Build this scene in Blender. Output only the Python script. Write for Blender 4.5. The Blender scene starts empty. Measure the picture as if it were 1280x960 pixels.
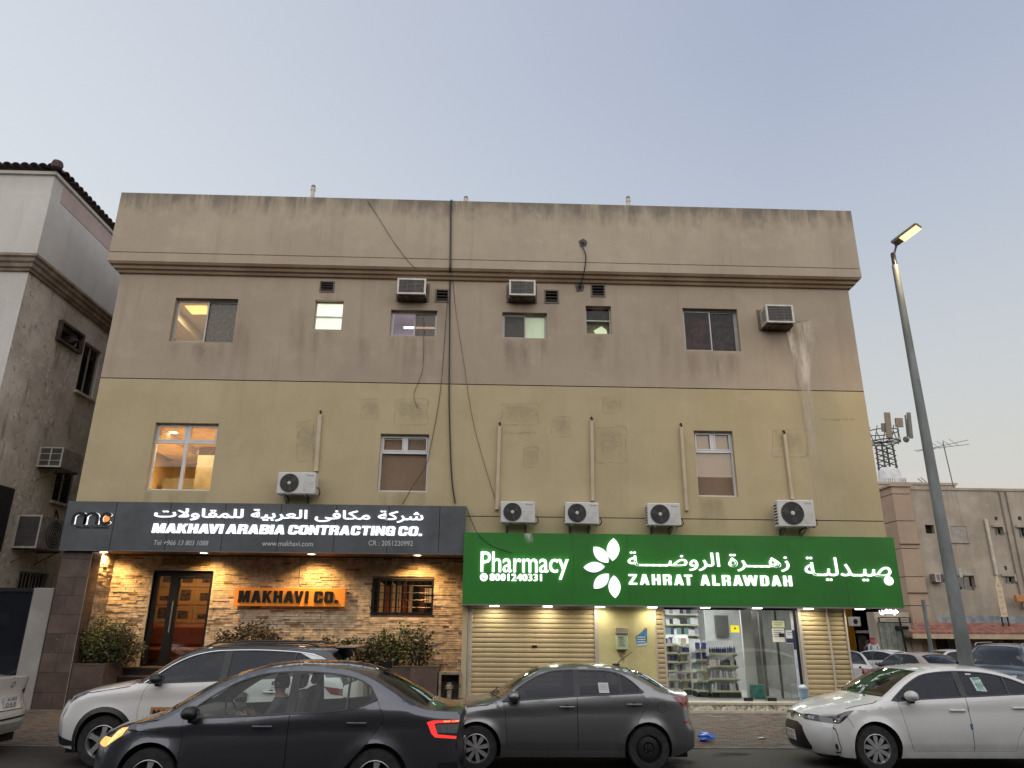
import bpy, bmesh, math, random
import numpy as np
from mathutils import Vector, Matrix
from mathutils.geometry import delaunay_2d_cdt
random.seed(7)
R_ = math.radians
C = bpy.context.scene.collection
S = bpy.context.scene

# ---------------------------------------------------------------- camera
CAM_F, CAM_H, CAM_D = 900.0, 1.98, 17.2          # focal length in photo pixels, height, distance to the facade
PITCH, ROLL, YAW = 0.32252443, 0.00806481, 0.03105361
_cp, _sp = math.cos(PITCH), math.sin(PITCH)
_F = Vector((math.sin(YAW)*_cp, math.cos(YAW)*_cp, _sp))
_R = Vector((math.cos(YAW), -math.sin(YAW), 0))
_U = _R.cross(_F)
_R2 = math.cos(ROLL)*_R + math.sin(ROLL)*_U
_U2 = -math.sin(ROLL)*_R + math.cos(ROLL)*_U
cam = bpy.data.cameras.new('camera')
camo = bpy.data.objects.new('camera', cam); C.objects.link(camo)
m3 = Matrix((_R2, _U2, -_F)).transposed()
camo.matrix_world = Matrix.Translation((0, -CAM_D, CAM_H)) @ m3.to_4x4()
cam.sensor_width = 36.0; cam.lens = 36.0*CAM_F/1280.0
cam.clip_start = 0.1; cam.clip_end = 2000
S.camera = camo

# measured photo pixels -> real positions on a plane of the place
def _ray(x, y): return _R2*((x-640)/CAM_F) - _U2*((y-480)/CAM_F) + _F
def P(x, y, Y=0.0):
    d = _ray(x, y); t = (Y+CAM_D)/d.y
    return (t*d.x, CAM_H+t*d.z)
def PX(x, y, X):
    d = _ray(x, y); t = X/d.x
    return (-CAM_D+t*d.y, CAM_H+t*d.z)
def G(x, y, z=0.0):
    d = _ray(x, y); t = (z-CAM_H)/d.z
    return (t*d.x, -CAM_D+t*d.y)

# ---------------------------------------------------------------- world and sun
W = bpy.data.worlds.new('World'); S.world = W; W.use_nodes = True
nt = W.node_tree; nt.nodes.clear()
def wn(t): return nt.nodes.new(t)
out = wn('ShaderNodeOutputWorld'); bg = wn('ShaderNodeBackground'); bg.inputs[1].default_value = 1.0
tc = wn('ShaderNodeTexCoord'); sx = wn('ShaderNodeSeparateXYZ'); nt.links.new(tc.outputs['Generated'], sx.inputs[0])
ramp = wn('ShaderNodeValToRGB'); ramp.color_ramp.interpolation = 'B_SPLINE'
cr = ramp.color_ramp
SKY = [(0.0, (.66,.58,.49)), (.13, (.70,.655,.57)), (.27, (.675,.69,.675)), (.45, (.555,.61,.70)), (.66, (.435,.49,.64)), (1.0, (.34,.39,.55))]
cr.elements[0].position = SKY[0][0]; cr.elements[0].color = (*SKY[0][1], 1)
cr.elements[1].position = 1.0; cr.elements[1].color = (*SKY[-1][1], 1)
for p_, c_ in SKY[1:-1]:
    e = cr.elements.new(p_); e.color = (*c_, 1)
nt.links.new(sx.outputs['Z'], ramp.inputs[0])
# a little paler to the west (left), where the light goes down
mr = wn('ShaderNodeMapRange'); mr.inputs[1].default_value = -1.0; mr.inputs[2].default_value = 0.35
mr.inputs[3].default_value = 0.85; mr.inputs[4].default_value = 0.0
nt.links.new(sx.outputs['X'], mr.inputs[0])
mx = wn('ShaderNodeMixRGB'); mx.inputs[2].default_value = (.93, .97, .98, 1)
nt.links.new(mr.outputs[0], mx.inputs[0]); nt.links.new(ramp.outputs[0], mx.inputs[1])
sky = wn('ShaderNodeTexSky'); sky.sky_type = 'NISHITA'; sky.sun_disc = False
sky.sun_elevation = R_(38); sky.sun_rotation = R_(180); sky.air_density = 1.2; sky.dust_density = 2.0
sc_ = wn('ShaderNodeMixRGB'); sc_.blend_type = 'MULTIPLY'; sc_.inputs[0].default_value = 1; sc_.inputs[2].default_value = (.10, .10, .10, 1)
nt.links.new(sky.outputs[0], sc_.inputs[1])
mx2 = wn('ShaderNodeMixRGB'); mx2.inputs[0].default_value = 0.12
nt.links.new(mx.outputs[0], mx2.inputs[1]); nt.links.new(sc_.outputs[0], mx2.inputs[2])
nt.links.new(mx2.outputs[0], bg.inputs[0]); nt.links.new(bg.outputs[0], out.inputs[0])
sl = bpy.data.lights.new('sun', 'SUN'); sl.energy = 2.1; sl.angle = R_(115); sl.color = (1.0, .92, .84)
so = bpy.data.objects.new('sun', sl); C.objects.link(so)
so.rotation_euler = (R_(90-38), 0, R_(8))       # from behind the camera, after sunset glow
S.view_settings.view_transform = 'Standard'; S.view_settings.look = 'None'
S.view_settings.exposure = 0.0; S.view_settings.gamma = 1.0; S.view_settings.use_curve_mapping = False
S.cycles.max_bounces = 8; S.cycles.transparent_max_bounces = 24; S.cycles.sample_clamp_indirect = 4.0
S.cycles.caustics_reflective = False; S.cycles.caustics_refractive = False
try: S.cycles.use_denoising = True
except Exception: pass

# ---------------------------------------------------------------- materials
MATS = {}
def nodemat(name):
    m = bpy.data.materials.new(name); m.use_nodes = True; t = m.node_tree
    b = t.nodes['Principled BSDF']; return m, t, b
def L_(t, a, b): t.links.new(a, b)
def mathn(t, op, a, b=None, c=None):
    n = t.nodes.new('ShaderNodeMath'); n.operation = op
    for i, v in enumerate((a, b, c)):
        if v is None: continue
        if isinstance(v, (int, float)): n.inputs[i].default_value = v
        else: L_(t, v, n.inputs[i])
    return n.outputs[0]
def coords(t, scale=(1,1,1)):
    tc = t.nodes.new('ShaderNodeTexCoord'); mp = t.nodes.new('ShaderNodeMapping'); mp.inputs['Scale'].default_value = scale
    L_(t, tc.outputs['Object'], mp.inputs[0]); return mp.outputs[0]
def noise(t, vec, scale, detail=6, rough=.6):
    n = t.nodes.new('ShaderNodeTexNoise'); n.inputs['Scale'].default_value = scale; n.inputs['Detail'].default_value = detail
    n.inputs['Roughness'].default_value = rough; L_(t, vec, n.inputs['Vector']); return n.outputs[0]
def rng(t, v, a, b, c=0., d=1., smooth=True):
    n = t.nodes.new('ShaderNodeMapRange'); n.inputs[1].default_value = a; n.inputs[2].default_value = b
    n.inputs[3].default_value = c; n.inputs[4].default_value = d
    if smooth: n.interpolation_type = 'SMOOTHSTEP'
    L_(t, v, n.inputs[0]); return n.outputs[0]
def mixc(t, fac, a, b, mode='MIX'):
    n = t.nodes.new('ShaderNodeMixRGB'); n.blend_type = mode
    for i, v in enumerate((fac, a, b)):
        if isinstance(v, (int, float)): n.inputs[i].default_value = v
        elif isinstance(v, tuple): n.inputs[i].default_value = (*v, 1) if len(v) == 3 else v
        else: L_(t, v, n.inputs[i])
    return n.outputs[0]
def bump(t, b, h, strength, dist=.01):
    n = t.nodes.new('ShaderNodeBump'); n.inputs['Strength'].default_value = strength; n.inputs['Distance'].default_value = dist
    L_(t, h, n.inputs['Height']); L_(t, n.outputs[0], b.inputs['Normal'])
def M(name, col, rough=.6, metal=0., var=.12, scale=3., bmp=0., bscale=60., stretch=(1,1,1), coat=0., spec=.5, emis=None, es=0.):
    if name in MATS: return MATS[name]
    m, t, b = nodemat(name)
    b.inputs['Roughness'].default_value = rough; b.inputs['Metallic'].default_value = metal
    b.inputs['Coat Weight'].default_value = coat; b.inputs['Coat Roughness'].default_value = .03
    b.inputs['Specular IOR Level'].default_value = spec
    if var > 0:
        v = coords(t, stretch); n = noise(t, v, scale)
        dk = tuple(c*(1-var*1.6) for c in col); lt = tuple(min(1, c*(1+var)) for c in col)
        L_(t, mixc(t, rng(t, n, .3, .7), dk, lt), b.inputs['Base Color'])
        L_(t, rng(t, n, .3, .7, min(1, rough*1.1), rough*.9), b.inputs['Roughness'])
        if bmp > 0: bump(t, b, noise(t, v, bscale, 4), bmp)
    else: b.inputs['Base Color'].default_value = (*col, 1)
    if emis: b.inputs['Emission Color'].default_value = (*emis, 1); b.inputs['Emission Strength'].default_value = es
    MATS[name] = m; return m
def emit(name, col, st):
    if name in MATS: return MATS[name]
    m, t, b = nodemat(name); b.inputs['Base Color'].default_value = (*[c*.8 for c in col], 1); b.inputs['Roughness'].default_value = .5
    b.inputs['Emission Color'].default_value = (*col, 1); b.inputs['Emission Strength'].default_value = st
    MATS[name] = m; return m
def glass(name, tint, gloss=(1,1,1), ior=1.5, rough=.01, solid=0., solidcol=(.02,.02,.02)):
    """thin pane: see-through tint with mirror reflection by angle; solid>0 mixes in a film/dirt layer"""
    if name in MATS: return MATS[name]
    m = bpy.data.materials.new(name); m.use_nodes = True; t = m.node_tree; t.nodes.clear()
    o = t.nodes.new('ShaderNodeOutputMaterial'); mixs = t.nodes.new('ShaderNodeMixShader')
    ge = t.nodes.new('ShaderNodeNewGeometry'); dp = t.nodes.new('ShaderNodeVectorMath'); dp.operation = 'DOT_PRODUCT'
    L_(t, ge.outputs['Normal'], dp.inputs[0]); L_(t, ge.outputs['Incoming'], dp.inputs[1]); F0 = min(.5, 2*((ior-1)/(ior+1))**2)
    sch = mathn(t, 'POWER', mathn(t, 'SUBTRACT', 1., mathn(t, 'ABSOLUTE', dp.outputs['Value'])), 5.)
    frv = mathn(t, 'ADD', mathn(t, 'MULTIPLY', sch, 1-F0), F0)
    tr = t.nodes.new('ShaderNodeBsdfTransparent'); tr.inputs[0].default_value = (*tint, 1)
    gl = t.nodes.new('ShaderNodeBsdfGlossy'); gl.inputs[0].default_value = (*gloss, 1); gl.inputs['Roughness'].default_value = rough
    base = tr.outputs[0]
    if solid > 0:
        df = t.nodes.new('ShaderNodeBsdfDiffuse'); df.inputs[0].default_value = (*solidcol, 1)
        m2 = t.nodes.new('ShaderNodeMixShader'); m2.inputs[0].default_value = solid
        L_(t, base, m2.inputs[1]); L_(t, df.outputs[0], m2.inputs[2]); base = m2.outputs[0]
    L_(t, frv, mixs.inputs[0]); L_(t, base, mixs.inputs[1]); L_(t, gl.outputs[0], mixs.inputs[2])
    L_(t, mixs.outputs[0], o.inputs[0]); MATS[name] = m; return m

def plaster(name, base, dark, light, topz=None, streak=.5, seed=0.):
    m, t, b = nodemat(name); b.inputs['Roughness'].default_value = .92; b.inputs['Specular IOR Level'].default_value = .2
    v = coords(t); vs = coords(t, (1.6, 1.6, .12))
    big = noise(t, v, .35+seed*.05, 8, .62); mid = noise(t, v, 1.7, 8, .65); st = noise(t, vs, 1.6, 7, .7); fine = noise(t, v, 26, 4)
    c = mixc(t, rng(t, big, .35, .68), dark, base)
    c = mixc(t, mathn(t, 'MULTIPLY', rng(t, mid, .48, .78), .55), c, light)
    c = mixc(t, mathn(t, 'MULTIPLY', rng(t, st, .50, .72), streak), c, tuple(x*.72 for x in dark))
    c = mixc(t, mathn(t, 'MULTIPLY', rng(t, fine, .35, .75), .22), c, dark)
    if topz:
        sp = t.nodes.new('ShaderNodeSeparateXYZ'); tcn = t.nodes.new('ShaderNodeTexCoord'); L_(t, tcn.outputs['Object'], sp.inputs[0])
        h = mathn(t, 'ADD', sp.outputs['Z'], mathn(t, 'MULTIPLY', mathn(t, 'SUBTRACT', noise(t, coords(t, (1, 1, .5)), 2.1, 7, .7), .5), 1.9))
        msk = mathn(t, 'MULTIPLY', rng(t, h, topz-.75, topz+.1), rng(t, noise(t, vs, 2.3), .3, .55))
        c = mixc(t, mathn(t, 'MULTIPLY', msk, .75), c, (.12, .11, .095))
    L_(t, c, b.inputs['Base Color']); bump(t, b, mathn(t, 'ADD', mathn(t, 'MULTIPLY', fine, .4), mid), .35, .012)
    MATS[name] = m; return m

def decal(name, col, dens=1., scale=5., stretch=(1,1,.3)):
    """thin stain on a wall: opaque only where its own edge attribute and noise allow"""
    if name in MATS: return MATS[name]
    m, t, b = nodemat(name); b.inputs['Base Color'].default_value = (*col, 1); b.inputs['Roughness'].default_value = .95
    at = t.nodes.new('ShaderNodeAttribute'); at.attribute_name = 'a'
    n = noise(t, coords(t, stretch), scale, 7, .7)
    a = mathn(t, 'MULTIPLY', mathn(t, 'MULTIPLY', at.outputs['Fac'], rng(t, n, .28, .62)), dens)
    L_(t, a, b.inputs['Alpha']); MATS[name] = m; return m

# ---------------------------------------------------------------- object helpers
def tag(o, label=None, cat=None, group=None, kind=None):
    if label: o['label'] = label
    if cat: o['category'] = cat
    if group: o['group'] = group
    if kind: o['kind'] = kind
    return o
def empty(name, loc=(0,0,0), rz=0., label=None, cat=None, group=None):
    o = bpy.data.objects.new(name, None); C.objects.link(o); o.location = loc; o.rotation_euler = (0,0,rz)
    o.empty_display_size = .3
    return tag(o, label, cat, group)
def link(name, me, mats=None, parent=None, smooth=False):
    if mats:
        for m in (mats if isinstance(mats, (list, tuple)) else [mats]): me.materials.append(m)
    if smooth:
        me.polygons.foreach_set('use_smooth', [True]*len(me.polygons))
    o = bpy.data.objects.new(name, me); C.objects.link(o); o.parent = parent
    return o
def copyo(o, parent=None, loc=None):
    c = o.copy(); C.objects.link(c); c.parent = parent
    if loc is not None: c.location = loc
    return c
def children(o): return [x for x in bpy.data.objects if x.parent == o]
def copy_tree(o, kids, parent=None):
    c = o.copy(); C.objects.link(c); c.parent = parent
    for ch in kids.get(o, []): copy_tree(ch, kids, c)
    return c
def kidmap():
    d = {}
    for x in bpy.data.objects:
        if x.parent: d.setdefault(x.parent, []).append(x)
    return d
class MB:
    """mesh builder: collects simple solids into ONE mesh"""
    def __init__(s): s.v = []; s.f = []; s.m = []
    def add(s, vs, fs, mi=0):
        n = len(s.v); s.v += [tuple(v) for v in vs]; s.f += [tuple(i+n for i in f) for f in fs]; s.m += [mi]*len(fs); return s
    def box(s, x0, x1, y0, y1, z0, z1, mi=0):
        return s.add([(x0,y0,z0),(x1,y0,z0),(x1,y1,z0),(x0,y1,z0),(x0,y0,z1),(x1,y0,z1),(x1,y1,z1),(x0,y1,z1)],
                     [(0,3,2,1),(4,5,6,7),(0,1,5,4),(1,2,6,5),(2,3,7,6),(3,0,4,7)], mi)
    def bevbox(s, x0, x1, y0, y1, z0, z1, b=.01, mi=0):
        """box with chamfered edges, 24 verts"""
        bm = bmesh.new(); bmesh.ops.create_cube(bm, size=1)
        for v in bm.verts: v.co = Vector(((x0+x1)/2+v.co.x*(x1-x0), (y0+y1)/2+v.co.y*(y1-y0), (z0+z1)/2+v.co.z*(z1-z0)))
        bmesh.ops.bevel(bm, geom=bm.edges[:]+bm.verts[:], offset=b, segments=1, affect='EDGES')
        return s.frombm(bm, mi)
    def frombm(s, bm, mi=0):
        bm.verts.index_update(); s.add([v.co[:] for v in bm.verts], [[v.index for v in f.verts] for f in bm.faces], mi); bm.free(); return s
    def tube(s, pts, r, n=8, mi=0, caps=True):
        pts = [Vector(p) for p in pts]; rs = r if isinstance(r, (list, tuple)) else [r]*len(pts)
        rings = []; up = Vector((0,0,1))
        for i, p in enumerate(pts):
            d = (pts[min(i+1, len(pts)-1)] - pts[max(i-1, 0)]).normalized()
            a = d.cross(up)
            if a.length < .05: a = d.cross(Vector((1,0,0)))
            a.normalize(); b = a.cross(d).normalized()
            rings.append([p + (a*math.cos(2*math.pi*k/n) + b*math.sin(2*math.pi*k/n))*rs[i] for k in range(n)])
        vs = [v for ring in rings for v in ring]; fs = []
        for i in range(len(pts)-1):
            for k in range(n):
                fs.append((i*n+k, i*n+(k+1) % n, (i+1)*n+(k+1) % n, (i+1)*n+k))
        if caps: fs.append(tuple(range(n-1, -1, -1))); fs.append(tuple((len(pts)-1)*n+k for k in range(n)))
        return s.add(vs, fs, mi)
    def lathe(s, prof, axis='y', n=24, c=(0,0,0), mi=0):
        vs = []; fs = []
        for (r, h) in prof:
            for k in range(n):
                a = 2*math.pi*k/n; u, w = r*math.cos(a), r*math.sin(a)
                vs.append({'y': (c[0]+u, c[1]+h, c[2]+w), 'z': (c[0]+u, c[1]+w, c[2]+h), 'x': (c[0]+h, c[1]+u, c[2]+w)}[axis])
        for i in range(len(prof)-1):
            for k in range(n): fs.append((i*n+k, i*n+(k+1) % n, (i+1)*n+(k+1) % n, (i+1)*n+k))
        return s.add(vs, fs, mi)
    def prism(s, poly, y0, y1, mi=0):
        """polygon in XZ extruded along Y"""
        n = len(poly); vs = [(p[0], y0, p[1]) for p in poly]+[(p[0], y1, p[1]) for p in poly]
        fs = [tuple(range(n)), tuple(range(2*n-1, n-1, -1))]+[(i, n+i, n+(i+1) % n, (i+1) % n) for i in range(n)]
        return s.add(vs, fs, mi)
    def build(s, name, mats, parent=None, smooth=False, loc=None, flip=True):
        me = bpy.data.meshes.new(name); me.from_pydata(s.v, [], s.f)
        me.polygons.foreach_set('material_index', s.m)
        if flip:
            bm = bmesh.new(); bm.from_mesh(me); bmesh.ops.recalc_face_normals(bm, faces=bm.faces); bm.to_mesh(me); bm.free()
        o = link(name, me, mats, parent, smooth)
        if smooth:
            try: me.set_sharp_from_angle(angle=R_(38))
            except Exception: pass
        if loc: o.location = loc
        return o
def box(name, x0, x1, y0, y1, z0, z1, m, parent=None, b=0): 
    mb = MB()
    (mb.bevbox(x0,x1,y0,y1,z0,z1,b) if b else mb.box(x0,x1,y0,y1,z0,z1)); return mb.build(name, m, parent)

def holed_wall(mb, x0, x1, z0, z1, holes, Y, depth=.2, mi=0):
    """front face in XZ at Y with rectangular openings and their reveals going back by depth"""
    xs = sorted({x0, x1, *[h[0] for h in holes], *[h[1] for h in holes]}); zs = sorted({z0, z1, *[h[2] for h in holes], *[h[3] for h in holes]})
    def inh(cx, cz): return any(h[0] < cx < h[1] and h[2] < cz < h[3] for h in holes)
    for i in range(len(xs)-1):
        for j in range(len(zs)-1):
            if inh((xs[i]+xs[i+1])/2, (zs[j]+zs[j+1])/2): continue
            a, b, c, d = xs[i], xs[i+1], zs[j], zs[j+1]
            mb.add([(a,Y,c),(b,Y,c),(b,Y,d),(a,Y,d)], [(0,1,2,3)], mi)
    for (a, b, c, d) in holes:
        mb.add([(a,Y,c),(b,Y,c),(b,Y,d),(a,Y,d),(a,Y+depth,c),(b,Y+depth,c),(b,Y+depth,d),(a,Y+depth,d)],
               [(0,4,5,1),(1,5,6,2),(2,6,7,3),(3,7,4,0)], mi)
def ribbon(name, pts, widths, Y, mat, parent, fade=True):
    """soft edged stain lying 3 mm in front of a wall plane Y; pts in (x,z)"""
    me = bpy.data.meshes.new(name); vs = []; fs = []; al = []
    n = len(pts); W_ = list(widths) if isinstance(widths, (list, tuple)) else [widths]*n
    if fade:
        q = 5; P_ = []; Q_ = []
        for i in range(n-1):
            for k in range(q): t = k/q; P_.append((pts[i][0]*(1-t)+pts[i+1][0]*t, pts[i][1]*(1-t)+pts[i+1][1]*t)); Q_.append(W_[i]*(1-t)+W_[i+1]*t)
        pts = P_+[pts[-1]]; W_ = Q_+[W_[-1]]; n = len(pts)
    for i, (x, z) in enumerate(pts):
        w = W_[i]; t = i/(n-1)
        e = min(1, t/.12)*min(1, (1-t)/.55) if fade else 1.
        for k, (u, a) in enumerate(((-1,0),(-.55,.8),(0,1),(.55,.8),(1,0))):
            vs.append((x+u*w/2, Y, z)); al.append(max(0, a*e))
    for i in range(n-1):
        for k in range(4): fs.append((i*5+k, i*5+k+1, (i+1)*5+k+1, (i+1)*5+k))
    me.from_pydata(vs, [], fs); at = me.attributes.new('a', 'FLOAT', 'POINT'); at.data.foreach_set('value', al)
    return link(name, me, mat, parent)

# ---------------------------------------------------------------- lettering
_AR = {'ا':('\ufe8d','\ufe8e',None,None),'ل':('\ufedd','\ufede','\ufedf','\ufee0'),'م':('\ufee1','\ufee2','\ufee3','\ufee4'),'ك':('\ufed9','\ufeda','\ufedb','\ufedc'),
 'ش':('\ufeb5','\ufeb6','\ufeb7','\ufeb8'),'ر':('\ufead','\ufeae',None,None),'ة':('\ufe93','\ufe94',None,None),'ف':('\ufed1','\ufed2','\ufed3','\ufed4'),
 'ى':('\ufeef','\ufef0',None,None),'ع':('\ufec9','\ufeca','\ufecb','\ufecc'),'ب':('\ufe8f','\ufe90','\ufe91','\ufe92'),'ي':('\ufef1','\ufef2','\ufef3','\ufef4'),
 'ق':('\ufed5','\ufed6','\ufed7','\ufed8'),'و':('\ufeed','\ufeee',None,None),'ت':('\ufe95','\ufe96','\ufe97','\ufe98'),'ز':('\ufeaf','\ufeb0',None,None),
 'ه':('\ufee9','\ufeea','\ufeeb','\ufeec'),'ض':('\ufebd','\ufebe','\ufebf','\ufec0'),'ص':('\ufeb9','\ufeba','\ufebb','\ufebc'),'د':('\ufea9','\ufeaa',None,None),
 'ح':('\ufea1','\ufea2','\ufea3','\ufea4'),'ن':('\ufee5','\ufee6','\ufee7','\ufee8'),'ـ':('ـ','ـ','ـ','ـ')}
def shape_ar(s):
    o = []; n = len(s)
    for i, c in enumerate(s):
        if c not in _AR: o.append(c); continue
        f = _AR[c]; prev = i > 0 and s[i-1] in _AR and _AR[s[i-1]][2] is not None
        nxt = i < n-1 and s[i+1] in _AR and f[2] is not None
        o.append(f[3] if prev and nxt else f[1] if prev else f[2] if nxt else f[0])
    r = ''.join(o)
    return r.replace('\ufedf\ufe8e', '\ufefb').replace('\ufee0\ufe8e', '\ufefc')[::-1]
def text_geo(body, offset=0., extrude=.5, space=1., shear=0.):
    c = bpy.data.curves.new('lettering', 'FONT'); c.body = body; c.offset = offset; c.space_character = space; c.shear = shear
    c.extrude = 0; c.resolution_u = 3; c.fill_mode = 'BOTH' if extrude else 'FRONT'
    if extrude: c.extrude = .05
    o = bpy.data.objects.new('lettering', c); C.objects.link(o); bpy.context.view_layer.update()
    me = o.to_mesh(); v = np.array([x.co[:] for x in me.vertices]); f = [tuple(p.vertices) for p in me.polygons]
    o.to_mesh_clear(); bpy.data.objects.remove(o); bpy.data.curves.remove(c)
    return v, f
def lettering(body, x0, x1, z0, z1, Y, depth, mat, parent, split=False, offset=0., shear=0., space=1., name='lettering', slope=0., rz=None, bold=0.):
    """text filling the box x0..x1, z0..z1 on a plane facing -Y, raised by depth"""
    v, f = text_geo(body, offset, 1 if depth > 0 else 0, space, shear)
    mn, mxx = v.min(0), v.max(0)
    x0 += bold; x1 -= bold; X = x0+(v[:,0]-mn[0])/(mxx[0]-mn[0])*(x1-x0); Z = z0+(v[:,1]-mn[1])/(mxx[1]-mn[1])*(z1-z0) + slope*(X-x0)
    if depth > 0: Yv = Y - (v[:,2]-mn[2])/(mxx[2]-mn[2])*depth
    else: Yv = np.full(len(v), Y)
    vv = np.stack([X, Yv, Z], 1)
    if not split:
        me = bpy.data.meshes.new(name); me.from_pydata(vv.tolist(), [], f); return [link(name, me, mat, parent)]
    rt = list(range(len(vv)))
    def find(a):
        while rt[a] != a: rt[a] = rt[rt[a]]; a = rt[a]
        return a
    for p in f:
        for q in p[1:]: rt[find(p[0])] = find(q)
    # front, side and back sheets of one glyph share positions: join them by place
    key = {}
    for i, q in enumerate(vv):
        k = (round(q[0], 4), round(q[2], 4))
        if k in key: rt[find(i)] = find(key[k])
        else: key[k] = i
    groups = {}
    for p in f: groups.setdefault(find(p[0]), []).append(p)
    out = []
    for g in sorted(groups.values(), key=lambda g: min(vv[i][0] for i in g[0])):
        ids = sorted({i for p in g for i in p}); mp = {a: b for b, a in enumerate(ids)}
        V_ = [vv[i].tolist() for i in ids]; F_ = [tuple(mp[i] for i in p) for p in g]
        if bold:
            n_ = len(V_); V0, F0 = list(V_), list(F_)
            for j, dx in enumerate((-bold, bold)): V_ += [[x+dx, y+.0007*(j+1), z] for x, y, z in V0]; F_ += [tuple(i+n_*(j+1) for i in p) for p in F0]
        me = bpy.data.meshes.new(name); me.from_pydata(V_, [], F_)
        out.append(link(name, me, mat, parent))
    return out

def inpoly(px, py, poly):
    c = np.zeros(len(px), bool); n = len(poly)
    for i in range(n):
        x0, y0 = poly[i]; x1, y1 = poly[(i+1) % n]
        if y0 == y1: continue
        k = ((y0 > py) != (y1 > py)) & (px < (x1-x0)*(py-y0)/(y1-y0)+x0); c ^= k
    return c
def resample(poly, sp):
    o = []
    for i in range(len(poly)):
        a, b = np.array(poly[i]), np.array(poly[(i+1) % len(poly)]); n = max(1, int(np.linalg.norm(b-a)/sp+.5))
        for k in range(n): o.append(tuple(a+(b-a)*k/n))
    return o
def cdt(poly, holes=(), sp=.05):
    """flat triangulation of a region with holes, with inner points every sp"""
    loops = [resample(poly, sp)]+[resample(h, sp) for h in holes]
    pts = []; edges = []
    for lp in loops:
        n0 = len(pts); pts += lp; edges += [(n0+i, n0+(i+1) % len(lp)) for i in range(len(lp))]
    A = np.array(loops[0]); x0, y0 = A.min(0); x1, y1 = A.max(0)
    gx, gy = np.meshgrid(np.arange(x0+sp*.5, x1, sp), np.arange(y0+sp*.5, y1, sp)); gx = gx.ravel(); gy = gy.ravel()
    ok = inpoly(gx, gy, loops[0])
    for h in loops[1:]: ok &= ~inpoly(gx, gy, h)
    B = np.array(pts); G_ = np.stack([gx[ok], gy[ok]], 1)
    if len(G_):
        keep = np.ones(len(G_), bool)
        for b in B: keep &= ((G_-b)**2).sum(1) > (sp*.45)**2
        G_ = G_[keep]
    allp = [Vector(p) for p in pts]+[Vector(p) for p in G_]
    r = delaunay_2d_cdt(allp, edges, [], 0, 1e-6)
    v = np.array([tuple(p) for p in r[0]]); f = np.array([t for t in r[2] if len(t) == 3])
    c = v[f].mean(1); ok = inpoly(c[:,0], c[:,1], loops[0])
    for h in loops[1:]: ok &= ~inpoly(c[:,0], c[:,1], h)
    return v, f[ok]

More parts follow.
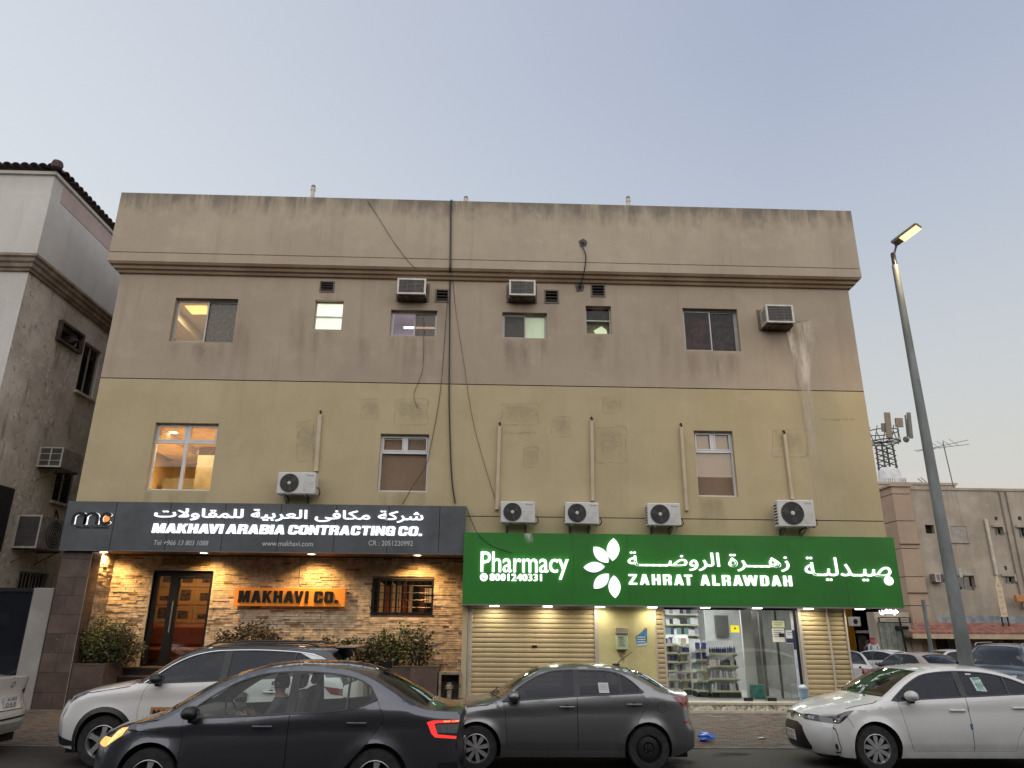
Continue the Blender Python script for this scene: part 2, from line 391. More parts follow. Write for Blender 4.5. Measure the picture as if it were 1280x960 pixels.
def _arc(cx, cz, r, a0, a1, n=5): return [(cx+r*math.cos(R_(a0+(a1-a0)*k/n)), cz+r*math.sin(R_(a0+(a1-a0)*k/n))) for k in range(n+1)]
def _rr(x0, z0, x1, z1, r, rt=None, rb=None, rl=None):
    """rounded rectangle; r on the right corners, rl on the left"""
    rl = r if rl is None else rl
    return _arc(x1-r, z1-r, r, 0, 90)+_arc(x0+rl, z1-rl, rl, 90, 180)+_arc(x0+rl, z0+rl, rl, 180, 270)+_arc(x1-r, z0+r, r, 270, 360)
def glyph(ch, s, h):
    """heavy block capital in a box one high: (width, outline, holes)"""
    w = .19+s*2
    if ch == 'I': return s, [(0,0),(s,0),(s,1),(0,1)], []
    if ch == 'H': return w, [(0,0),(s,0),(s,.5-h/2),(w-s,.5-h/2),(w-s,0),(w,0),(w,1),(w-s,1),(w-s,.5+h/2),(s,.5+h/2),(s,1),(0,1)], []
    if ch == 'T': w *= .95; return w, [(w/2-s/2,0),(w/2+s/2,0),(w/2+s/2,1-h),(w,1-h),(w,1),(0,1),(0,1-h),(w/2-s/2,1-h)], []
    if ch == 'L': w *= .82; return w, [(0,0),(w,0),(w,h),(s,h),(s,1),(0,1)], []
    if ch == 'N': return w, [(0,0),(s*.9,0),(s*.9,.52),(w-s*.95,0),(w,0),(w,1),(w-s*.9,1),(w-s*.9,.48),(s*.95,1),(0,1)], []
    if ch == 'M': w = .34+s*2.2; m = w/2; return w, [(0,0),(s*.9,0),(s*.9,.62),(m-s*.3,0),(m+s*.3,0),(w-s*.9,.62),(w-s*.9,0),(w,0),(w,1),(w-s*1.2,1),(m,.42),(s*1.2,1),(0,1)], []
    if ch == 'V': w *= 1.08; m = w/2; return w, [(m-s*.55,0),(m+s*.55,0),(w,1),(w-s*1.02,1),(m,.36),(s*1.02,1),(0,1)], []
    if ch == 'W': w = .5+s*2.6; m = w/2; return w, [(w*.16,0),(w*.16+s*.95,0),(m,.58),(w*.84-s*.95,0),(w*.84,0),(w,1),(w-s,1),(w*.80-s*.25,.42),(m+s*.45,1),(m-s*.45,1),(w*.20+s*.25,.42),(s,1),(0,1)], []
    if ch == 'A': w *= 1.12; m = w/2; k = lambda z: s*1.02+(m-s*1.02)*z; return w, [(0,0),(s*1.0,0),(s*1.0+.055,.18),(w-s*1.0-.055,.18),(w-s*1.0,0),(w,0),(m+s*.6,1),(m-s*.6,1)], [[(s*1.0+.10,.18+h*.8),(w-s*1.0-.10,.18+h*.8),(m,.80)]]
    if ch == 'K': w *= 1.06; return w, [(0,0),(s,0),(s,.30),(s+.07,.42),(w-s*1.05,0),(w,0),(s+.20,.60),(w-.02,1),(w-s*1.05,1),(s,.60),(s,1),(0,1)], []
    if ch == 'Z': return w, [(0,0),(w,0),(w,h),(s*1.1,h),(w,1-h),(w,1),(0,1),(0,1-h),(w-s*1.1,1-h),(0,h)], []
    if ch == 'O': return w*1.02, _rr(0,0,w*1.02,1,.2), [_rr(s,h,w*1.02-s,1-h,.055)]
    if ch == 'D': return w, _rr(0,0,w,1,.24,rl=.01), [_rr(s,h,w-s,1-h,.07,rl=.01)]
    if ch in 'CG':
        o = [(w,.62)]+_arc(w-.2,.8,.2,0,90)+_arc(.2,.8,.2,90,180)+_arc(.2,.2,.2,180,270)
        if ch == 'C': o += _arc(w-.2,.2,.2,270,360)+[(w,.38),(w-s,.38)]+_arc(w-s-.05,h+.05,.05,0,-90)
        else: o += [(w,0),(w,.53),(w*.5,.53),(w*.5,.53-h*.7),(w-s,.53-h*.7),(w-s,h)]
        return w, o+_arc(s+.05,h+.05,.05,270,180)+_arc(s+.05,1-h-.05,.05,180,90)+_arc(w-s-.05,1-h-.05,.05,90,0)+[(w-s,.62)], []
    if ch in 'RB':
        t = .46; o = _arc(w-.16,1-.16,.16,0,90)[::-1]
        if ch == 'B': o2 = [(0,0)]+_arc(w-.16,.16,.16,270,360)+[(w,.42),(w-.05,.52),(w,.62)]+_arc(w-.16,.84,.16,0,90)+[(0,1)]; return w, o2, [_rr(s,h*.85,w-s,.5-h*.4,.03), _rr(s,.5+h*.4,w-s,1-h*.85,.03)]
        return w, [(0,0),(s,0),(s,.38),(w-s-.03,.38),(w-s,.30),(w-s,0),(w,0),(w,.38),(w-.06,.47),(w,.56)]+_arc(w-.16,.84,.16,0,90)+[(0,1)], [_rr(s,.38+h*.8,w-s,1-h,.04)]
    if ch == '.': return s, [(0,0),(s,0),(s,h*1.1),(0,h*1.1)], []
    return .25, None, []
def block_text(body, x0, x1, z0, z1, Y, depth, mat, parent, s=.28, h=.22, gap=.07, shear=0., name='letter', space=.22):
    items = []; x = 0.; pv = ''
    for ch in body:
        if ch == ' ': x += space; pv = ''; continue
        if pv+ch in ('AV', 'VA', 'AW', 'WA', 'AT', 'LA'): x -= .13 if pv+ch != 'LA' else 0
        pv = ch
        w, o, hs = glyph(ch, s, h); items.append((x, o, hs)); x += w+gap
    tot = x-gap+shear; kx = (x1-x0)/tot; kz = z1-z0
    for (gx, o, hs) in items:
        V, F = cdt(o, hs, 10.); loops = [o]+hs; vs = []; fs = []
        T = lambda p: (x0+(gx+p[0]+shear*p[1])*kx, z0+p[1]*kz)
        for p in V: q = T(p); vs.append((q[0], Y-depth, q[1]))
        fs = [tuple(int(i) for i in f) for f in F]
        for lp in loops:
            n0 = len(vs); n = len(lp)
            for p in lp: q = T(p); vs += [(q[0], Y-depth, q[1]), (q[0], Y, q[1])]
            fs += [(n0+2*i, n0+2*i+1, n0+2*((i+1) % n)+1, n0+2*((i+1) % n)) for i in range(n)]
        me = bpy.data.meshes.new(name); me.from_pydata(vs, [], fs); link(name, me, mat, parent)
def crackline(name, pts, w, Y, mat, parent):
    vs = []; fs = []; al = []; n = len(pts); q = random.Random(int(pts[0][0]*97)+n)
    for i, p in enumerate(pts):
        d = Vector(pts[min(i+1, n-1)])-Vector(pts[max(i-1, 0)]); nn = Vector((-d.y, d.x)).normalized()*w/2
        for sgn, aa in ((-1,0),(0,1),(1,0)): vs.append((p[0]+nn.x*sgn, Y, p[1]+nn.y*sgn)); al.append(aa*q.uniform(.3,1))
    for i in range(n-1): fs += [(i*3, i*3+1, i*3+4, i*3+3), (i*3+1, i*3+2, i*3+5, i*3+4)]
    me = bpy.data.meshes.new(name); me.from_pydata(vs, [], fs); at = me.attributes.new('a', 'FLOAT', 'POINT'); at.data.foreach_set('value', al); return link(name, me, mat, parent)
def smoothpts(pts, n=6):
    out_ = []
    for i in range(len(pts)-1):
        p0 = np.array(pts[max(i-1,0)]); p1 = np.array(pts[i]); p2 = np.array(pts[i+1]); p3 = np.array(pts[min(i+2,len(pts)-1)])
        for k in range(n):
            t = k/n; out_.append(tuple(.5*((2*p1)+(p2-p0)*t+(2*p0-5*p1+4*p2-p3)*t*t+(3*p1-p0-3*p2+p3)*t**3)))
    return out_+[tuple(pts[-1])]
# ================================================================ MAIN BUILDING
XL, XR, DEP = -9.66, 9.53, 14.0
ZMID, ZCOR, ZTOP, OV = 7.70, 10.57, 12.83, .27
ZG0, ZSIGN = 3.62, 3.7
m_up = plaster('beige_render', (.43,.355,.272), (.37,.30,.232), (.48,.415,.325), streak=.45)
m_par = plaster('parapet_render', (.45,.38,.29), (.39,.325,.25), (.50,.44,.345), topz=ZTOP, streak=.35, seed=3)
m_lo = plaster('cream_render', (.50,.42,.262), (.44,.365,.225), (.54,.465,.31), streak=.25, seed=5)
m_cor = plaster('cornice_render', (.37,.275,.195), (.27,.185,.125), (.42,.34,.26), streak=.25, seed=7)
m_dark = M('dark_void', (.012,.012,.013), .8, var=0)
m_alu = M('aluminium_frame', (.42,.41,.39), .45, .3, var=.06)
m_white = M('white_frame', (.66,.66,.68), .4, var=.04)
m_black = M('black_metal', (.014,.014,.016), .35, .2, var=.05)

bld = empty('apartment_building', ((XL+XR)/2, 0, 0), 0, 'three-storey beige and cream rendered building with lit shop signs across its ground floor', 'building')
bld.location = (0, 0, 0)
def rect(tl, br, Y=0.0):
    x0, z1 = P(*tl, Y); x1, z0 = P(*br, Y); return (x0, x1, z0, z1)
UP = [rect((220,372),(290.5,428)), rect((394,375),(426.5,412)), rect((489,387),(545.5,420.5)), rect((628,390),(684,423)), rect((732,382),(765,417.5)), rect((853,385),(926.5,439))]
LO = [rect((195,528),(262,613.5)), rect((476,542),(533.5,615)), rect((867,538),(923,621))]
VENTS = [rect((402,353),(416,364)), rect((546,363),(559.5,376.5)), rect((682,364),(697,378)), rect((740,357),(755,370))]
ACH = [rect((499,349),(531,374)), rect((638,350),(669,376)), rect((953,384),(990,408))]

mb = MB(); holed_wall(mb, XL, XR, ZMID+.012, ZCOR+.3, UP+VENTS, 0, .22)
mb.add([(XL,0,ZMID),(XL,DEP,ZMID),(XL,DEP,ZCOR+.3),(XL,0,ZCOR+.3),(XR,0,ZMID),(XR,DEP,ZMID),(XR,DEP,ZCOR+.3),(XR,0,ZCOR+.3)], [(0,1,2,3),(4,7,6,5),(1,5,6,2)])
mb.add([(XL,0,ZMID+.012),(XR,0,ZMID+.012),(XR,.03,ZMID+.012),(XL,.03,ZMID+.012)], [(0,1,2,3)])
mb.build('upper_wall', m_up, bld)
mb = MB(); holed_wall(mb, XL, XR, 4.42, ZMID-.012, LO, -.004, .24)
XG = P(1061.5,800,.1)[0]
mb.add([(XL,-.004,-.8),(XL,DEP,-.8),(XL,DEP,ZMID),(XL,-.004,ZMID),(XR,-.004,2.5),(XR,DEP,2.5),(XR,DEP,ZMID),(XR,-.004,ZMID)], [(0,1,2,3),(4,7,6,5)])
mb.add([(XL,DEP,-1),(XR,DEP,-1),(XR,DEP,ZMID),(XL,DEP,ZMID),(XG,.1,-1),(XG,DEP,-1),(XG,DEP,2.5),(XG,.1,2.5),(XR,.1,2.5),(XR,DEP,2.5)], [(0,1,2,3),(4,7,6,5),(7,8,9,6)])
mb.build('lower_wall', m_lo, bld)
mb = MB(); mb.box(-.45, XR, -.004, .2, 3.55, 4.40); mb.box(XL, -.45, -.004, .2, 3.55, 4.40); mb.build('sign_backing_wall', m_lo, bld)
box('joint_backing', XL+.02, XR-.02, .03, .05, ZMID-.1, ZMID+.1, m_dark, bld)
box('joint_backing', XL+.02, XR-.02, .03, .05, 4.3, 4.5, m_dark, bld)

def ring_loft(mb, prof, mi=0):
    for i in range(len(prof)-1):
        (d0, z0), (d1, z1) = prof[i], prof[i+1]
        def ring(d, z): return [(XL-d,-d,z),(XR+d,-d,z),(XR+d,DEP+d,z),(XL-d,DEP+d,z)]
        a, b = ring(d0, z0), ring(d1, z1)
        mb.add(a+b, [(k, (k+1) % 4, 4+(k+1) % 4, 4+k) for k in range(4)], mi)
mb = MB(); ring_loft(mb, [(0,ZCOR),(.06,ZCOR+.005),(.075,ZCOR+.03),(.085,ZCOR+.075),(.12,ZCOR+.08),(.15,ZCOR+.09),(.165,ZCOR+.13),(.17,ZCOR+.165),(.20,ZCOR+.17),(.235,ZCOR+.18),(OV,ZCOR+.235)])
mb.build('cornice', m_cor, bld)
mb = MB(); ring_loft(mb, [(OV+.004,ZCOR+.237),(OV+.004,11.04),(OV-.018,11.045),(OV-.018,11.065),(OV,11.07),(OV,ZTOP),(OV-.2,ZTOP),(OV-.2,ZTOP-1.2)])
mb.add([(XL,0,ZTOP-1.2),(XR,0,ZTOP-1.2),(XR,DEP,ZTOP-1.2),(XL,DEP,ZTOP-1.2)], [(0,1,2,3)])
mb.build('parapet', m_par, bld)

# vertical hairline where two stains, patches and drips sit (real marks on the render)
d_dark = decal('damp_stain', (.21,.17,.135), .17, 4.5, (1,1,.22)); d_light = decal('lime_stain', (.70,.62,.50), 1.0, 3, (1,1,.25))
d_patch = decal('filler_patch', (.50,.43,.29), .6, 4, (1,1,1)); d_crack = decal('crack', (.25,.21,.15), .38, 9, (1,1,1))
def PP(pts, Y): return [P(x, y, Y) for x, y in pts]
for i, (a, b, c, d) in enumerate(UP+LO):
    for k in range(3 if b-a > 1 else 2):
        xx = a+(b-a)*(.12+.38*k+random.uniform(-.05,.05)); ln = random.uniform(.5, 1.15)
        ribbon('drip_stain', [(xx, c-.01), (xx+random.uniform(-.03,.03), c-ln*.5), (xx+random.uniform(-.06,.06), c-ln)], random.uniform(.2,.5), -.0075, d_dark, bld)
for a, b, c, d in ACH+VENTS:
    ribbon('drip_stain', [((a+b)/2, c+.1), ((a+b)/2, c-.5), ((a+b)/2+.04, c-1.2)], (b-a)*1.25, -.0095, d_dark, bld)
# long damp streaks seen under the air conditioners
for px, py, py2, w in ((640,425,480,.5),(655,425,478,.35),(512,422,476,.4),(255,430,470,.7),(300,400,465,.5),(745,418,470,.4),(905,440,484,.6),(830,400,470,.3),(455,420,470,.3),(370,380,470,.5)):
    ribbon('damp_streak', PP([(px,py),(px+1,(py+py2)/2),(px-1,py2)], 0), w, -.0115, d_dark, bld)
leak = [(992,405),(1003,400),(1008,425),(1005,450),(1006,485),(1011,520),(1015,550),(1020,590),(1026,640)]
lk = PP(leak, 0); ribbon('lime_streak', lk, [.35,.55,.55,.45,.36,.36,.34,.30,.28], -.0135, d_light, bld)
ribbon('lime_streak', PP([(985,410),(990,430),(995,450),(997,482)], 0), .22, -.0155, d_light, bld)
ribbon('damp_streak', PP([(993,440),(997,480),(1004,520),(1010,560),(1016,600)], 0), .12, -.0165, d_dark, bld)
# filled-in patches round the pipe trunking
def patch_outline(x0, y0, x1, y1):
    pts = [(x0,y0),((x0+x1)/2,y0+random.uniform(-1,1)),(x1,y0),(x1+random.uniform(-1,1),(y0+y1)/2),(x1,y1),((x0+x1)/2,y1+1),(x0,y1),(x0,(y0+y1)/2),(x0,y0)]
    crackline('crack', smoothpts(PP(pts, 0), 4), .05, -.0085, d_crack, bld)
    xx0, zz1 = P(x0,y0); xx1, zz0 = P(x1,y1); zc = (zz0+zz1)/2
    ribbon('filler_patch', [(xx0, zc), (xx1, zc)], zz1-zz0, -.0065, d_patch, bld, fade=False) if False else ribbon('filler_patch', [((xx0+xx1)/2, zz1), ((xx0+xx1)/2, zz0)], xx1-xx0, -.0065, d_patch, bld)
for r in ((745,535,782,577),(754,498,775,515),(690,522,712,545),(655,560,672,583),(372,528,392,575),(494,500,534,530),(452,500,472,522),(966,538,1008,570),(628,505,672,530)):
    patch_outline(*r)
crackline('crack', PP([(627,541),(645,542),(655,541),(670,541.5)], 0), .07, -.0085, d_crack, bld); crackline('crack', PP([(300,378),(299,392),(301,404),(298,418)], 0), .03, -.0085, d_crack, bld); crackline('crack', PP([(396,380),(392,410),(394,440),(391,470)], 0), .03, -.0085, d_crack, bld)
crackline('crack', PP([(1026,524),(1048,525),(1058,524),(1068,524.5)], 0), .07, -.0085, d_crack, bld)
# dents left by removed boxes near the cable
m_hole = M('broken_render', (.10,.09,.08), .95, var=.3, scale=14)
def roughhole(px, py, r, Y):
    x, z = P(px, py, Y); n = 9
    poly = [(x+r*(1+.25*math.sin(k*2.3))*math.cos(2*math.pi*k/n), z+r*(1+.2*math.cos(k*3.1))*math.sin(2*math.pi*k/n)) for k in range(n)]
    mb = MB(); mb.prism(poly, Y-.02, Y-.001, 0); mb.prism([(x+(a-x)*.45, z-.02+(b-z)*.45) for a, b in poly], Y-.023, Y-.0205, 1)
    mb.build('cable_outlet', [m_hole, m_dark], bld)
roughhole(728.5, 304, .115, -OV); roughhole(724.5, 359.5, .125, 0)

# vents
for i, (a, b, c, d) in enumerate(VENTS):
    mb = MB(); t = .035
    mb.box(a-t,b+t,-.02,.04,d,d+t); mb.box(a-t,b+t,-.02,.04,c-t,c); mb.box(a-t,a,-.02,.04,c,d); mb.box(b,b+t,-.02,.04,c,d)
    vf = mb.build('vent', M('vent_frame', (.16,.13,.11), .8), bld)
    for k in range(3):
        zz = c+(d-c)*(k+.7)/3.4; box('louvre', a, b, .02, .07, zz, zz+.02, M('vent_slat', (.05,.045,.04), .7), vf)
    box('vent_back', a, b, .215, .225, c, d, m_dark, bld)

# ---------------------------------------------------------------- windows
g_clear = glass('window_glass', (.93,.93,.9), ior=1.3)
g_tint = glass('tinted_window_glass', (.8,.77,.72), ior=1.3)
g_refl = glass('reflective_brown_glass', (.96,.95,.93), (.85,.78,.7), ior=1.5)
g_dark = glass('dark_window_glass', (.72,.72,.74), ior=1.2)
def frame(mb, a, b, c, d, y0, y1, t, mi=0):
    mb.box(a,b,y0,y1,d-t,d,mi); mb.box(a,b,y0,y1,c,c+t,mi); mb.box(a,a+t,y0,y1,c+t,d-t,mi); mb.box(b-t,b,y0,y1,c+t,d-t,mi)
def pane(a, b, c, d, y, m, parent): return box('pane', a, b, y, y+.006, c, d, m, parent)
def room(a, b, c, d, y0, depth, wallm, up=0., down=0., left=0., right=0., name='room_lining'):
    """the lit room behind a window: five faces"""
    mb = MB(); a-=left; b+=right; c-=down; d+=up; y1 = y0+depth
    mb.add([(a,y0,c),(b,y0,c),(b,y0,d),(a,y0,d),(a,y1,c),(b,y1,c),(b,y1,d),(a,y1,d)], [(4,7,6,5)], 0)
    mb.add([(a,y0,c),(b,y0,c),(b,y0,d),(a,y0,d),(a,y1,c),(b,y1,c),(b,y1,d),(a,y1,d)], [(0,4,5,1),(0,3,7,4),(1,5,6,2)], 1)
    mb.add([(a,y0,c),(b,y0,c),(b,y0,d),(a,y0,d),(a,y1,c),(b,y1,c),(b,y1,d),(a,y1,d)], [(3,2,6,7)], 2)
    return mb.build(name, wallm, bld, flip=False)
def arealight(name, loc, sx_, sy_, e, col, rot=(0,0,0)):
    l = bpy.data.lights.new(name, 'AREA'); l.shape = 'RECTANGLE'; l.size = sx_; l.size_y = sy_; l.energy = e; l.color = col
    o = bpy.data.objects.new(name, l); C.objects.link(o); o.location = loc; o.rotation_euler = rot; return o
w_warm = M('room_wall_warm', (.62,.5,.36), .9, var=.05); c_warm = M('room_ceiling', (.72,.66,.55), .9, var=.03); back_g = M('room_wall_grey', (.42,.40,.37), .9)
def sill(a, b, c, m=None): pass
def slider(r, lefts, rights, yf=.13, fm=None):
    """two-sash aluminium sliding window"""
    a, b, c, d = r; mid = (a+b)/2; t = .035; fm = fm or m_alu
    mb = MB(); frame(mb, a, b, c, d, yf, yf+.08, t); w = mb.build('window', fm, bld)
    mb = MB(); frame(mb, a+t, mid+.03, c+t, d-t, yf+.005, yf+.03, .03); mb.build('sash', fm, w)
    mb = MB(); frame(mb, mid-.01, b-t, c+t, d-t, yf+.04, yf+.065, .03); mb.build('sash', fm, w)
    pane(a+t+.03, mid, c+t+.03, d-t-.03, yf+.016, lefts, w); pane(mid+.02, b-t-.03, c+t+.03, d-t-.03, yf+.05, rights, w)
    return w
# a: lit interior left, insect screen / curtain right
a, b, c, d = UP[0]; w = slider(UP[0], g_clear, g_tint)
box('curtain', (a+b)/2-.02, b, .27, .29, c, d, M('mesh_curtain', (.20,.17,.14), .95, scale=18, var=.4), w, 0)
room(a, b, c, d, .24, 3.4, [back_g, w_warm, c_warm], up=.4, down=.6, left=1.4, right=.3)
x_, z_ = P(245,386,1.2); cz = d+.4
pp = [G(x, y, cz-.02) for x, y in ((231,382.5),(259,382.5),(259,393),(240,393))]; MB().add([(x, y, cz-.02) for x, y in pp], [(0,1,2,3)]).build('ceiling_panel', emit('yellow_ceiling_panel', (1.,.74,.25), 1.25), bld)
q0 = G(222,402,cz-.3)[0]; box('ceiling_coving', max(q0-.6, XL+.12), q0+.05, .3, 3.6, cz-.3, cz-.03, c_warm, bld)
arealight('room_light', (a+.1, 1.7, cz-.12), .8, 1.2, 42, (1.,.78,.45)).parent = bld
# b: two bright obscured panes
a, b, c, d = UP[1]; t = .035; mb = MB(); frame(mb, a, b, c, d, .13, .19, t); zc = c+(d-c)*.49; mb.box(a+t, b-t, .13, .19, zc-.02, zc+.02); w = mb.build('window', m_alu, bld)
e_fr = emit('lit_frosted_pane', (.95,1.,.80), .85); pane(a+t, b-t, zc+.02, d-t, .165, e_fr, w); pane(a+t, b-t, c+t, zc-.02, .16, emit('lit_frosted_pane_lower', (.84,.92,.72), .78), w)
# c: lilac lit left sash, tube lamp
a, b, c, d = UP[2]; w = slider(UP[2], g_clear, g_tint)
lilac = M('room_wall_lilac', (.55,.46,.58), .9, var=.04); room(a, b, c, d, .24, 1.6, [lilac, lilac, lilac], up=.35, down=.3, left=.3, right=.4)
mb = MB(); t0, t1 = P(505,409.5,.9), P(544,410,.9); mb.tube([(t0[0], .9, t0[1]), (t1[0], .9, t1[1])], .03); mb.build('tube_lamp', emit('tube_lamp_glow', (1.,.97,.95), 6.), bld)
box('curtain', (a+b)/2, b, .27, .28, c, d, glass('thin_curtain', (.50,.44,.36), ior=1.05, solid=.35, solidcol=(.2,.17,.14)), w)
arealight('room_light', ((a+b)/2, .9, d+.25), .8, .6, 7, (.93,.85,1.)).parent = bld
# d: dark green left, pale green lit right
a, b, c, d = UP[3]; w = slider(UP[3], g_dark, g_clear)
box('blind', a, (a+b)/2, .26, .27, c, d, M('green_blind', (.24,.24,.16), .9, scale=9), w); box('blind', (a+b)/2, b, .26, .27, c, d, emit('lit_green_blind', (.62,.74,.52), .42), w)
# e: broken lower pane
a, b, c, d = UP[4]; mb = MB(); frame(mb, a, b, c, d, .13, .19, .03); zc = c+(d-c)*.53; mb.box(a+.03, b-.03, .13, .19, zc-.015, zc+.015); w = mb.build('window', m_alu, bld)
pane(a+.03, b-.03, zc, d-.03, .165, g_dark, w)
box('curtain', a+.02, b-.02, .24, .25, zc, d, M('dark_blind', (.06,.055,.05), .9), w)
box('curtain', a+.02, b-.02, .24, .25, c, zc, M('torn_blind', (.20,.18,.12), .9, scale=7, var=.2), w)
cx, czz = a+(b-a)*.62, c+(zc-c)*.28; poly = [(cx+.17*(1+.2*math.sin(k*2.1))*math.cos(k*.7), max(c+.03, czz+.17*(1+.15*math.cos(k*3))*math.sin(k*.7))) for k in range(9)]
MB().prism(poly, .232, .238).build('torn_hole', emit('lit_room_beyond', (.62,.72,.45), .6), w)
# f: maroon curtains
a, b, c, d = UP[5]; w = slider(UP[5], g_dark, g_dark)
mcur = M('maroon_floral_curtain', (.19,.065,.055), .95, scale=6, var=.45); mcb = M('dark_floral_curtain', (.13,.07,.07), .95, scale=9, var=.5)
for mid_, x0, x1, mm in ((0, a, (a+b)/2, mcur), (1, (a+b)/2, b, mcb)):
    n = 40; vs = []; fs = []
    for i in range(n+1):
        x = x0+(x1-x0)*i/n; y = .27+.02*math.sin(i*1.7); vs += [(x,y,c),(x,y,d)]
    fs = [(2*i, 2*i+2, 2*i+3, 2*i+1) for i in range(n)]
    me = bpy.data.meshes.new('curtain'); me.from_pydata(vs, [], fs); link('curtain', me, mm, w)

def office_window(r, single=False):
    """white upvc: two small top lights over one or two tall panes"""
    a, b, c, d = r; y = .12; t = .045
    zt = d-(d-c)*(.265 if not single else .30); mid = a+(b-a)*.5
    mb = MB(); frame(mb, a, b, c, d, y, y+.08, t); mb.box(a+t, b-t, y-.006, y+.08, zt-.045, zt+.01); mb.box(mid-.035, mid+.035, y-.004, y+.078, zt+.01, d-t)
    if not single: mb.box(mid-.035, mid+.035, y-.004, y+.078, c+t, zt-.045)
    w = mb.build('window', m_white, bld)
    for x0, x1 in ((a+t, mid-.035), (mid+.035, b-t)):
        m2 = MB(); frame(m2, x0+.004, x1-.004, zt+.014, d-t-.004, y-.012, y+.03, .032); m2.build('sash', m_white, w)
    return w, a+t, b-t, c+t, zt, d-t, mid
w, a, b, c, zt, d, mid = office_window(LO[0])
for x0, x1, z0, z1 in ((a,mid-.03,zt,d),(mid+.03,b,zt,d),(a,mid-.03,c,zt-.04),(mid+.03,b,c,zt-.04)): pane(x0, x1, z0, z1, .155, g_clear, w)
o_wall = M('office_wall', (.80,.60,.34), .85, var=.06); o_ceil = M('office_ceiling', (.74,.56,.32), .8)
room(a, b, c, d, .24, 4.2, [o_wall, o_wall, o_ceil], up=.12, down=.5, left=1.38, right=.3)
cz = d+.12
q0 = G(212,551,cz-.2)[0]; box('bulkhead', max(q0-.9, XL+.12), q0, .3, 4.1, cz-.2, cz-.01, M('bulkhead_cream', (.8,.62,.36), .8), bld)
mb = MB(); s0, s1 = G(239,561,cz-.03), G(266,577,cz-.03); mb.tube([(*s0, cz-.03), (*s1, cz-.03)], .03); mb.build('strip_lamp', emit('strip_lamp_glow', (1.,.80,.28), 5.), bld)
for xx, yy in (G(217,540.5,cz), G(254,563.5,cz)): MB().lathe([(0,0),(.09,0),(.09,-.012),(0,-.012)], 'z', 14, (xx, yy, cz-.002)).build('downlight', emit('downlight_glow', (1.,.85,.6), 8.), bld)
wq = P(246,580,2.8)[0]; box('wall_panel', wq, b+.28, 2.8, 2.86, c-.4, cz-.05, M('grey_panelling', (.2,.17,.13), .7), bld)
a2 = P(200,570,4.0)[0]; zs_ = P(212,577,4.0)[1]; sh = box('wall_shelf', a2, a2+1.5, 3.9, 4.2, zs_-.05, zs_, M('shelf_cream', (.75,.6,.4), .6), bld)
for k in range(5): box('shelf_object', a2+.1+k*.27, a2+.26+k*.27, 3.95, 4.1, zs_+.001, zs_+.18+.14*((k*7) % 3), M('shelf_object_brown', (.28,.16,.08), .6), bld)
a3 = P(204,600,3.3)[0]; box('cabinet', a3, a3+.9, 3.3, 4.1, c-.4, P(215,598,3.3)[1], M('cabinet_grey', (.20,.19,.17), .6), bld)
box('cabinet_post', a3+.95, a3+1.02, 3.3, 3.4, c-.4, P(215,600,3.3)[1], M('shelf_object_brown', (.3,.2,.1), .6), bld)
arealight('room_light', (a+.2, 1.9, cz-.25), 1.6, 1.8, 100, (1.,.73,.36)).parent = bld
for r, ex in ((LO[1], 0), (LO[2], 1)):
    w, a, b, c, zt, d, mid = office_window(r, True)
    for x0, x1, z0, z1 in ((a,mid-.03,zt,d),(mid+.03,b,zt,d),(a,b,c,zt-.04)): pane(x0, x1, z0, z1, .155, g_refl, w)
    box('roller_blind', a, b, .185, .19, c, d, M('brown_blind', (.36,.26,.19), .85, var=.04), w)

# ---------------------------------------------------------------- things fixed to the facade
m_wac = M('ac_casing_beige', (.46,.42,.36), .6, var=.12, scale=6); m_grille = M('ac_grille_dark', (.07,.065,.06), .6, var=.2, scale=20)
def window_ac(r, out_, label, drip=True):
    a, b, c, d = r; g = empty('window_air_conditioner', ((a+b)/2, 0, c), 0, label, 'air conditioner', 'window air conditioners on the top floor'); y0 = -out_; w = (b-a)/2; h = d-c
    mb = MB(); t = .045; mb.box(-w, w, y0+.02, .1, 0, h); mb.build('casing', m_wac, g)
    mb = MB(); frame(mb, -w-.01, w+.01, -.01, h+.01, y0-.01, y0+.019, t); mb.build('front_frame', M('ac_frame_pale', (.60,.57,.52), .5), g)
    gr = box('grille', -w+t, w-t, y0+.01, y0+.018, t, h-t, m_grille, g)
    for k in range(9): z = t+(h-2*t)*(k+.5)/9; box('louvre', -w+t, w-t, y0-.002, y0+.009, z, z+.012, M('ac_louvre', (.16,.15,.14), .6), gr)
    for k in range(1, 3): x = -w+t+(2*w-2*t)*k/3; box('rib', x-.006, x+.006, y0-.004, y0-.0025, t, h-t, M('ac_louvre', (.16,.15,.14), .6), gr)
    for s in (-1, 1):
        for k in range(5): z = h*(.25+.12*k); box('side_slot', s*w-.006, s*w+.006, y0+.08, y0+.3, z, z+.015, m_dark, g)
    mb = MB(); mb.box(-w-.02, w+.02, y0+.1, 0, -.05, -.012); mb.build('support_shelf', M('rusty_bracket', (.11,.075,.05), .85, scale=9, var=.35), g)
    mb = MB(); frame(mb, -w-.07, w+.07, -.05, h+.05, -.03, .012, .05); mb.build('wall_surround', M('wooden_surround', (.17,.13,.10), .85), g)
    return g
def acr(tl, br, Y): x0, z1 = P(*tl, Y); x1, z0 = P(*br, Y); return (x0, x1, z0, z1)
window_ac(acr((497.5,348),(531.5,367.5),-.38), .38, 'beige window air conditioner above the lilac-lit window, leftmost on the top floor')
window_ac(acr((637,350),(669,369),-.38), .38, 'beige window air conditioner with a broken grille in the middle of the top floor')
window_ac(acr((957,381),(993,403),-.45), .45, 'beige window air conditioner at the right with a pale leak stain beneath')

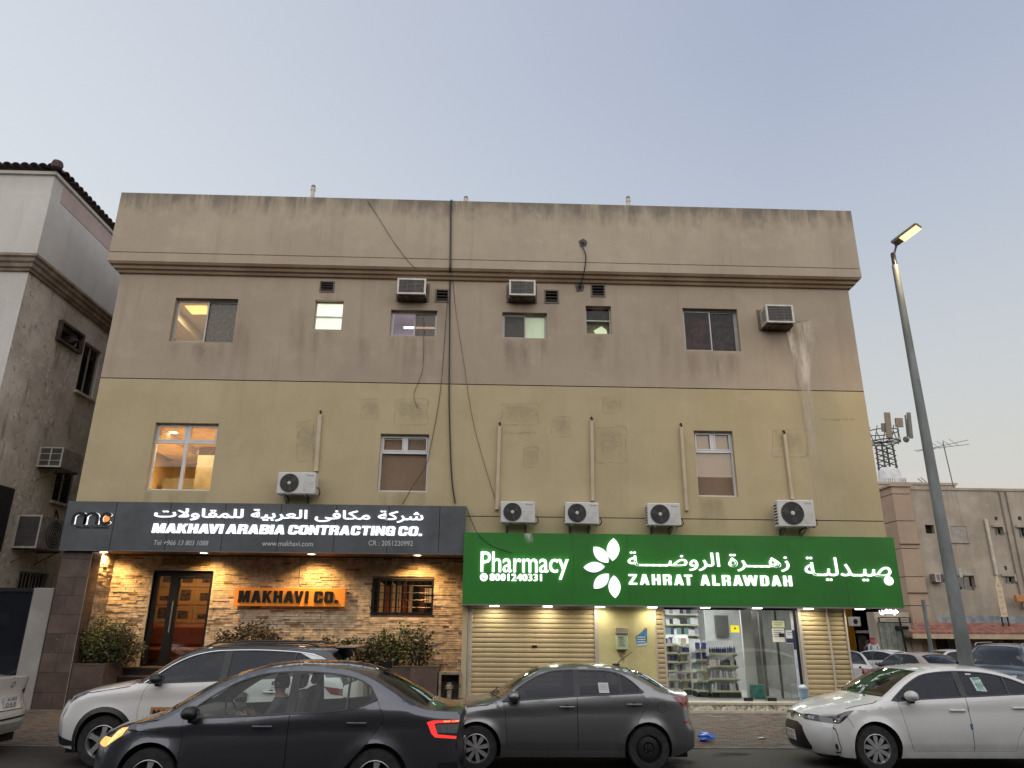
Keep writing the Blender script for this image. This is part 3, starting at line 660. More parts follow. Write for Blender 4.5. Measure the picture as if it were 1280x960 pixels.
m_sac = M('split_unit_casing', (.60,.60,.58), .5, var=.05, scale=5); m_fan = M('fan_guard_dark', (.03,.03,.032), .5); m_wire = M('fan_guard_wire', (.09,.09,.09), .4, .4, var=0)
def split_unit(tl, br, label, Y=-.42, sc=1., name='outdoor_unit'):
    a, b, c, d = acr(tl, br, Y); w = b-a; h = d-c; g = empty(name, ((a+b)/2, Y, c), 0, label, 'air conditioner', 'split air conditioner outdoor units in a row above the signs')
    w2 = w/2; dep = .30; g.rotation_euler = (0, random.uniform(-.009, .009), random.uniform(-.012, .012))
    MB().bevbox(-w2, w2, 0, dep, 0, h, .018).build('casing', m_sac, g)
    fx, fz, r = -w2+h*.50+.03, h*.5, h*.42
    fan = MB().lathe([(r*1.03,-.003),(r*1.03,-.012),(r*.97,-.014),(r*.96,-.004),(0,-.004)], 'y', 32, (fx,0,fz)).build('fan_guard', m_fan, g, smooth=True)
    mb = MB()
    for k in range(5):
        rr = r*(.25+.17*k); mb.lathe([(rr-.0065,-.018),(rr+.0065,-.018),(rr+.0065,-.024),(rr-.0065,-.024),(rr-.0065,-.018)], 'y', 30, (fx,0,fz))
    for k in range(8):
        an = k*math.pi/4+.2; ca, sa = math.cos(an), math.sin(an); mb.tube([(fx+r*.15*ca,-.02,fz+r*.15*sa),(fx+r*.97*ca,-.02,fz+r*.97*sa)], .004, 5)
    mb.build('guard_ring', m_wire, fan)
    MB().lathe([(0,-.032),(r*.17,-.030),(r*.19,-.02)], 'y', 20, (fx,0,fz)).build('guard_hub', M('guard_hub_grey', (.55,.55,.53), .4), fan, smooth=True)
    for k in range(3):
        an = k*2.094+.5; mb = MB(); pts = [(fx+r*t_*math.cos(an+s_), fz+r*t_*math.sin(an+s_)) for t_, s_ in ((.18,0),(.8,-.1),(.9,.4),(.55,.55),(.18,.5))]
        mb.prism(pts, -.008, -.0055); mb.build('fan_blade', M('fan_blade_grey', (.10,.10,.10), .4), fan)
    MB().bevbox(w2-.27, w2-.05, -.006, .0005, h*.12, h*.58, .003).build('service_cover', M('split_cover', (.56,.56,.54), .55), g)
    lettering('Gree', w2-.22, w2-.06, h*.83, h*.90, -.0015, 0, m_fan, g, name='badge')
    for k in range(7):
        z = h*(.12+.11*k); box('side_grille_slot', -w2-.004, -w2+.004, .05, .24, z, z+h*.055, m_dark, g)
    for x in (-w2*.62, w2*.5):
        mb = MB(); mb.box(x-.02, x+.02, .0, -Y+.0, -.035, -.002); mb.box(x-.02, x+.02, -Y-.03, -Y, -.2, -.035); mb.tube([(x,.05,-.035),(x,-Y-.02,-.19)], .013, 6)
        mb.build('bracket', M('galvanised_bracket', (.18,.17,.16), .6, .3, scale=12, var=.3), g)
    pts = [(w2-.01,.15,h*.35),(w2+.06,.12,h*.3),(w2+.09,.16,h*.12),(w2+.05,.25,h*.02),(w2+.0,-Y,h*.05)]
    MB().tube(pts, .013, 6).build('hose', m_black, g)
    return g
split_unit((348,590),(393,617.5), 'white split air conditioner unit alone above the grey sign')
split_unit((626,626.5),(669,653.5), 'white split air conditioner unit at the left end of the green sign')
split_unit((706,627.5),(749,655), 'white split air conditioner unit second from the left above the green sign')
split_unit((809,628.5),(852,657), 'white split air conditioner unit third along the green sign, left of the brown window')
split_unit((971,624.5),(1021,658.5), 'large white split air conditioner unit at the right end of the green sign', Y=-.46)

m_trunk = M('pipe_trunking_cream', (.50,.42,.30), .6, var=.07)
def trunk(p0, p1, w, label):
    (x0, z0), (x1, z1) = P(*p0, -.05), P(*p1, -.05); g = empty('pipe_trunk', (x0, 0, z1), 0, label, 'pipe trunking', 'cream pipe trunks above the split units')
    dx = x1-x0; L = z0-z1; mb = MB(); vs = []
    for zz, xx in ((0, dx), (L, 0)):
        for sx_, yy in ((-w/2,-.006),(w/2,-.006),(w/2,-.07),(w/2-.012,-.08),(-w/2+.012,-.08),(-w/2,-.07)): vs.append((xx+sx_, yy, zz))
    fs = [(k, (k+1) % 6, 6+(k+1) % 6, 6+k) for k in range(6)]+[tuple(range(6)), tuple(range(11, 5, -1))]
    mb.add(vs, fs); mb.build('trunk_cover', m_trunk, g)
    MB().tube([(0,-.03,L),(.015,-.05,L+.05),(.005,-.03,L+.1),(-.01,0,L+.09)], .022, 7).build('wall_hose', m_black, g)
    return g
trunk((400,518),(395,589),.10,'cream pipe trunk rising from the split unit over the grey sign')
trunk((624.5,533),(621,637),.085,'cream pipe trunk ending beside the first split unit over the green sign')
trunk((739.5,526),(741,626),.085,'cream pipe trunk running straight down to the second unit over the green sign')
trunk((851.5,534),(858.5,638),.085,'cream pipe trunk left of the brown-paned right window')
trunk((980.5,543),(990.5,624),.085,'cream pipe trunk above the large right-hand unit')

def wire(pts, r, label, Y=-.03, name='hanging_wire', m=None, group=None, cat='cable'):
    o = MB().tube([(*(lambda q: (q[0],))(P(x, y, yy)), yy, P(x, y, yy)[1]) for x, y, yy in pts], r, 6).build(name, m or m_black, None, True)
    return tag(o, label, cat, group)
wire(smoothpts([(564,252.5,-.10),(563.5,254,-.31),(563,300,-.31),(562.5,335,-.31),(562.5,350,-.04),(562,420,-.04),(561.5,500,-.04),(563,560,-.04),(565,600,-.04),(569,629,-.04)]), .020, 'thick black cable hanging down the middle of the facade from the roof edge')
wire(smoothpts([(566,252.5,-.10),(565,256,-.3),(564.5,330,-.3),(566,350,-.03),(570,390,-.03),(580,455,-.03),(590,520,-.03),(604,575,-.03),(620,626,-.03)]), .0055, 'thin wire slanting right from the roof edge to the first unit over the green sign')
wire(smoothpts([(459,250,-.29),(475,275,-.29),(492,302,-.29),(510,326,-.29),(521,337,-.28)]), .006, 'thin wire slanting across the parapet above the left window unit')
wire(smoothpts([(559,377,-.03),(554,450,-.03),(549,500,-.03),(539,555,-.03),(532,583,-.03),(517,606,-.03),(503,630,-.03)]), .0075, 'thin wire crossing the small office window down to the grey sign')
wire(smoothpts([(529,395,-.03),(529,455,-.03),(524,475,-.03),(518,490,-.03),(518,500,-.03),(523,511,-.03)]), .006, 'short loose wire with a hooked end below the lilac-lit window')
wire(smoothpts([(728,308,-.3),(732,318,-.32),(731.5,332,-.32),(728,348,-.16),(725,359,-.03)]), .015, 'short black cable between two broken outlets under the parapet')
wire(smoothpts([(583,633,-.03),(589,650,-.06),(598,668,-.30),(615,682,-.32),(640,691,-.32)]), .0075, 'thin wire drooping from the grey sign over the green sign corner')
m_pvc = M('pvc_pipe', (.55,.50,.42), .6, var=.1)
for (px, top, base, yy, lab) in ((392,232,251,.3,'white vent pipe standing highest on the roof edge at left'),(582.5,246,256,.3,'short white vent pipe behind the roof edge at the black cable'),(785,246,262,.3,'short white vent pipe on the right half of the roof edge')):
    x, z = P(px, top, yy); g = empty('vent_pipe', (x, yy, z-2.2), 0, lab, 'pipe', 'vent pipes on the roof')
    MB().lathe([(.055,0),(.055,2.02),(.068,2.03),(.068,2.12)], 'z', 14).build('pipe', m_pvc, g, True)
    MB().lathe([(.062,2.121),(.062,2.16),(.05,2.2),(0,2.21)], 'z', 14).build('cap', M('pipe_cap', (.2,.2,.2), .6), g, True)
x, z = P(538, 250.5, 0); tag(MB().bevbox(x-.22, x+.22, -.05, .15, ZTOP, ZTOP+.05, .01).build('loose_block', M('loose_block_grey', (.14,.13,.12), .9)), 'flat grey slab lying on the roof edge near the black cable', 'slab')

# ---------------------------------------------------------------- grey sign (left)
YS = -.25
gx0, gx1 = P(75,686.5,YS)[0], P(581,693,YS)[0]; gz0 = (P(75,686,YS)[1]+P(580,693,YS)[1])/2; gz1 = (P(88,628,YS)[1]+P(582,631,YS)[1])/2
gx0 = XL-.03
sg = empty('grey_shop_sign', ((gx0+gx1)/2, YS, gz0), 0, 'long dark grey panel sign with white contracting company lettering over the stone-clad front', 'sign'); sg.location = (0,0,0)
m_gp = M('grey_composite_panel', (.085,.095,.105), .5, .1, var=.16, scale=1.2, coat=.0)
seams = [gx0]+[P(x,660,YS)[0] for x in (141,209.5,279,349,418.5,485,549)]+[gx1]
seams2 = [gx0]; step = (P(349,660,YS)[0]-P(279,660,YS)[0])
for i in range(len(seams)-1):
    a, b = seams[i]+(.006 if i else 0), seams[i+1]-(.006 if i < len(seams)-2 else 0)
    MB().bevbox(a, b, YS, YS+.02+random.uniform(0,.003), gz0, gz1, .003).build('sign_panel', m_gp, sg)
mb = MB(); mb.box(gx0+.01, gx1-.01, YS+.025, -.005, gz0+.01, gz1-.003); mb.build('sign_box', M('sign_box_black', (.02,.02,.02), .6), sg)
box('soffit', XL+.05, gx1, YS+.03, 1.05, gz0+.012, gz0+.05, M('soffit_brown', (.16,.10,.06), .8), bld)
box('bottom_trim', gx0, gx1, YS+.002, YS+.06, gz0-.02, gz0-.001, M('grey_trim', (.16,.16,.17), .5), sg)
e_w = emit('lit_white_letter', (.95,.97,1.), 1.15); e_g = emit('lit_white_letter_edge', (.8,.84,.9), .6)
def sbox(tl, br, Y): x0, z1 = P(*tl, Y); x1, z0 = P(*br, Y); return x0, x1, z0, z1
def text_px(body, tl, br, Y, depth, m, parent, **k):
    a, b, c, d = sbox(tl, br, Y); return lettering(body, a, b, c, d, Y, depth, m, parent, **k)
bq = sbox((192,654.5), (528.5,670), YS-.012); block_text('MAKHAVI ARABIA CONTRACTING CO.', *bq, YS-.012, .045, e_w, sg, s=.235, h=.20, gap=.085, shear=.07, space=.18)
text_px(shape_ar('شركة مكافى العربية للمقاولات'), (195,635), (529,654), YS-.012, .045, e_w, sg, split=True, offset=.012, name='letter')
m_sm = M('small_white_print', (.55,.56,.58), .5, var=0)
text_px('Tel +966 13 803 1088', (193,675), (260,682), YS-.003, .004, m_sm, sg, shear=.18, offset=.004)
text_px('www.makhavi.com', (328,676), (391,683), YS-.003, .004, m_sm, sg, offset=.004)
text_px('CR : 2051220992', (461,675.5), (516,682.5), YS-.003, .004, m_sm, sg, offset=.004)
# the round-shouldered m and c of the logo
def stroke(name, pts, w, Y, depth, m, parent):
    pts = [Vector(p) for p in pts]; L, Rr = [], []
    for i, p in enumerate(pts):
        d = (pts[min(i+1,len(pts)-1)]-pts[max(i-1,0)]).normalized(); n = Vector((-d.y, d.x)); L.append(p+n*w/2); Rr.append(p-n*w/2)
    mb = MB(); n = len(pts)
    vs = [(p.x,Y,p.y) for p in L]+[(p.x,Y,p.y) for p in Rr]+[(p.x,Y-depth,p.y) for p in L]+[(p.x,Y-depth,p.y) for p in Rr]; fs = []
    for i in range(n-1): fs += [(i,i+1,n+i+1,n+i),(2*n+i,3*n+i,3*n+i+1,2*n+i+1),(i,2*n+i,2*n+i+1,i+1),(n+i,n+i+1,3*n+i+1,3*n+i)]
    fs += [(0,n,3*n,2*n),(n-1,3*n-1,4*n-1,2*n-1)]
    mb.add(vs, fs); return mb.build(name, m, parent)
def arc(cx, cz, r, a0, a1, n=12, rz=None): return [(cx+r*math.cos(R_(a0+(a1-a0)*k/n)), cz+(rz or r)*math.sin(R_(a0+(a1-a0)*k/n))) for k in range(n+1)]
lx0, lz1 = P(93,641,YS); lx1, lz0 = P(141,656,YS); lw = lx1-lx0; lh = lz1-lz0; rr = lw*.145
e_b = emit('lit_white_logo_edge', (1,1,1), 1.2)
for k, (mm, dy, off, wd) in enumerate(((e_b, .012, .022, .050), (m_black, .03, 0, .062))):
    for j in range(2):
        cx = lx0+lw*(.17+.30*j)+off; cz = lz0+lh*.60
        stroke('logo_m', [(cx-rr, lz0)]+arc(cx, cz, rr, 180, 0, rz=lh*.36)+[(cx+rr, lz0)], wd, YS-.002-.012*k, dy, mm, sg)
    stroke('logo_c', arc(lx0+lw*.83+off*.6, lz0+lh*.5, lw*.125, 35, 325, 18, lh*.45), wd, YS-.002-.012*k, dy, mm, sg)
MB().lathe([(0,-.03),(.062,-.03),(.062,0)], 'y', 20, (lx0+lw*.83, YS, lz0+lh*.5)).build('logo_dot', emit('lit_orange_dot', (1.,.28,.05), .9), sg)
text_px('We Build Tomorrow..', (95,657), (137,661), YS-.003, .004, m_black, sg, offset=.012)
# recessed downlights
g_spot = 'warm downlights under the grey sign'
for i, (px, py) in enumerate(((130,689.5),(255,690.5),(389.5,691.5),(522,692))):
    yy = .28; zz = gz0+.010; x = P(px, py, yy)[0]
    g = empty('downlight', (x, yy, zz), 0, ['round warm downlight under the grey sign beside the granite pillar','round warm downlight under the grey sign above the glass office door','round warm downlight under the grey sign above the orange sign','round warm downlight under the grey sign above the barred window'][i], 'lamp', g_spot)
    MB().lathe([(0,-.012),(.085,-.012)], 'z', 18).build('lens', emit('warm_lens', (1.,.86,.62), 14.), g)
    MB().lathe([(.085,-.012),(.105,-.016),(.115,0)], 'z', 18).build('bezel', M('bezel_white', (.7,.6,.45), .4), g)
    l = bpy.data.lights.new('spot', 'SPOT'); l.energy = 165; l.color = (1., .60, .22); l.spot_size = R_(128); l.spot_blend = .85; l.shadow_soft_size = .06
    o = bpy.data.objects.new('beam', l); C.objects.link(o); o.parent = g; o.location = (0, .12, -.03); o.rotation_euler = (R_(16), 0, 0)

# ---------------------------------------------------------------- ground floor, office front
YW = 1.0
m_gran = M('brown_granite', (.115,.078,.062), .42, var=.22, scale=2.2, bmp=.05)
m_gran2 = M('brown_granite_dark', (.09,.06,.048), .42, var=.22, scale=2.6)
m_grout = M('granite_joint', (.22,.17,.14), .9, var=.1)
pxr = P(116,690,-.12)[0]
pil = empty('granite_pillar', ((XL+pxr)/2, -.12, 0), 0, 'brown granite tiled pillar holding up the left end of the grey sign', 'pillar'); pil.location = (0,0,0)
box('core', XL+.012, pxr-.012, -.108, .3, .1, gz0-.02, m_grout, pil)
zz = .12; row = 0
while zz < gz0-.03:
    h = min(.40, gz0-.022-zz); cuts = [XL, pxr] if row % 3 == 1 else [XL, XL+(pxr-XL)*random.choice((.42,.5,.6)), pxr]
    for i in range(len(cuts)-1):
        box('granite_tile', cuts[i]+.003, cuts[i+1]-.003, -.12-random.uniform(0,.002), -.107, zz+.004, zz+h-.004, random.choice((m_gran, m_gran, m_gran2)), pil)
    box('granite_tile', pxr-.013, pxr, -.12, .3, zz+.004, zz+h-.004, m_gran2, pil)
    zz += .40; row += 1
box('edge_trim', pxr-.006, pxr+.006, -.126, -.1205, .12, gz0-.025, M('pale_edge', (.30,.24,.2), .5), pil)

# stone strips
m_mort = M('stone_mortar', (.16,.12,.085), .95, var=.2)
stone_m = [M('stone_strip_%s' % n, c_, .85, var=.22, scale=7, bmp=.4, bscale=40) for n, c_ in (('sand',(.64,.50,.34)),('tan',(.58,.44,.29)),('cream',(.68,.54,.38)),('brown',(.30,.18,.10)),('buff',(.62,.47,.31)))]
GRX = P(580,760,YW)[0]
def ww(tl, br): return acr(tl, br, YW)
DOOR = ww((193,713),(248,833)); DOOR = (P(193,714,YW)[0], P(268,714,YW)[0], P(180,833,YW)[1], P(193,713,YW)[1])
GW = ww((466,723),(541,768.5))
stw = empty('stone_clad_front', (-5, YW, 0), 0, 'sand coloured stacked stone wall lit by warm downlights around the office door', 'wall'); stw.location = (0,0,0)
mb = MB(); holed_wall(mb, pxr-.1, GRX+.1, .1, gz0+.0, [DOOR, GW], YW+.005, .25); mb.build('mortar_wall', m_mort, stw)
strips = []; z = .12; r0 = random.Random(3)
while z < gz0-.02:
    h = r0.choice((.035,.045,.05,.06)); x = pxr-.05+r0.uniform(-.3,0)
    while x < GRX:
        l = r0.uniform(.14,.46); a, b = max(x, pxr-.02), min(x+l, GRX)
        segs = [(a, b)]
        for H in (DOOR, GW):
            if z+h > H[2]-.02 and z < H[3]+.02:
                ns = []
                for s0, s1 in segs:
                    if s1 <= H[0] or s0 >= H[1]: ns.append((s0, s1)); continue
                    if s0 < H[0]: ns.append((s0, H[0]))
                    if s1 > H[1]: ns.append((H[1], s1))
                segs = ns
        for s0, s1 in segs:
            if s1-s0 > .04: strips.append((s0, s1, z, min(z+h, gz0-.01), r0.uniform(.01,.045), r0.choices(range(5), (5,4,3.4,.8,5))[0]))
        x += l
    z += h
strips.sort(key=lambda s: -(s[1]-s[0])*(s[3]-s[2])*(1.6 if s[2] > 1.3 else .3))
stuffm = MB()
for i, (a, b, c, d, o_, mi) in enumerate(strips):
    if i < 300:
        box('stone', a+.002, b-.002, YW-o_, YW+.004, c+.003, d-.003, stone_m[mi], stw)
    else: stuffm.box(a+.002, b-.002, YW-o_, YW+.004, c+.003, d-.003, mi)
so_ = stuffm.build('stone_strips', stone_m, stw); so_['kind'] = 'stuff'
# left return of the recess, same stone
mb = MB(); z = .12
while z < gz0-.02:
    h = r0.choice((.04,.05,.06)); y = .30
    while y < YW:
        l = r0.uniform(.12,.4); mb.box(pxr-.08, pxr-.03+r0.uniform(0,.03), y+.002, min(y+l, YW)-.002, z+.003, z+h-.003, r0.choices(range(5), (5,4,3.4,.8,5))[0]); y += l
    z += h
o_ = mb.build('return_stone_strips', stone_m, stw); o_['kind'] = 'stuff'
box('return_backing', pxr-.1, pxr-.079, .30, YW+.1, .1, gz0, m_mort, stw)
box('small_ledge', P(116,753,.9)[0], P(131,753,.9)[0], .82, .97, P(120,754,.9)[1], P(120,752,.9)[1], M('ledge_grey', (.3,.28,.26), .6), stw)
# right end wall of the recess
box('recess_end', GRX, GRX+.12, -.05, YW+.2, .1, gz0, m_lo, bld)

# orange sign with black letters
ox = acr((295,734.5),(431,758.5), .86)
og = empty('orange_sign', (0,0,0), 0, 'orange backlit board with black raised letters on the stone wall', 'sign')
MB().bevbox(ox[0], ox[1], .80, .92, ox[2], ox[3], .006).build('board', M('orange_board', (.78,.27,.035), .45, var=.06, emis=(1.,.30,.03), es=.16), og)
bx = acr((299,738),(422,754), .76); block_text('MAKHAVI CO.', bx[0], bx[1], bx[2], bx[3], .80, .05, m_black, og, s=.30, h=.24, gap=.16, space=.36)
for xx in (ox[0]+.3, ox[1]-.3): box('standoff', xx-.02, xx+.02, .92, .99, (ox[2]+ox[3])/2-.02, (ox[2]+ox[3])/2+.02, m_black, og)
wire([(376,693,.9),(375,706,.9),(373.5,727,.9),(375,733,.88)], .006, 'thin black wire hanging from the soffit down to the orange sign')
# plaque over the door with religious greeting (small dark lettering)
pq = acr((203,697),(262,707), .93)
pg = empty('door_plaque', (0,0,0), 0, 'small gilt plaque with dark script above the office door', 'plaque')
MB().bevbox(pq[0], pq[1], .93, .955, pq[2], pq[3], .004).build('plate', M('gilt_plate', (.32,.2,.06), .4, .5), pg)
px_ = acr((222,699.5),(241,706), .925); lettering(shape_ar('بسم الله').replace('س','ص').replace('ﷲ',''), px_[0], px_[1], px_[2], px_[3], .929, .004, m_black, pg)

# glass door
a, b, c, d = DOOR; dg = empty('office_door', ((a+b)/2, YW, c), 0, 'black framed glass double door of the office showing a warm panelled room', 'door'); dg.location = (0,0,0)
yy = YW+.08; mb = MB(); mb.box(a,b,yy,yy+.09,d-.13,d); mb.box(a,a+.10,yy,yy+.09,c,d-.13); mb.box(b-.06,b,yy,yy+.09,c,d-.13)
mb.build('door_frame', m_black, dg)
mx_ = a+(b-a)*.335
MB().box(mx_-.09, mx_+.09, yy+.001, yy+.088, c+.005, d-.13).build('mullion', m_black, dg)
mb = MB(); frame(mb, mx_+.09, b-.06, c+.01, d-.135, yy+.02, yy+.07, .045); mb.build('door_leaf', m_black, dg)
g_door = glass('door_glass', (.80,.74,.68), ior=1.45)
box('pane', a+.10, mx_-.09, yy+.04, yy+.046, c+.02, d-.13, g_door, dg); box('pane', mx_+.135, b-.105, yy+.045, yy+.051, c+.055, d-.18, g_door, dg)
MB().tube([(mx_+.06, yy-.05, c+.75), (mx_+.06, yy-.05, c+1.45)], .018, 8).build('handle', M('steel_handle', (.6,.6,.58), .25, .9, var=0), dg, True)
tm = M('stone_trim_pale', (.46,.38,.29), .7)
mb = MB(); mb.box(a-.07, a, YW-.03, YW+.1, c, d+.07); mb.box(b, b+.05, YW-.03, YW+.1, c, d+.07); mb.box(a, b, YW-.03, YW+.1, d, d+.07); mb.build('door_surround', tm, stw)
# office lobby
y0, y1 = YW+.2, YW+1.5; A, B, Z0, Z1 = XL+.12, b+.9, c-.02, d+.25
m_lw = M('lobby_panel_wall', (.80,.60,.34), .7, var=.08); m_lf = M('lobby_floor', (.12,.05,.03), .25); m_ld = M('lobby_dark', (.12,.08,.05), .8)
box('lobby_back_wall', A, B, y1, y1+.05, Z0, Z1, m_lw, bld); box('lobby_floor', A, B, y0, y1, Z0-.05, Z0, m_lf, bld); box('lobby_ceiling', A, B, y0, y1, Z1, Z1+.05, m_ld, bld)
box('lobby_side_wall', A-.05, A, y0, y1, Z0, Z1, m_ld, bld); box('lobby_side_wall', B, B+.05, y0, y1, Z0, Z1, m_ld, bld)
nx, nz = 5, 6; px0 = A+.02
for i in range(nx):
    for j in range(nz):
        xx = px0+i*.50; zz = Z0+.55+j*.44
        if zz+.42 > Z1: continue
        fp = box('wall_panel', xx, xx+.47, y1-.03, y1-.002, zz, zz+.41, M('lobby_panel', (.50,.31,.13), .6, var=.05), bld)
        pic = MB(); pic.bevbox(xx+.10, xx+.36, y1-.045, y1-.031, zz+.11, zz+.11+.10+.08*((i*2+j) % 3), .004); pic.build('picture', M('picture_dark', (.12,.08,.05), .6, var=.6, scale=14), fp)
sf = empty('sofa', (a+.55, y1-.86, Z0), 0, 'brown leather sofa inside the office lobby behind the glass door', 'sofa'); m_sofa = M('brown_leather', (.20,.055,.025), .4)
MB().bevbox(-1.0,.75,0,.7,.1,.42,.06).build('seat', m_sofa, sf); MB().bevbox(-1.0,.75,.55,.8,.42,.95,.07).build('backrest', m_sofa, sf)
for s in (-1.18,.75): MB().bevbox(s,s+.18,0,.8,.1,.62,.05).build('armrest', m_sofa, sf)
arealight('lobby_light', ((a+b)/2-.1, y0+.5, Z1-.08), 1.6, .7, 26, (1.,.66,.32)).parent = bld

# barred window right
a, b, c, d = GW; bw = empty('barred_window', ((a+b)/2, YW, c), 0, 'black barred window in the stone wall between orange sign and green sign', 'window'); bw.location = (0,0,0)
mb = MB(); frame(mb, a, b, c, d, YW-.02, YW+.06, .05); mb.build('frame', m_black, bw)
for k in range(1, 9): xx = a+(b-a)*k/9; MB().tube([(xx,YW-.03,c+.02),(xx,YW-.03,d-.02)], .011, 6).build('bar', m_black, bw)
for k in range(1, 5): z = c+(d-c)*k/5; MB().tube([(a+.02,YW-.045,z),(b-.02,YW-.045,z)], .009, 6).build('bar', m_black, bw)
box('pane', a+.05, b-.05, YW+.10, YW+.106, c+.05, d-.05, glass('office_window_glass', (.8,.7,.6), ior=1.5), bw)
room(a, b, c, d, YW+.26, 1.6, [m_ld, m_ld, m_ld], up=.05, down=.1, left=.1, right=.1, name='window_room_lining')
for k in range(8):
    xx = a+.12+k*.145
    if k in (6,): continue
    mb = MB(); mb.add([(xx,YW+.5,c+.05),(xx+.10,YW+.5,c+.05),(xx+.10,YW+.5,d-.12),(xx,YW+.5,d-.05-.1*(k % 2))], [(0,1,2,3)]); mb.build('blind_slat', M('window_slat_%d' % (k % 3), ((.50,.34,.16),(.16,.06,.03),(.40,.27,.14))[k % 3], .8, emis=((1,.7,.35),(.4,.1,.04),(1,.7,.35))[k % 3], es=.22), bw)
for i in range(2):
    for j in range(2): box('lit_pane', b-.32+i*.13, b-.21+i*.13, YW+1.0, YW+1.02, c+.30+j*.20, c+.46+j*.20, emit('lit_inner_pane', (1.,.72,.38), .75), bw)

# steps, planters
PZ = P(95,831,-.1)[1]
m_soil = M('soil', (.05,.035,.025), .95, var=.3)
def planter(x0, x1, y0, y1, z0, z1, label, tile=.6):
    g = empty('planter', (0,0,0), 0, label, 'planter', 'granite planters in front of the office')
    box('core', x0+.012, x1-.012, y0+.012, y1-.01, z0, z1-.1, m_grout, g)
    n = max(1, round((x1-x0)/tile))
    for j in range(2):
        za, zb = z0+(z1-z0)*j/2, z0+(z1-z0)*(j+1)/2
        for i in range(n): box('granite_tile', x0+(x1-x0)*i/n+.003, x0+(x1-x0)*(i+1)/n-.003, y0-random.uniform(0,.002), y0+.013, za+.003, zb-.003, random.choice((m_gran, m_gran2)), g)
        for s, xx in ((0, x0), (1, x1-.013)): box('granite_tile', xx, xx+.013, y0, y1, za+.003, zb-.003, m_gran, g)
    mb = MB(); mb.box(x0-.01, x1+.01, y0-.012, y0+.09, z1+.001, z1+.025); mb.box(x0-.01, x0+.08, y0+.09, y1, z1+.001, z1+.025); mb.box(x1-.08, x1+.01, y0+.09, y1, z1+.001, z1+.025); mb.build('coping', m_gran, g)
    box('soil', x0+.08, x1-.08, y0+.09, y1, z1-.1, z1-.04, m_soil, g)
    return g
pr = P(129,845,-.1)[0]; planter(pxr+.0, pr, -.1, YW-.05, .12, PZ, 'brown granite planter between the granite pillar and the office steps', .7)
PZ2 = P(500,834,-.1)[1]; p2x0, p2x1 = P(272,834,-.1)[0], P(547,840,-.1)[0]
planter(p2x0, p2x1, -.1, YW-.05, .12, PZ2, 'long brown granite planter right of the office steps with a dry hedge', .62)
stp = empty('office_steps', (0,0,0), 0, 'dark polished granite steps up to the office door', 'steps'); m_step = M('black_step', (.03,.024,.022), .3, var=.15)
zf = DOOR[2]; sx0, sx1 = pr+.02, p2x0-.02; n = 5
for k in range(n):
    z1 = .12+(zf-.12)*(k+1)/n; y0 = -.05+.2*k
    box('tread', sx0, sx1, y0-.02, YW+.0, z1-.03, z1-.001, m_gran, stp); box('riser', sx0, sx1, y0, YW-.002, .1+(zf-.12)*k/n, z1-.031, m_step, stp)
# meter box with a pipe
mx0, mx1 = P(549,842,-.02)[0], P(577,842,-.02)[0]; mzt = P(560,840,-.02)[1]
mg = empty('meter_cabinet', (0,0,0), 0, 'small open stone-edged meter niche with a capped pipe at the end of the office front', 'meter box')
mb = MB(); frame(mb, mx0, mx1, .12, mzt, -.1, .3, .05); mb.build('frame', M('niche_stone', (.25,.2,.15), .9, scale=8, var=.3), mg)
box('back', mx0+.05, mx1-.05, .25, .29, .17, mzt-.05, M('niche_back', (.12,.1,.08), .9, scale=6, var=.3), mg)
xm = P(562,850,0)[0]; MB().lathe([(.055,.12),(.055,.62),(.085,.63),(.085,.70),(.05,.72),(.05,.76),(0,.765)], 'z', 14, (xm, -.0, 0)).build('pipe', M('old_pipe', (.28,.24,.18), .8, scale=12, var=.3), mg, True)
# ================================================================ PHARMACY FRONT
YG = -.30
px0, pz1 = P(580,666,YG); px1 = XR+.0; pz0 = (P(580,754,YG)[1]+P(1127,760,YG)[1])/2; pz1 = (pz1+P(1115,671,YG)[1])/2
ps = empty('green_pharmacy_sign', (0,0,0), 0, 'wide green pharmacy sign with glowing white lettering and petal flower emblem', 'sign')
m_green = M('green_sign_panel', (.028,.19,.026), .38, 0, var=.10, scale=.8, coat=.15)
xs_ = [px0+(px1-px0)*k/8 for k in range(9)]
for k in range(8): MB().box(xs_[k]+.0015, xs_[k+1]-.0015, YG, YG+.02, pz0, pz1).build('sign_panel', m_green, ps)
MB().box(px0+.005, px1-.005, YG+.022, -.006, pz0+.03, pz1-.003).build('sign_box', m_green, ps)
MB().box(px0, px1, YG+.003, YG+.05, pz0-.035, pz0-.001).build('bottom_trim', M('sign_trim_grey', (.28,.29,.28), .4, .5), ps)
box('soffit', px0, px1, YG+.052, .12, pz0-.02, pz0+.028, M('pharmacy_soffit', (.30,.28,.24), .8), bld)
e_p = emit('lit_white_acrylic', (1.,.98,1.), 1.5); e_l = emit('lit_lilac_acrylic', (.90,.86,1.), 1.05)
text_px('Pharmacy', (601,689.5), (711,724.5), YG-.015, .05, e_p, ps, split=True, bold=.006, offset=.0, name='letter')
text_px('8001240331', (612,717), (677.5,726.5), YG-.006, .02, e_p, ps, split=True, bold=.012, space=1.12, name='digit')
cx_, cz_ = P(604.8,721.5,YG); MB().lathe([(0,-.02),(.088,-.02),(.088,0)], 'y', 22, (cx_, YG-.004, cz_)).build('phone_disc', e_p, ps)
stroke('phone_handset', [(cx_-.035,cz_+.045),(cx_-.04,cz_+.01),(cx_-.015,cz_-.03),(cx_+.04,cz_-.045)], .02, YG-.026, .004, m_green, ps)
bq = sbox((785.5,717.8), (990,732.8), YG-.012); block_text('ZAHRAT ALRAWDAH', *bq, YG-.012, .04, e_p, ps, s=.18, h=.17, gap=.20, space=.36)
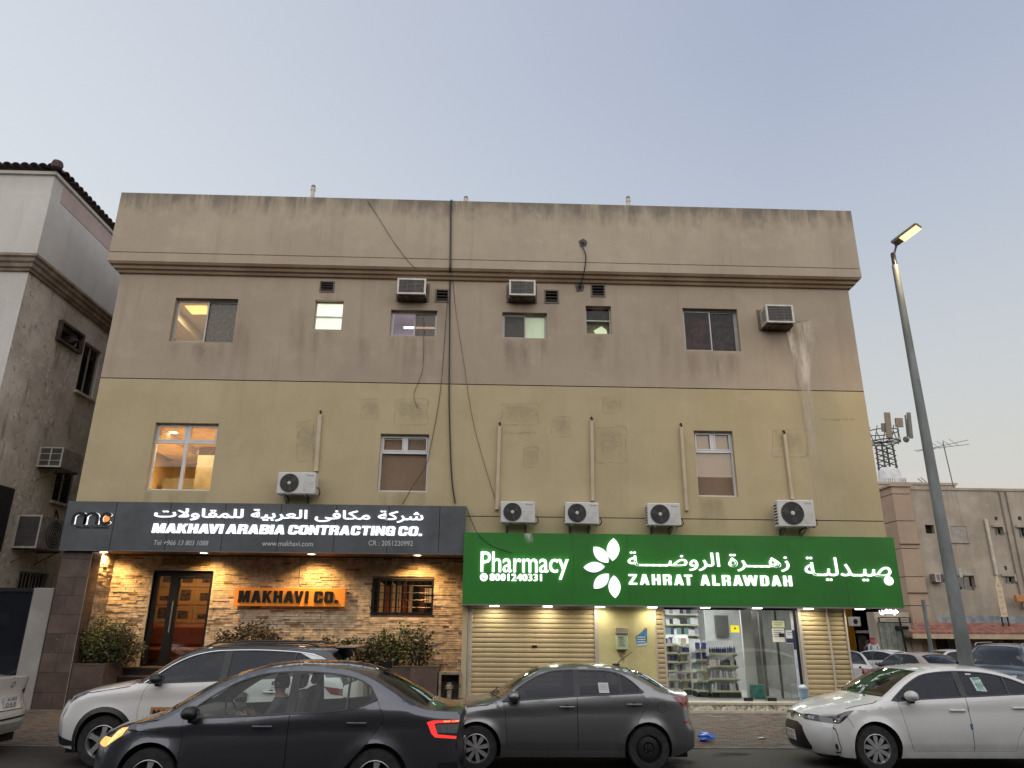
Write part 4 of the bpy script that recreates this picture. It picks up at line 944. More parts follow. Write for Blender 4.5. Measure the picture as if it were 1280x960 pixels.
text_px(shape_ar('زهـــرة الروضــــة'), (784,689.5), (987,715), YG-.012, .04, e_p, ps, split=True, offset=.006, name='letter')
text_px(shape_ar('صيـدليـة'), (1004,696), (1115,727), YG-.012, .04, e_p, ps, split=True, offset=-.002, name='letter')
qx, qz = P(1111,726,YG-.03); MB().lathe([(0,-.04),(.10,-.04),(.10,0)], 'y', 24, (qx, YG-.01, qz)).build('letter_dot', e_p, ps)
def petal(cx, cy, L, w, ang, mat):
    """leaf shape with both ends pointed, px units on the sign plane"""
    a = R_(ang); pts = []
    n = 9
    for s in (1, -1):
        for k in range(n):
            t = k/n if s == 1 else 1-k/n
            u = (t-.5)*L; v = s*w*.5*math.sin(math.pi*t)**.75
            pts.append((cx+u*math.cos(a)-v*math.sin(a), cy-(u*math.sin(a)+v*math.cos(a))))
    mb = MB(); mb.prism([P(x, y, YG-.01) for x, y in pts], YG-.05, YG-.01); return mb.build('petal', mat, ps)
petal(766.2,687,28,15.5,88,e_p); petal(751,693.5,27,14,133,e_l); petal(742.5,709,26.5,13,182,e_l); petal(751.5,726.5,26,14.5,225,e_l); petal(768,733.5,28,14.5,-86,e_p)
ribbon('bird_dropping', PP([(660,666),(661,672),(662,680)], YG-.003), .22, YG-.003, decal('pale_dropping', (.6,.65,.55), .9, 14), ps)
for k, (px, py) in enumerate(((618,757.8),(684.5,758),(750,758.3),(815.5,758.8),(881.5,759.8),(946.5,760.6),(1010.5,761.2),(1075,761.8))):
    yy = -.13; x = P(px, py, yy)[0]; zz = pz0-.021
    lab = ['small white tube lamp under the green sign at its left end','small white tube lamp under the green sign above the wide shutter','small white tube lamp above the left edge of the yellow wall','small white tube lamp above the right edge of the yellow wall','small white tube lamp above the shop shelves','small white tube lamp above the shop glass door','small white tube lamp above the narrow right shutter','small white tube lamp at the right end of the green sign'][k]
    g = empty('tube_lamp', (x, yy, zz), 0, lab, 'lamp', 'white lamps under the green sign')
    MB().bevbox(-.105,.105,-.03,.03,-.028,-.002,.006).build('diffuser', emit('white_lamp_glow', (1.,.97,.88), 12.), g)
    MB().box(-.12,.12,-.035,.035,-.0015,.004).build('base', m_white, g)
    l = bpy.data.lights.new('lamp_light', 'AREA'); l.shape = 'RECTANGLE'; l.size = .2; l.size_y = .05; l.energy = 7; l.color = (1.,.90,.66)
    o = bpy.data.objects.new('lamp_light', l); C.objects.link(o); o.parent = g; o.location = (0, -.03, -.03); o.rotation_euler = (R_(-12), 0, 0)

YS2 = .10
m_shut = M('shutter_beige', (.50,.395,.225), .62, .0, var=.10, scale=1.3, stretch=(1,1,.3)); m_rail = M('shutter_rail', (.50,.46,.40), .5, .2, var=.08)
ZF = .40      # shop floor
def shutter(x0, x1, z0, z1, y, label, pitch=.104):
    g = empty('roller_shutter', ((x0+x1)/2, y, z0), 0, label, 'shutter', 'beige roller shutters'); g.location = (0,0,0)
    z = z0; me0 = None
    while z < z1-.01:
        h = min(pitch, z1-z)
        if me0 is None or h < pitch-.001:
            prof = [(0,.002),(-.015,.010),(-.021,h*.35),(-.021,h*.62),(-.017,h*.80),(.002,h*.90),(.004,h-.002),(.004,.002)]
            n = len(prof); vs = [(x0, y+a, b) for a, b in prof]+[(x1, y+a, b) for a, b in prof]
            me0 = bpy.data.meshes.new('slat'); me0.from_pydata(vs, [], [(i, (i+1) % n, n+(i+1) % n, n+i) for i in range(n)]+[tuple(range(n-1,-1,-1)), tuple(range(n, 2*n))]); me0.materials.append(m_shut)
        o = bpy.data.objects.new('slat', me0); C.objects.link(o); o.parent = g; o.location = (0, random.uniform(-.001,.001), z); z += pitch
    box('backing', x0, x1, y+.012, y+.02, z0, z1, m_dark, g)
    return g
def xq(px, py=800): return P(px, py, YS2)[0]
zt = pz0-.02
g1 = shutter(xq(590), xq(743), .24, zt, YS2, 'wide closed beige roller shutter between stone front and yellow wall')
for (a_, b_) in ((586.3,590),(743,747.5)): 
    MB().bevbox(xq(a_), xq(b_), YS2-.06, YS2+.02, .2, zt, .004).build('guide_rail', m_rail, g1)
lx = xq(668); box('lock_plate', lx-.06, lx+.06, YS2-.036, YS2-.028, P(668,808,YS2)[1]-.025, P(668,808,YS2)[1]+.025, m_black, g1)
shutter(xq(580.5), xq(584.5), .2, zt, YS2, 'very narrow strip of shutter slats against the stone front')
box('yellow_post', xq(577.6), xq(580.2), YS2-.08, .2, .12, zt, M('yellow_paint', (.52,.44,.22), .7, var=.1), bld); box('grey_post', xq(584.6), xq(586.2), YS2-.07, .2, .12, zt, m_rail, bld)
m_yw = plaster('yellow_paint_wall', (.62,.56,.28), (.50,.45,.23), (.70,.64,.36), streak=.3, seed=9)
MB().box(xq(747.6), xq(819), YS2-.04, .6, .15, pz0).build('yellow_wall', m_yw, bld)
box('shop_frame', xq(818.8), xq(821), YS2-.05, .3, .2, zt, m_rail, bld)
shutter(xq(821), xq(829.3), .24, zt, YS2, 'narrow shutter strip between the yellow wall and the shop glass', .104)
g2 = shutter(xq(1003.5), xq(1036), .24, zt, YS2, 'closed beige shutter just right of the pharmacy glass door')
MB().bevbox(xq(1036), xq(1038.3), YS2-.05, YS2+.02, .2, zt, .004).build('guide_rail', m_rail, g2)
g3 = shutter(xq(1038.3), xq(1058), .24, zt, YS2, 'closed beige shutter at the right corner of the building')
MB().bevbox(xq(1058), xq(1060), YS2-.05, YS2+.02, .2, zt, .004).build('guide_rail', m_rail, g3)
MB().bevbox(xq(999.5), xq(1003.4), YS2-.05, YS2+.05, .2, zt, .004).build('guide_rail', m_rail, g2)
box('overhang_soffit', XG+.005, XR-.005, .13, DEP-.01, 2.44, 2.49, m_lo, bld)

# letter box and torn notice on the yellow wall
q = acr((769.5,784),(785,812), YS2-.12); lb = empty('letter_box', ((q[0]+q[1])/2, 0, q[2]), 0, 'pale green wall letter box with a brown lid on the yellow wall', 'letter box'); lb.location = (0,0,0)
MB().bevbox(q[0], q[1], YS2-.16, YS2-.041, q[2], q[3]-.14, .01).build('body', M('pale_green_metal', (.42,.50,.33), .5, var=.1), lb)
MB().bevbox(q[0]-.02, q[1]+.02, YS2-.20, YS2-.041, q[3]-.15, q[3], .02).build('lid', M('lid_brown', (.32,.28,.20), .7, var=.15), lb)
lettering('MAIL', q[0]+.06, q[1]-.06, q[3]-.22, q[3]-.185, YS2-.1615, 0, m_dark, lb, offset=.02) if False else [box('label_line', q[0]+.05+.01*(k % 2), q[1]-.06-.02*(k % 3), YS2-.163, YS2-.1605, q[2]+.07+.035*k, q[2]+.085+.035*k, m_black if k == 5 else M('faded_print', (.2,.24,.16), .8), lb) for k in range(6)]
ribbon('damp_streak', [((q[0]+q[1])/2, q[2]), ((q[0]+q[1])/2+.01, q[2]-.15), ((q[0]+q[1])/2+.02, q[2]-.34)], [.26,.15,.04], YS2-.0435, decal('rust_run', (.26,.22,.13), .8, 3, (1,1,1)), bld)
pts = [P(x, y, YS2-.05) for x, y in ((795,795.5),(809,785),(809,806.5),(796.5,808))]
nb = empty('torn_notice', (0,0,0), 0, 'torn blue and white notice stuck on the yellow wall', 'notice'); 
MB().prism([pts[3],pts[2],pts[1],pts[0]], YS2-.046, YS2-.042).build('paper', M('notice_blue', (.05,.24,.48), .6, var=.3, scale=6), nb)
MB().prism([pts[3],pts[2],(pts[2][0],pts[2][1]+.045),(pts[3][0],pts[3][1]+.045)], YS2-.048, YS2-.0465).build('white_edge', M('notice_white', (.6,.62,.6), .6), nb)
MB().prism([pts[0],pts[1],(pts[1][0]-.05,pts[1][1]+.02)][::-1], YS2-.06, YS2-.05).build('curled_corner', M('notice_back', (.4,.36,.24), .7), nb)
for k in range(3): box('text_line', pts[0][0]+.03, pts[1][0]-.05, YS2-.0475, YS2-.0465, pts[3][1]+.09+.05*k, pts[3][1]+.11+.05*k, M('notice_white', (.6,.62,.6), .6), nb)

# shop glass and door
SX0, SX1 = xq(829.5), xq(999.5); gl = glass('shop_glass', (.90,.92,.91), ior=1.42)
sf_ = empty('glazed_storefront', (0,0,0), 0, 'glazed pharmacy front with notices on its glass door', 'storefront')
MB().box(SX0, SX0+.05, YS2-.02, YS2+.05, ZF, zt).build('frame_post', m_rail, sf_)
xd = xq(950); xm_ = xq(928)
m_steel = M('steel_profile', (.30,.30,.30), .35, .8, var=.05)
MB().box(SX0+.05, SX1, YS2-.01, YS2+.05, zt-.06, zt).build('frame_head', m_black, sf_)
box('pane', SX0+.05, xm_, YS2+.012, YS2+.02, ZF, zt-.06, gl, sf_); box('pane', xm_+.01, xd, YS2+.012, YS2+.02, ZF, zt-.06, gl, sf_)
gd = box('glass_door', xd+.02, SX1-.10, YS2+.012, YS2+.02, ZF+.02, zt-.07, glass('shop_door_glass', (.80,.83,.82), ior=1.5), sf_)
MB().box(xd+.0, xd+.02, YS2-.01, YS2+.04, ZF, zt-.06).build('door_stile', m_steel, sf_)
MB().box(SX1-.09, SX1-.03, YS2-.01, YS2+.04, ZF, zt-.06).build('door_stile', m_black, sf_)
strip = box('side_strip', SX1-.16, SX1-.095, YS2+.0, YS2+.01, ZF+.1, zt-.08, M('blue_white_strip', (.55,.60,.68), .5), sf_)
a_ = P(1001,812,YS2)[1]; box('strip_print', SX1-.158, SX1-.097, YS2-.003, YS2-.001, a_, a_+.42, M('navy_print', (.03,.03,.10), .5), sf_)
box('door_patch', xd+.05, xd+.25, YS2-.0, YS2+.03, ZF+.0, ZF+.07, m_black, sf_); box('door_patch', xm_-.08, xm_+.12, YS2, YS2+.03, ZF, ZF+.07, m_black, sf_)
def notice(tl, br, m, lines=0, lm=None, name='notice'):
    a, b, c, d = acr(tl, br, YS2-.005); o = box(name, a, b, YS2+.002, YS2+.006, c, d, m, sf_)
    for k in range(lines): box('text_line', a+.03, b-.03-.03*(k % 2), YS2-.001, YS2+.001, d-.05-.045*k, d-.035-.045*k, lm or M('grey_print', (.18,.2,.18), .8), o)
    return o
pw = M('notice_paper', (.72,.73,.68), .6)
notice((965,776),(981,784.3), M('notice_lime', (.60,.66,.38), .6), 2); o_ = notice((965,785.5),(981.5,802.5), pw, 4)
a, b, c, d = acr((973.5,791.5),(981,796.5), YS2-.008); box('print_block', a, b, YS2-.002, YS2-.0005, c, d, m_dark, o_)
notice((982,788),(993.5,804.5), M('notice_white2', (.70,.72,.75), .5), 2); a, b, c, d = acr((983,798),(992.5,803.5), YS2-.008); box('print_block', a, b, YS2-.002, YS2-.0005, c, d, M('navy_print', (.03,.03,.10), .5), o_)
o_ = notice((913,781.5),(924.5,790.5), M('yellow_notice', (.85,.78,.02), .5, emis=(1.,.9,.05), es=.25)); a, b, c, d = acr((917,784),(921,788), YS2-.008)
MB().prism([(a,c+.02),(b,(c+d)/2),(a+.03,d)], YS2-.002, YS2-.0005).build('arrow_mark', m_dark, o_)
# shop interior
m_sw = M('shop_wall_white', (.52,.53,.53), .7, var=.05); m_sfl = M('shop_floor_tile', (.42,.41,.38), .3, var=.1); m_shelf = M('shelf_white', (.66,.67,.66), .5, var=.04); m_shd = M('shelf_edge_lime', (.55,.55,.35), .6)
IX0, IX1, IY1, IZ1 = SX0-1.0, SX1+.6, 5.2, 2.75
box('shop_floor', IX0, IX1, YS2-.02, IY1, ZF-.05, ZF, m_sfl, bld); box('shop_ceiling', IX0, IX1, YS2+.06, IY1, IZ1, IZ1+.05, m_sw, bld)
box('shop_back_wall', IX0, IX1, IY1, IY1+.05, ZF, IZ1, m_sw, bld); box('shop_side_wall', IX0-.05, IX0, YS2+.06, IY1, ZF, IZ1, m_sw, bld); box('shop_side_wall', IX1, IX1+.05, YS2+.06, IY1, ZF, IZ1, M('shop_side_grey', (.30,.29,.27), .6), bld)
for k, (x, y) in enumerate(((SX0+.6,1.6),(SX0+2.0,1.6),(SX0+.6,3.4),(SX0+2.2,3.6))):
    MB().box(x-.3, x+.3, y-.3, y+.3, IZ1-.02, IZ1-.002).build('ceiling_panel_lamp', emit('white_panel_glow', (.98,.99,1.), 4.), bld)
arealight('shop_light', (SX0+1.3, 1.5, IZ1-.08), 2.6, 1.4, 92, (1.,.99,.97)).parent = bld
arealight('shop_light', (SX0+1.3, 3.6, IZ1-.08), 2.6, 1.4, 50, (1.,.99,.97)).parent = bld
pm = [M('product_%s' % n, c_, .45, var=.1) for n, c_ in (('navy',(.03,.035,.12)),('white',(.68,.69,.7)),('violet',(.34,.30,.40)),('black',(.03,.03,.035)),('pink',(.48,.32,.36)),('teal',(.16,.26,.25)),('blue',(.06,.07,.26)),('amber',(.38,.30,.2)))]
rp = random.Random(11)
bot_me = []
for m in pm:
    mb = MB(); mb.lathe([(0,0),(.026,0),(.028,.01),(.028,.10),(.012,.13),(.012,.15),(0,.151)], 'z', 8)
    me = bpy.data.meshes.new('bottle'); me.from_pydata(mb.v, [], mb.f); me.materials.append(m); bot_me.append(me)
box_me = []
for m in pm:
    mb = MB(); mb.box(-.045,.045,-.03,.03,0,.13); me = bpy.data.meshes.new('carton'); me.from_pydata(mb.v, [], mb.f); me.materials.append(m); box_me.append(me)
ORD = ['first','second','third','fourth','fifth','sixth','seventh','eighth','ninth','tenth','eleventh','twelfth','thirteenth']; PCN = ['navy','white','lilac','black','pink','grey-green','dark blue','tan']; LVL = ['lowest','second','third','fourth','fifth','top']
def product(kind, ci, x, y, z, s, label, group):
    o = bpy.data.objects.new(kind, (bot_me if kind == 'bottle' else box_me)[ci]); C.objects.link(o); o.location = (x, y, z); o.scale = (s, s, s); o.rotation_euler = (0,0,rp.uniform(-.15,.15))
    tag(o, label, kind, group)
# gondola with bottles facing the street
def shelf_unit(x0, x1, y0, y1, z0, z1, levels, label, brackets=True, group=None):
    g = empty('shelf_unit', ((x0+x1)/2, y0, z0), 0, label, 'shelf', group); g.location = (0,0,0)
    box('back_panel', x0, x1, y1-.02, y1, z0, z1, m_shelf, g); box('plinth', x0, x1, y0+.03, y1-.021, z0, z0+.12, m_dark, g)
    for xx in (x0, x1-.03): box('upright', xx, xx+.03, y1-.06, y1-.021, z0, z1, m_shelf, g)
    zz = []
    for k in range(levels):
        z = z0+.13+(z1-z0-.15)*k/levels; box('shelf', x0+.031, x1-.031, y0+.0, y1-.061, z, z+.02, m_shelf, g); box('price_rail', x0+.031, x1-.031, y0-.006, y0-.0005, z-.012, z+.03, m_shd, g); zz.append(z+.021)
        if brackets:
            for xx in (x0+.002, x1-.022):
                MB().add([(xx,y1-.08,z-.005),(xx,y0,z-.005),(xx,y0,z-.03),(xx,y1-.16,z-.06),(xx,y1-.08,z-.2),(xx+.02,y1-.08,z-.005),(xx+.02,y0,z-.005),(xx+.02,y0,z-.03),(xx+.02,y1-.16,z-.06),(xx+.02,y1-.08,z-.2)],
                         [(0,1,2,3,4),(9,8,7,6,5),(0,5,6,1),(1,6,7,2),(2,7,8,3),(3,8,9,4),(4,9,5,0)]).build('shelf_bracket', m_shelf, g)
    return g, zz
bx0, bz_ = P(887,870,1.0); bx1, _ = P(925,870,1.0); topz = P(900,801,1.0)[1]
g, zz = shelf_unit(bx0, bx1, .85, 1.25, ZF, topz, 4, 'white display shelf with rows of bottles facing the pharmacy window')
rows = [(1,(1,3,0,3,1,7)),(2,(1,2,2,1,2)),(3,(0,1,0,3,0,1)),(0,(0,0,0,0,1))]
lvl_names = ['lowest','second','third','top']
for li, z in enumerate(zz):
    n = (9, 9, 13, 12)[li]; cols = ((1,1,0,0,0,3,1,1,3),(2,2,1,1,2,1,2,1,1),(1,1,1,4,1,0,3,3,0,3,1,1,3),(3,3,0,0,0,6,0,0,6,0,0,0))[li]
    for k in range(n):
        if li in (0,1) and k == 2: continue
        x = bx0+.07+(bx1-bx0-.14)*k/(n-1); product('bottle', cols[k % len(cols)], x, .93+rp.uniform(-.01,.02), z, rp.uniform(.95,1.15)*(.9 if n > 10 else 1.05), '%s bottle, %s from the left on the %s shelf of the window display' % (PCN[cols[k % len(cols)]], ORD[k], lvl_names[li]), 'bottles on the %s shelf of the window display' % lvl_names[li])
ax0 = P(868,870,1.25)[0]
g, zz = shelf_unit(ax0, bx0-.02, .95, 1.45, ZF, topz+.03, 5, 'white shelf end with blue packets left of the bottle display')
for li, z in enumerate(zz):
    for k in range(2):
        ci = 6 if li > 2 else rp.choice((7,1,3,5)); product('carton', ci, ax0+.12+k*.15, 1.12, z, 1.15, '%s packet, %s on the %s shelf of the shelf end beside the bottle display' % (PCN[ci], ('left','right')[k], LVL[li] if li < 4 else 'top'), 'packets on the shelf end')
cx0, cx1 = P(832,870,1.7)[0], P(868,870,1.7)[0]
for j in range(2):
    x0 = cx0+(cx1-cx0)*j/2; x1 = cx0+(cx1-cx0)*(j+1)/2-.01
    g, zz = shelf_unit(x0, x1, 1.5, 1.95, ZF, topz+.12, 6, ('white product rack nearest the left edge of the pharmacy glass','white product rack second from the left edge of the pharmacy glass')[j])
    for li, z in enumerate(zz):
        for k in range(4):
            ci = rp.choice((0,1,1,3,4,2,5,7,6)); product('carton', ci, x0+.08+k*(x1-x0-.16)/3, 1.62+rp.uniform(0,.08), z, rp.uniform(.8,1.15), '%s carton, %s from the left on the %s shelf of the %s product rack' % (PCN[ci], ORD[k], LVL[li], ('outer','inner')[j]), 'cartons on the left racks')
wx0, wx1 = P(832,790,4.8)[0], P(876,790,4.8)[0]
g, zz = shelf_unit(wx0, wx1, 4.8, 5.15, 1.3, 2.6, 4, 'white wall shelf of packets on the rear wall of the pharmacy', False)
for li, z in enumerate(zz):
    for k in range(9):
        ci = rp.choice((0,1,3,3,1,2,5)); product('carton', ci, wx0+.1+k*(wx1-wx0-.2)/8, 4.9, z, rp.uniform(1.,1.5), '%s packet, %s from the left on the %s rear wall shelf' % (PCN[ci], ORD[k], ('lowest','second','third','top')[li]), 'packets on the rear wall shelf')
a, b, c, d = acr((894,769),(912,796), 3.0)
box('partition', a-.25, b+.5, 3.12, 3.2, ZF, IZ1, m_sw, bld)
tag(MB().bevbox(a, b, 3.0, 3.1, c, d, .01).build('wall_cabinet', M('dark_cabinet', (.10,.10,.095), .4, var=.1)), 'dark grey cabinet hung on the inner pharmacy wall behind the bottle display', 'cabinet')
a, b, c, d = acr((925,762),(948,860), .9)
tag(MB().bevbox(a, b, .9, .96, ZF, min(d, IZ1-.02), .01).build('display_stand', M('white_display_panel', (.66,.64,.66), .5, var=.06, scale=1.5)), 'tall plain white display panel standing inside the pharmacy next to the door', 'display panel')
a, b, c, d = acr((942,851),(958,863), .55); cbx = empty('cardboard_box', ((a+b)/2, .55, ZF), 0, 'teal printed carton on the floor inside the pharmacy door', 'box')
MB().bevbox(-(b-a)/2, (b-a)/2, 0, .3, .001, .30, .006).build('carton', M('teal_carton', (.03,.22,.20), .6, var=.4, scale=9), cbx); MB().box(-(b-a)/2-.004, (b-a)/2+.004, .1, .16, .3, .304).build('tape', M('tape', (.4,.38,.25), .4), cbx)
a, b, c, d = acr((997.5,859),(1006.5,872), .0); bn = empty('waste_bin', ((a+b)/2, .02-.12, .24), 0, 'light blue plastic bin at the foot of the pharmacy door frame', 'bin')
MB().lathe([(0,.20),(.085,.20),(.10,.42),(.112,.425),(.112,.44),(.098,.44),(.09,.25),(0,.25)], 'z', 18).build('tub', M('pale_blue_plastic', (.25,.38,.50), .4, var=.1), bn, True)
MB().lathe([(.09,.44),(.095,.47),(.05,.52),(0,.50)], 'z', 10).build('liner', M('bin_liner', (.6,.65,.7), .4), bn, True)
pb = xq(985); box('inner_post', pb, pb+.05, .8, .85, ZF, IZ1, m_steel, bld)
box('inner_shutter_reveal', SX1-.75, SX1-.35, 1.4, 1.43, ZF, IZ1, M('inner_grey', (.2,.19,.17), .6, var=.2), bld)

# ledge
m_led = M('speckled_ledge', (.52,.48,.38), .8, var=.5, scale=14)
lg = empty('shop_step', (0,0,0), 0, 'speckled cream step along the pharmacy shop front', 'step')
box('riser', xq(747.6), XG, -.16, YS2-.045, .08, ZF-.052, m_led, lg); box('tread', xq(747.6), XG, -.18, YS2-.022, ZF-.05, ZF-.002, M('tread_cream', (.5,.46,.38), .5, var=.1), lg)
box('foot_strip', xq(747.6), XG, -.24, -.161, .06, .235, M('tread_cream', (.5,.46,.38), .5, var=.1), lg)

# ================================================================ GROUND
m_asph, t, b_ = nodemat('asphalt'); MATS['asphalt'] = m_asph
v = coords(t); c_ = mixc(t, rng(t, noise(t, v, .45), .35, .65), (.017,.015,.0135), (.030,.027,.024)); c_ = mixc(t, mathn(t, 'MULTIPLY', rng(t, noise(t, v, 55, 3), .45, .7), .5), c_, (.05,.046,.042))
L_(t, mixc(t, mathn(t, 'MULTIPLY', rng(t, noise(t, coords(t, (.25,1,1)), 1.1), .55, .72), .55), c_, (.012,.011,.010)), b_.inputs['Base Color']); b_.inputs['Roughness'].default_value = .82; bump(t, b_, noise(t, v, 70, 3), .5, .006)
def sheet(name, pts, z, m, kind='structure'):
    me = bpy.data.meshes.new(name); me.from_pydata([(x, y, z) if len(p) == 2 else p for p in pts for x, y in [p[:2]]], [], [tuple(range(len(pts)))]); o = link(name, me, m); o['kind'] = kind; return o
gme = bpy.data.meshes.new('ground'); gme.from_pydata([(x, y, z) for y, z in ((-300,-.16),(-3,-.16),(30,-.16-.018*33),(900,-1.6)) for x in (-600,600)], [], [(0,1,3,2),(2,3,5,4),(4,5,7,6)]); o = link('ground', gme, M("dusty_ground", (.20,.165,.125), .95, var=.25, scale=.3)); o['kind'] = 'structure'
sheet('road', [(-60,-27),(70,-27),(70,-3.0),(-60,-3.0)], -.094, m_asph)
gme = bpy.data.meshes.new('side_road'); gme.from_pydata([(x, y, -.086 if y < -2 else -.09-.018*(y+3)+.012) for y in (-3.0,-2.9,30,60) for x in (8.4,40)], [], [(0,1,3,2),(2,3,5,4),(4,5,7,6)]); o = link('side_road', gme, m_asph); o['kind'] = 'structure'
# paved forecourt rising gently to the walls
def pz(y): return -.09 if y < -3.0 else -.09+.30*(y+3.0)/3.0 if y < 0 else .21
me = bpy.data.meshes.new('pavement'); ys = [-3.0,-2.6,-1.5,0,1.0]; me.from_pydata([(x, y, pz(y)-.012) for y in ys for x in (-16.5, 11.9)], [], [(0,1,3,2),(2,3,5,4),(4,5,7,6),(6,7,9,8)])
pav = link('pavement', me, M('paver_sand', (.13,.11,.085), .95, var=.25, scale=4)); pav['kind'] = 'structure'
pcol = [M('paver_%s' % n, c_, .85, var=.22, scale=9, bmp=.25, bscale=50) for n, c_ in (('red',(.105,.067,.048)),('brown',(.085,.070,.053)),('grey',(.092,.085,.072)),('rose',(.112,.080,.060)))]
rq = random.Random(5); cand = []; st = MB(); y = -2.98; row = 0
while y < -.26:
    x = -16.4+(.1 if row % 2 else 0)
    while x < 11.85:
        cand.append((x, y)); x += .205
    y += .105; row += 1
near = set(sorted(range(len(cand)), key=lambda i: (abs(cand[i][0]-3.75)/1.05)**2+(abs(cand[i][1]+1.8)/1.5)**2)[:300])
pme = {}
for i, (x, y) in enumerate(cand):
    ci = rq.choices(range(4), (4,3,2,3))[0] if (int((x+20)/1.6)+int((y+10)/1.3)) % 2 else rq.choices(range(4), (1,3,5,1))[0]
    h = rq.uniform(0,.004)
    if i in near:
        if ci not in pme:
            mb = MB(); mb.box(0,.197,0,.097,-.02,.0); me = bpy.data.meshes.new('paver'); me.from_pydata(mb.v, [], mb.f); me.materials.append(pcol[ci]); pme[ci] = me
        o = bpy.data.objects.new('paver', pme[ci]); C.objects.link(o); o.parent = pav; o.location = (x, y, pz(y)+h); o.rotation_euler = (math.atan((pz(y+.1)-pz(y))/.1), 0, 0)
    else:
        z0, z1 = pz(y)+h, pz(y+.097)+h
        st.add([(x,y,z0),(x+.197,y,z0),(x+.197,y+.097,z1),(x,y+.097,z1),(x,y,z0-.012),(x+.197,y,z0-.012)], [(0,1,2,3),(0,4,5,1)], ci)
o = st.build('paving_blocks', pcol, pav, flip=False); o['kind'] = 'stuff'
box('edge_kerb', -16.5, 11.95, -3.1, -2.99, -.2, -.082, M('kerb_concrete', (.10,.09,.08), .9, var=.2), pav)

d_oil = decal('oil_mark', (.006,.006,.006), .8, 3, (1,1,1))
for (x, y, w, l) in ((3.4,-4.6,.9,1.6),(4.6,-3.6,.5,.9),(-8.4,-4.4,.8,1.4),(3.9,-5.6,1.3,2.2),(-8.0,-5.8,1.2,2.0)):
    o = ribbon('oil_mark', [(0,0),(.1,l*.5),(0,l)], [w*.5,w,w*.6], 0, d_oil, None); o.rotation_euler = (R_(-90), 0, R_(random.uniform(50,120))); o.location = (x, y, -.0885); o.parent = bpy.data.objects['road']
# crumpled blue bag and scraps
def crumple(name, x, y, z, r, m, label, cat, sq=.6, seed=1):
    bm = bmesh.new(); bmesh.ops.create_icosphere(bm, subdivisions=2, radius=r); q = random.Random(seed)
    for v in bm.verts: k = q.uniform(.6,1.25); v.co = Vector((v.co.x*k*1.3, v.co.y*k, (v.co.z*k)*sq))
    mn = min(v.co.z for v in bm.verts)
    for v in bm.verts: v.co.z -= mn
    me = bpy.data.meshes.new(name); bm.to_mesh(me); bm.free(); o = link(name, me, m); o.location = (x, y, z); return tag(o, label, cat)
gx, gy = G(880,921,.03); crumple('plastic_bag', gx+.02, gy, pz(gy)+.004, .12, M('blue_plastic', (.03,.13,.55), .35, var=.2), 'crumpled blue plastic bag on the paving behind the grey sedan', 'bag')
gx, gy = G(951,918,.05); crumple('paper_scrap', gx, gy, pz(gy)+.004, .05, M('scrap_paper', (.5,.47,.4), .8), 'small pale paper scrap on the paving left of the white right-hand sedan', 'litter', .3, 4)
gx, gy = G(893,900,.1); MBs = MB(); MBs.tube([(gx-.12,gy+.1,pz(gy)+.03),(gx,gy,pz(gy)+.02),(gx+.1,gy-.12,pz(gy)+.025)], .008, 5); tag(MBs.build('stick', M('pale_stick', (.4,.33,.25), .8)), 'thin pale stick lying on the paving by the shop step', 'litter')

# ================================================================ STREET LAMP
sx_, sy_ = P(1208,829,-2.9)[0], -2.9; m_pole = M('lamp_pole_grey', (.20,.22,.22), .6, .3, var=.22, scale=2, stretch=(1,1,.4))
ztop = P(1115,316,-2.9)[1]
slp = empty('street_lamp', (sx_, sy_, pz(sy_)), 0, 'tall tapered grey street lamp with its warm light on, right of the building', 'street lamp'); zb = pz(sy_)
MB().lathe([(.135,0),(.132,1.2),(.118,3.0),(.066,ztop-zb-.35),(.068,ztop-zb-.32)], 'z', 12).build('pole', m_pole, slp, True)
MB().lathe([(.052,ztop-zb-.34),(.05,ztop-zb-.02),(.035,ztop-zb),(0,ztop-zb)], 'z', 12).build('pole_top', m_black, slp, True)
MB().bevbox(-.19,.19,-.19,.19,0,.035,.008).build('base_plate', m_pole, slp)
MB().box(-.07,.07,-.152,-.142,1.0,1.35).build('service_hatch', M('hatch_grey', (.16,.17,.17), .6), slp)
MB().box(.1,.16,-.125,-.115,3.0,3.18).build('number_plate', M('hatch_pale', (.5,.5,.48), .6), slp)
hx, hz = P(1134,294,-3.4); ax_ = hx-sx_; az = hz-zb
hd = empty('lamp_head', (ax_, -.45, az)); hd.parent = slp
dv = Vector((.50,-.80,.16)).normalized(); zv = Vector((0,0,1))-dv*dv.z; zv.normalize(); zv = (zv+Vector((0,.18,0))).normalized(); yv = -(dv-zv*dv.dot(zv)).normalized(); xv = yv.cross(zv)
hd.matrix_local = Matrix.Translation((ax_, -.45, az)) @ Matrix((xv, yv, zv)).transposed().to_4x4()
MB().tube([(0,0,ztop-zb-.1),(ax_*.35,-.12,ztop-zb+.10),tuple(Vector((ax_,-.45,az))-dv*.26)], .024, 8).build('arm', m_pole, slp, True)
hb = MB().bevbox(-.13,.13,-.34,.30,0,.08,.03).build('housing', M('lamp_housing', (.30,.29,.26), .5), hd)
hl = MB().bevbox(-.105,.105,-.31,.10,-.018,-.001,.006).build('lens', emit('street_lamp_glow', (1.,.66,.24), 2.6), hd)
l = bpy.data.lights.new('lamp_beam', 'SPOT'); l.energy = 210; l.color = (1.,.74,.40); l.spot_size = R_(165); l.spot_blend = .6; l.shadow_soft_size = .12
o = bpy.data.objects.new('lamp_beam', l); C.objects.link(o); o.parent = slp; o.location = (ax_+.1, -.65, az-.10)
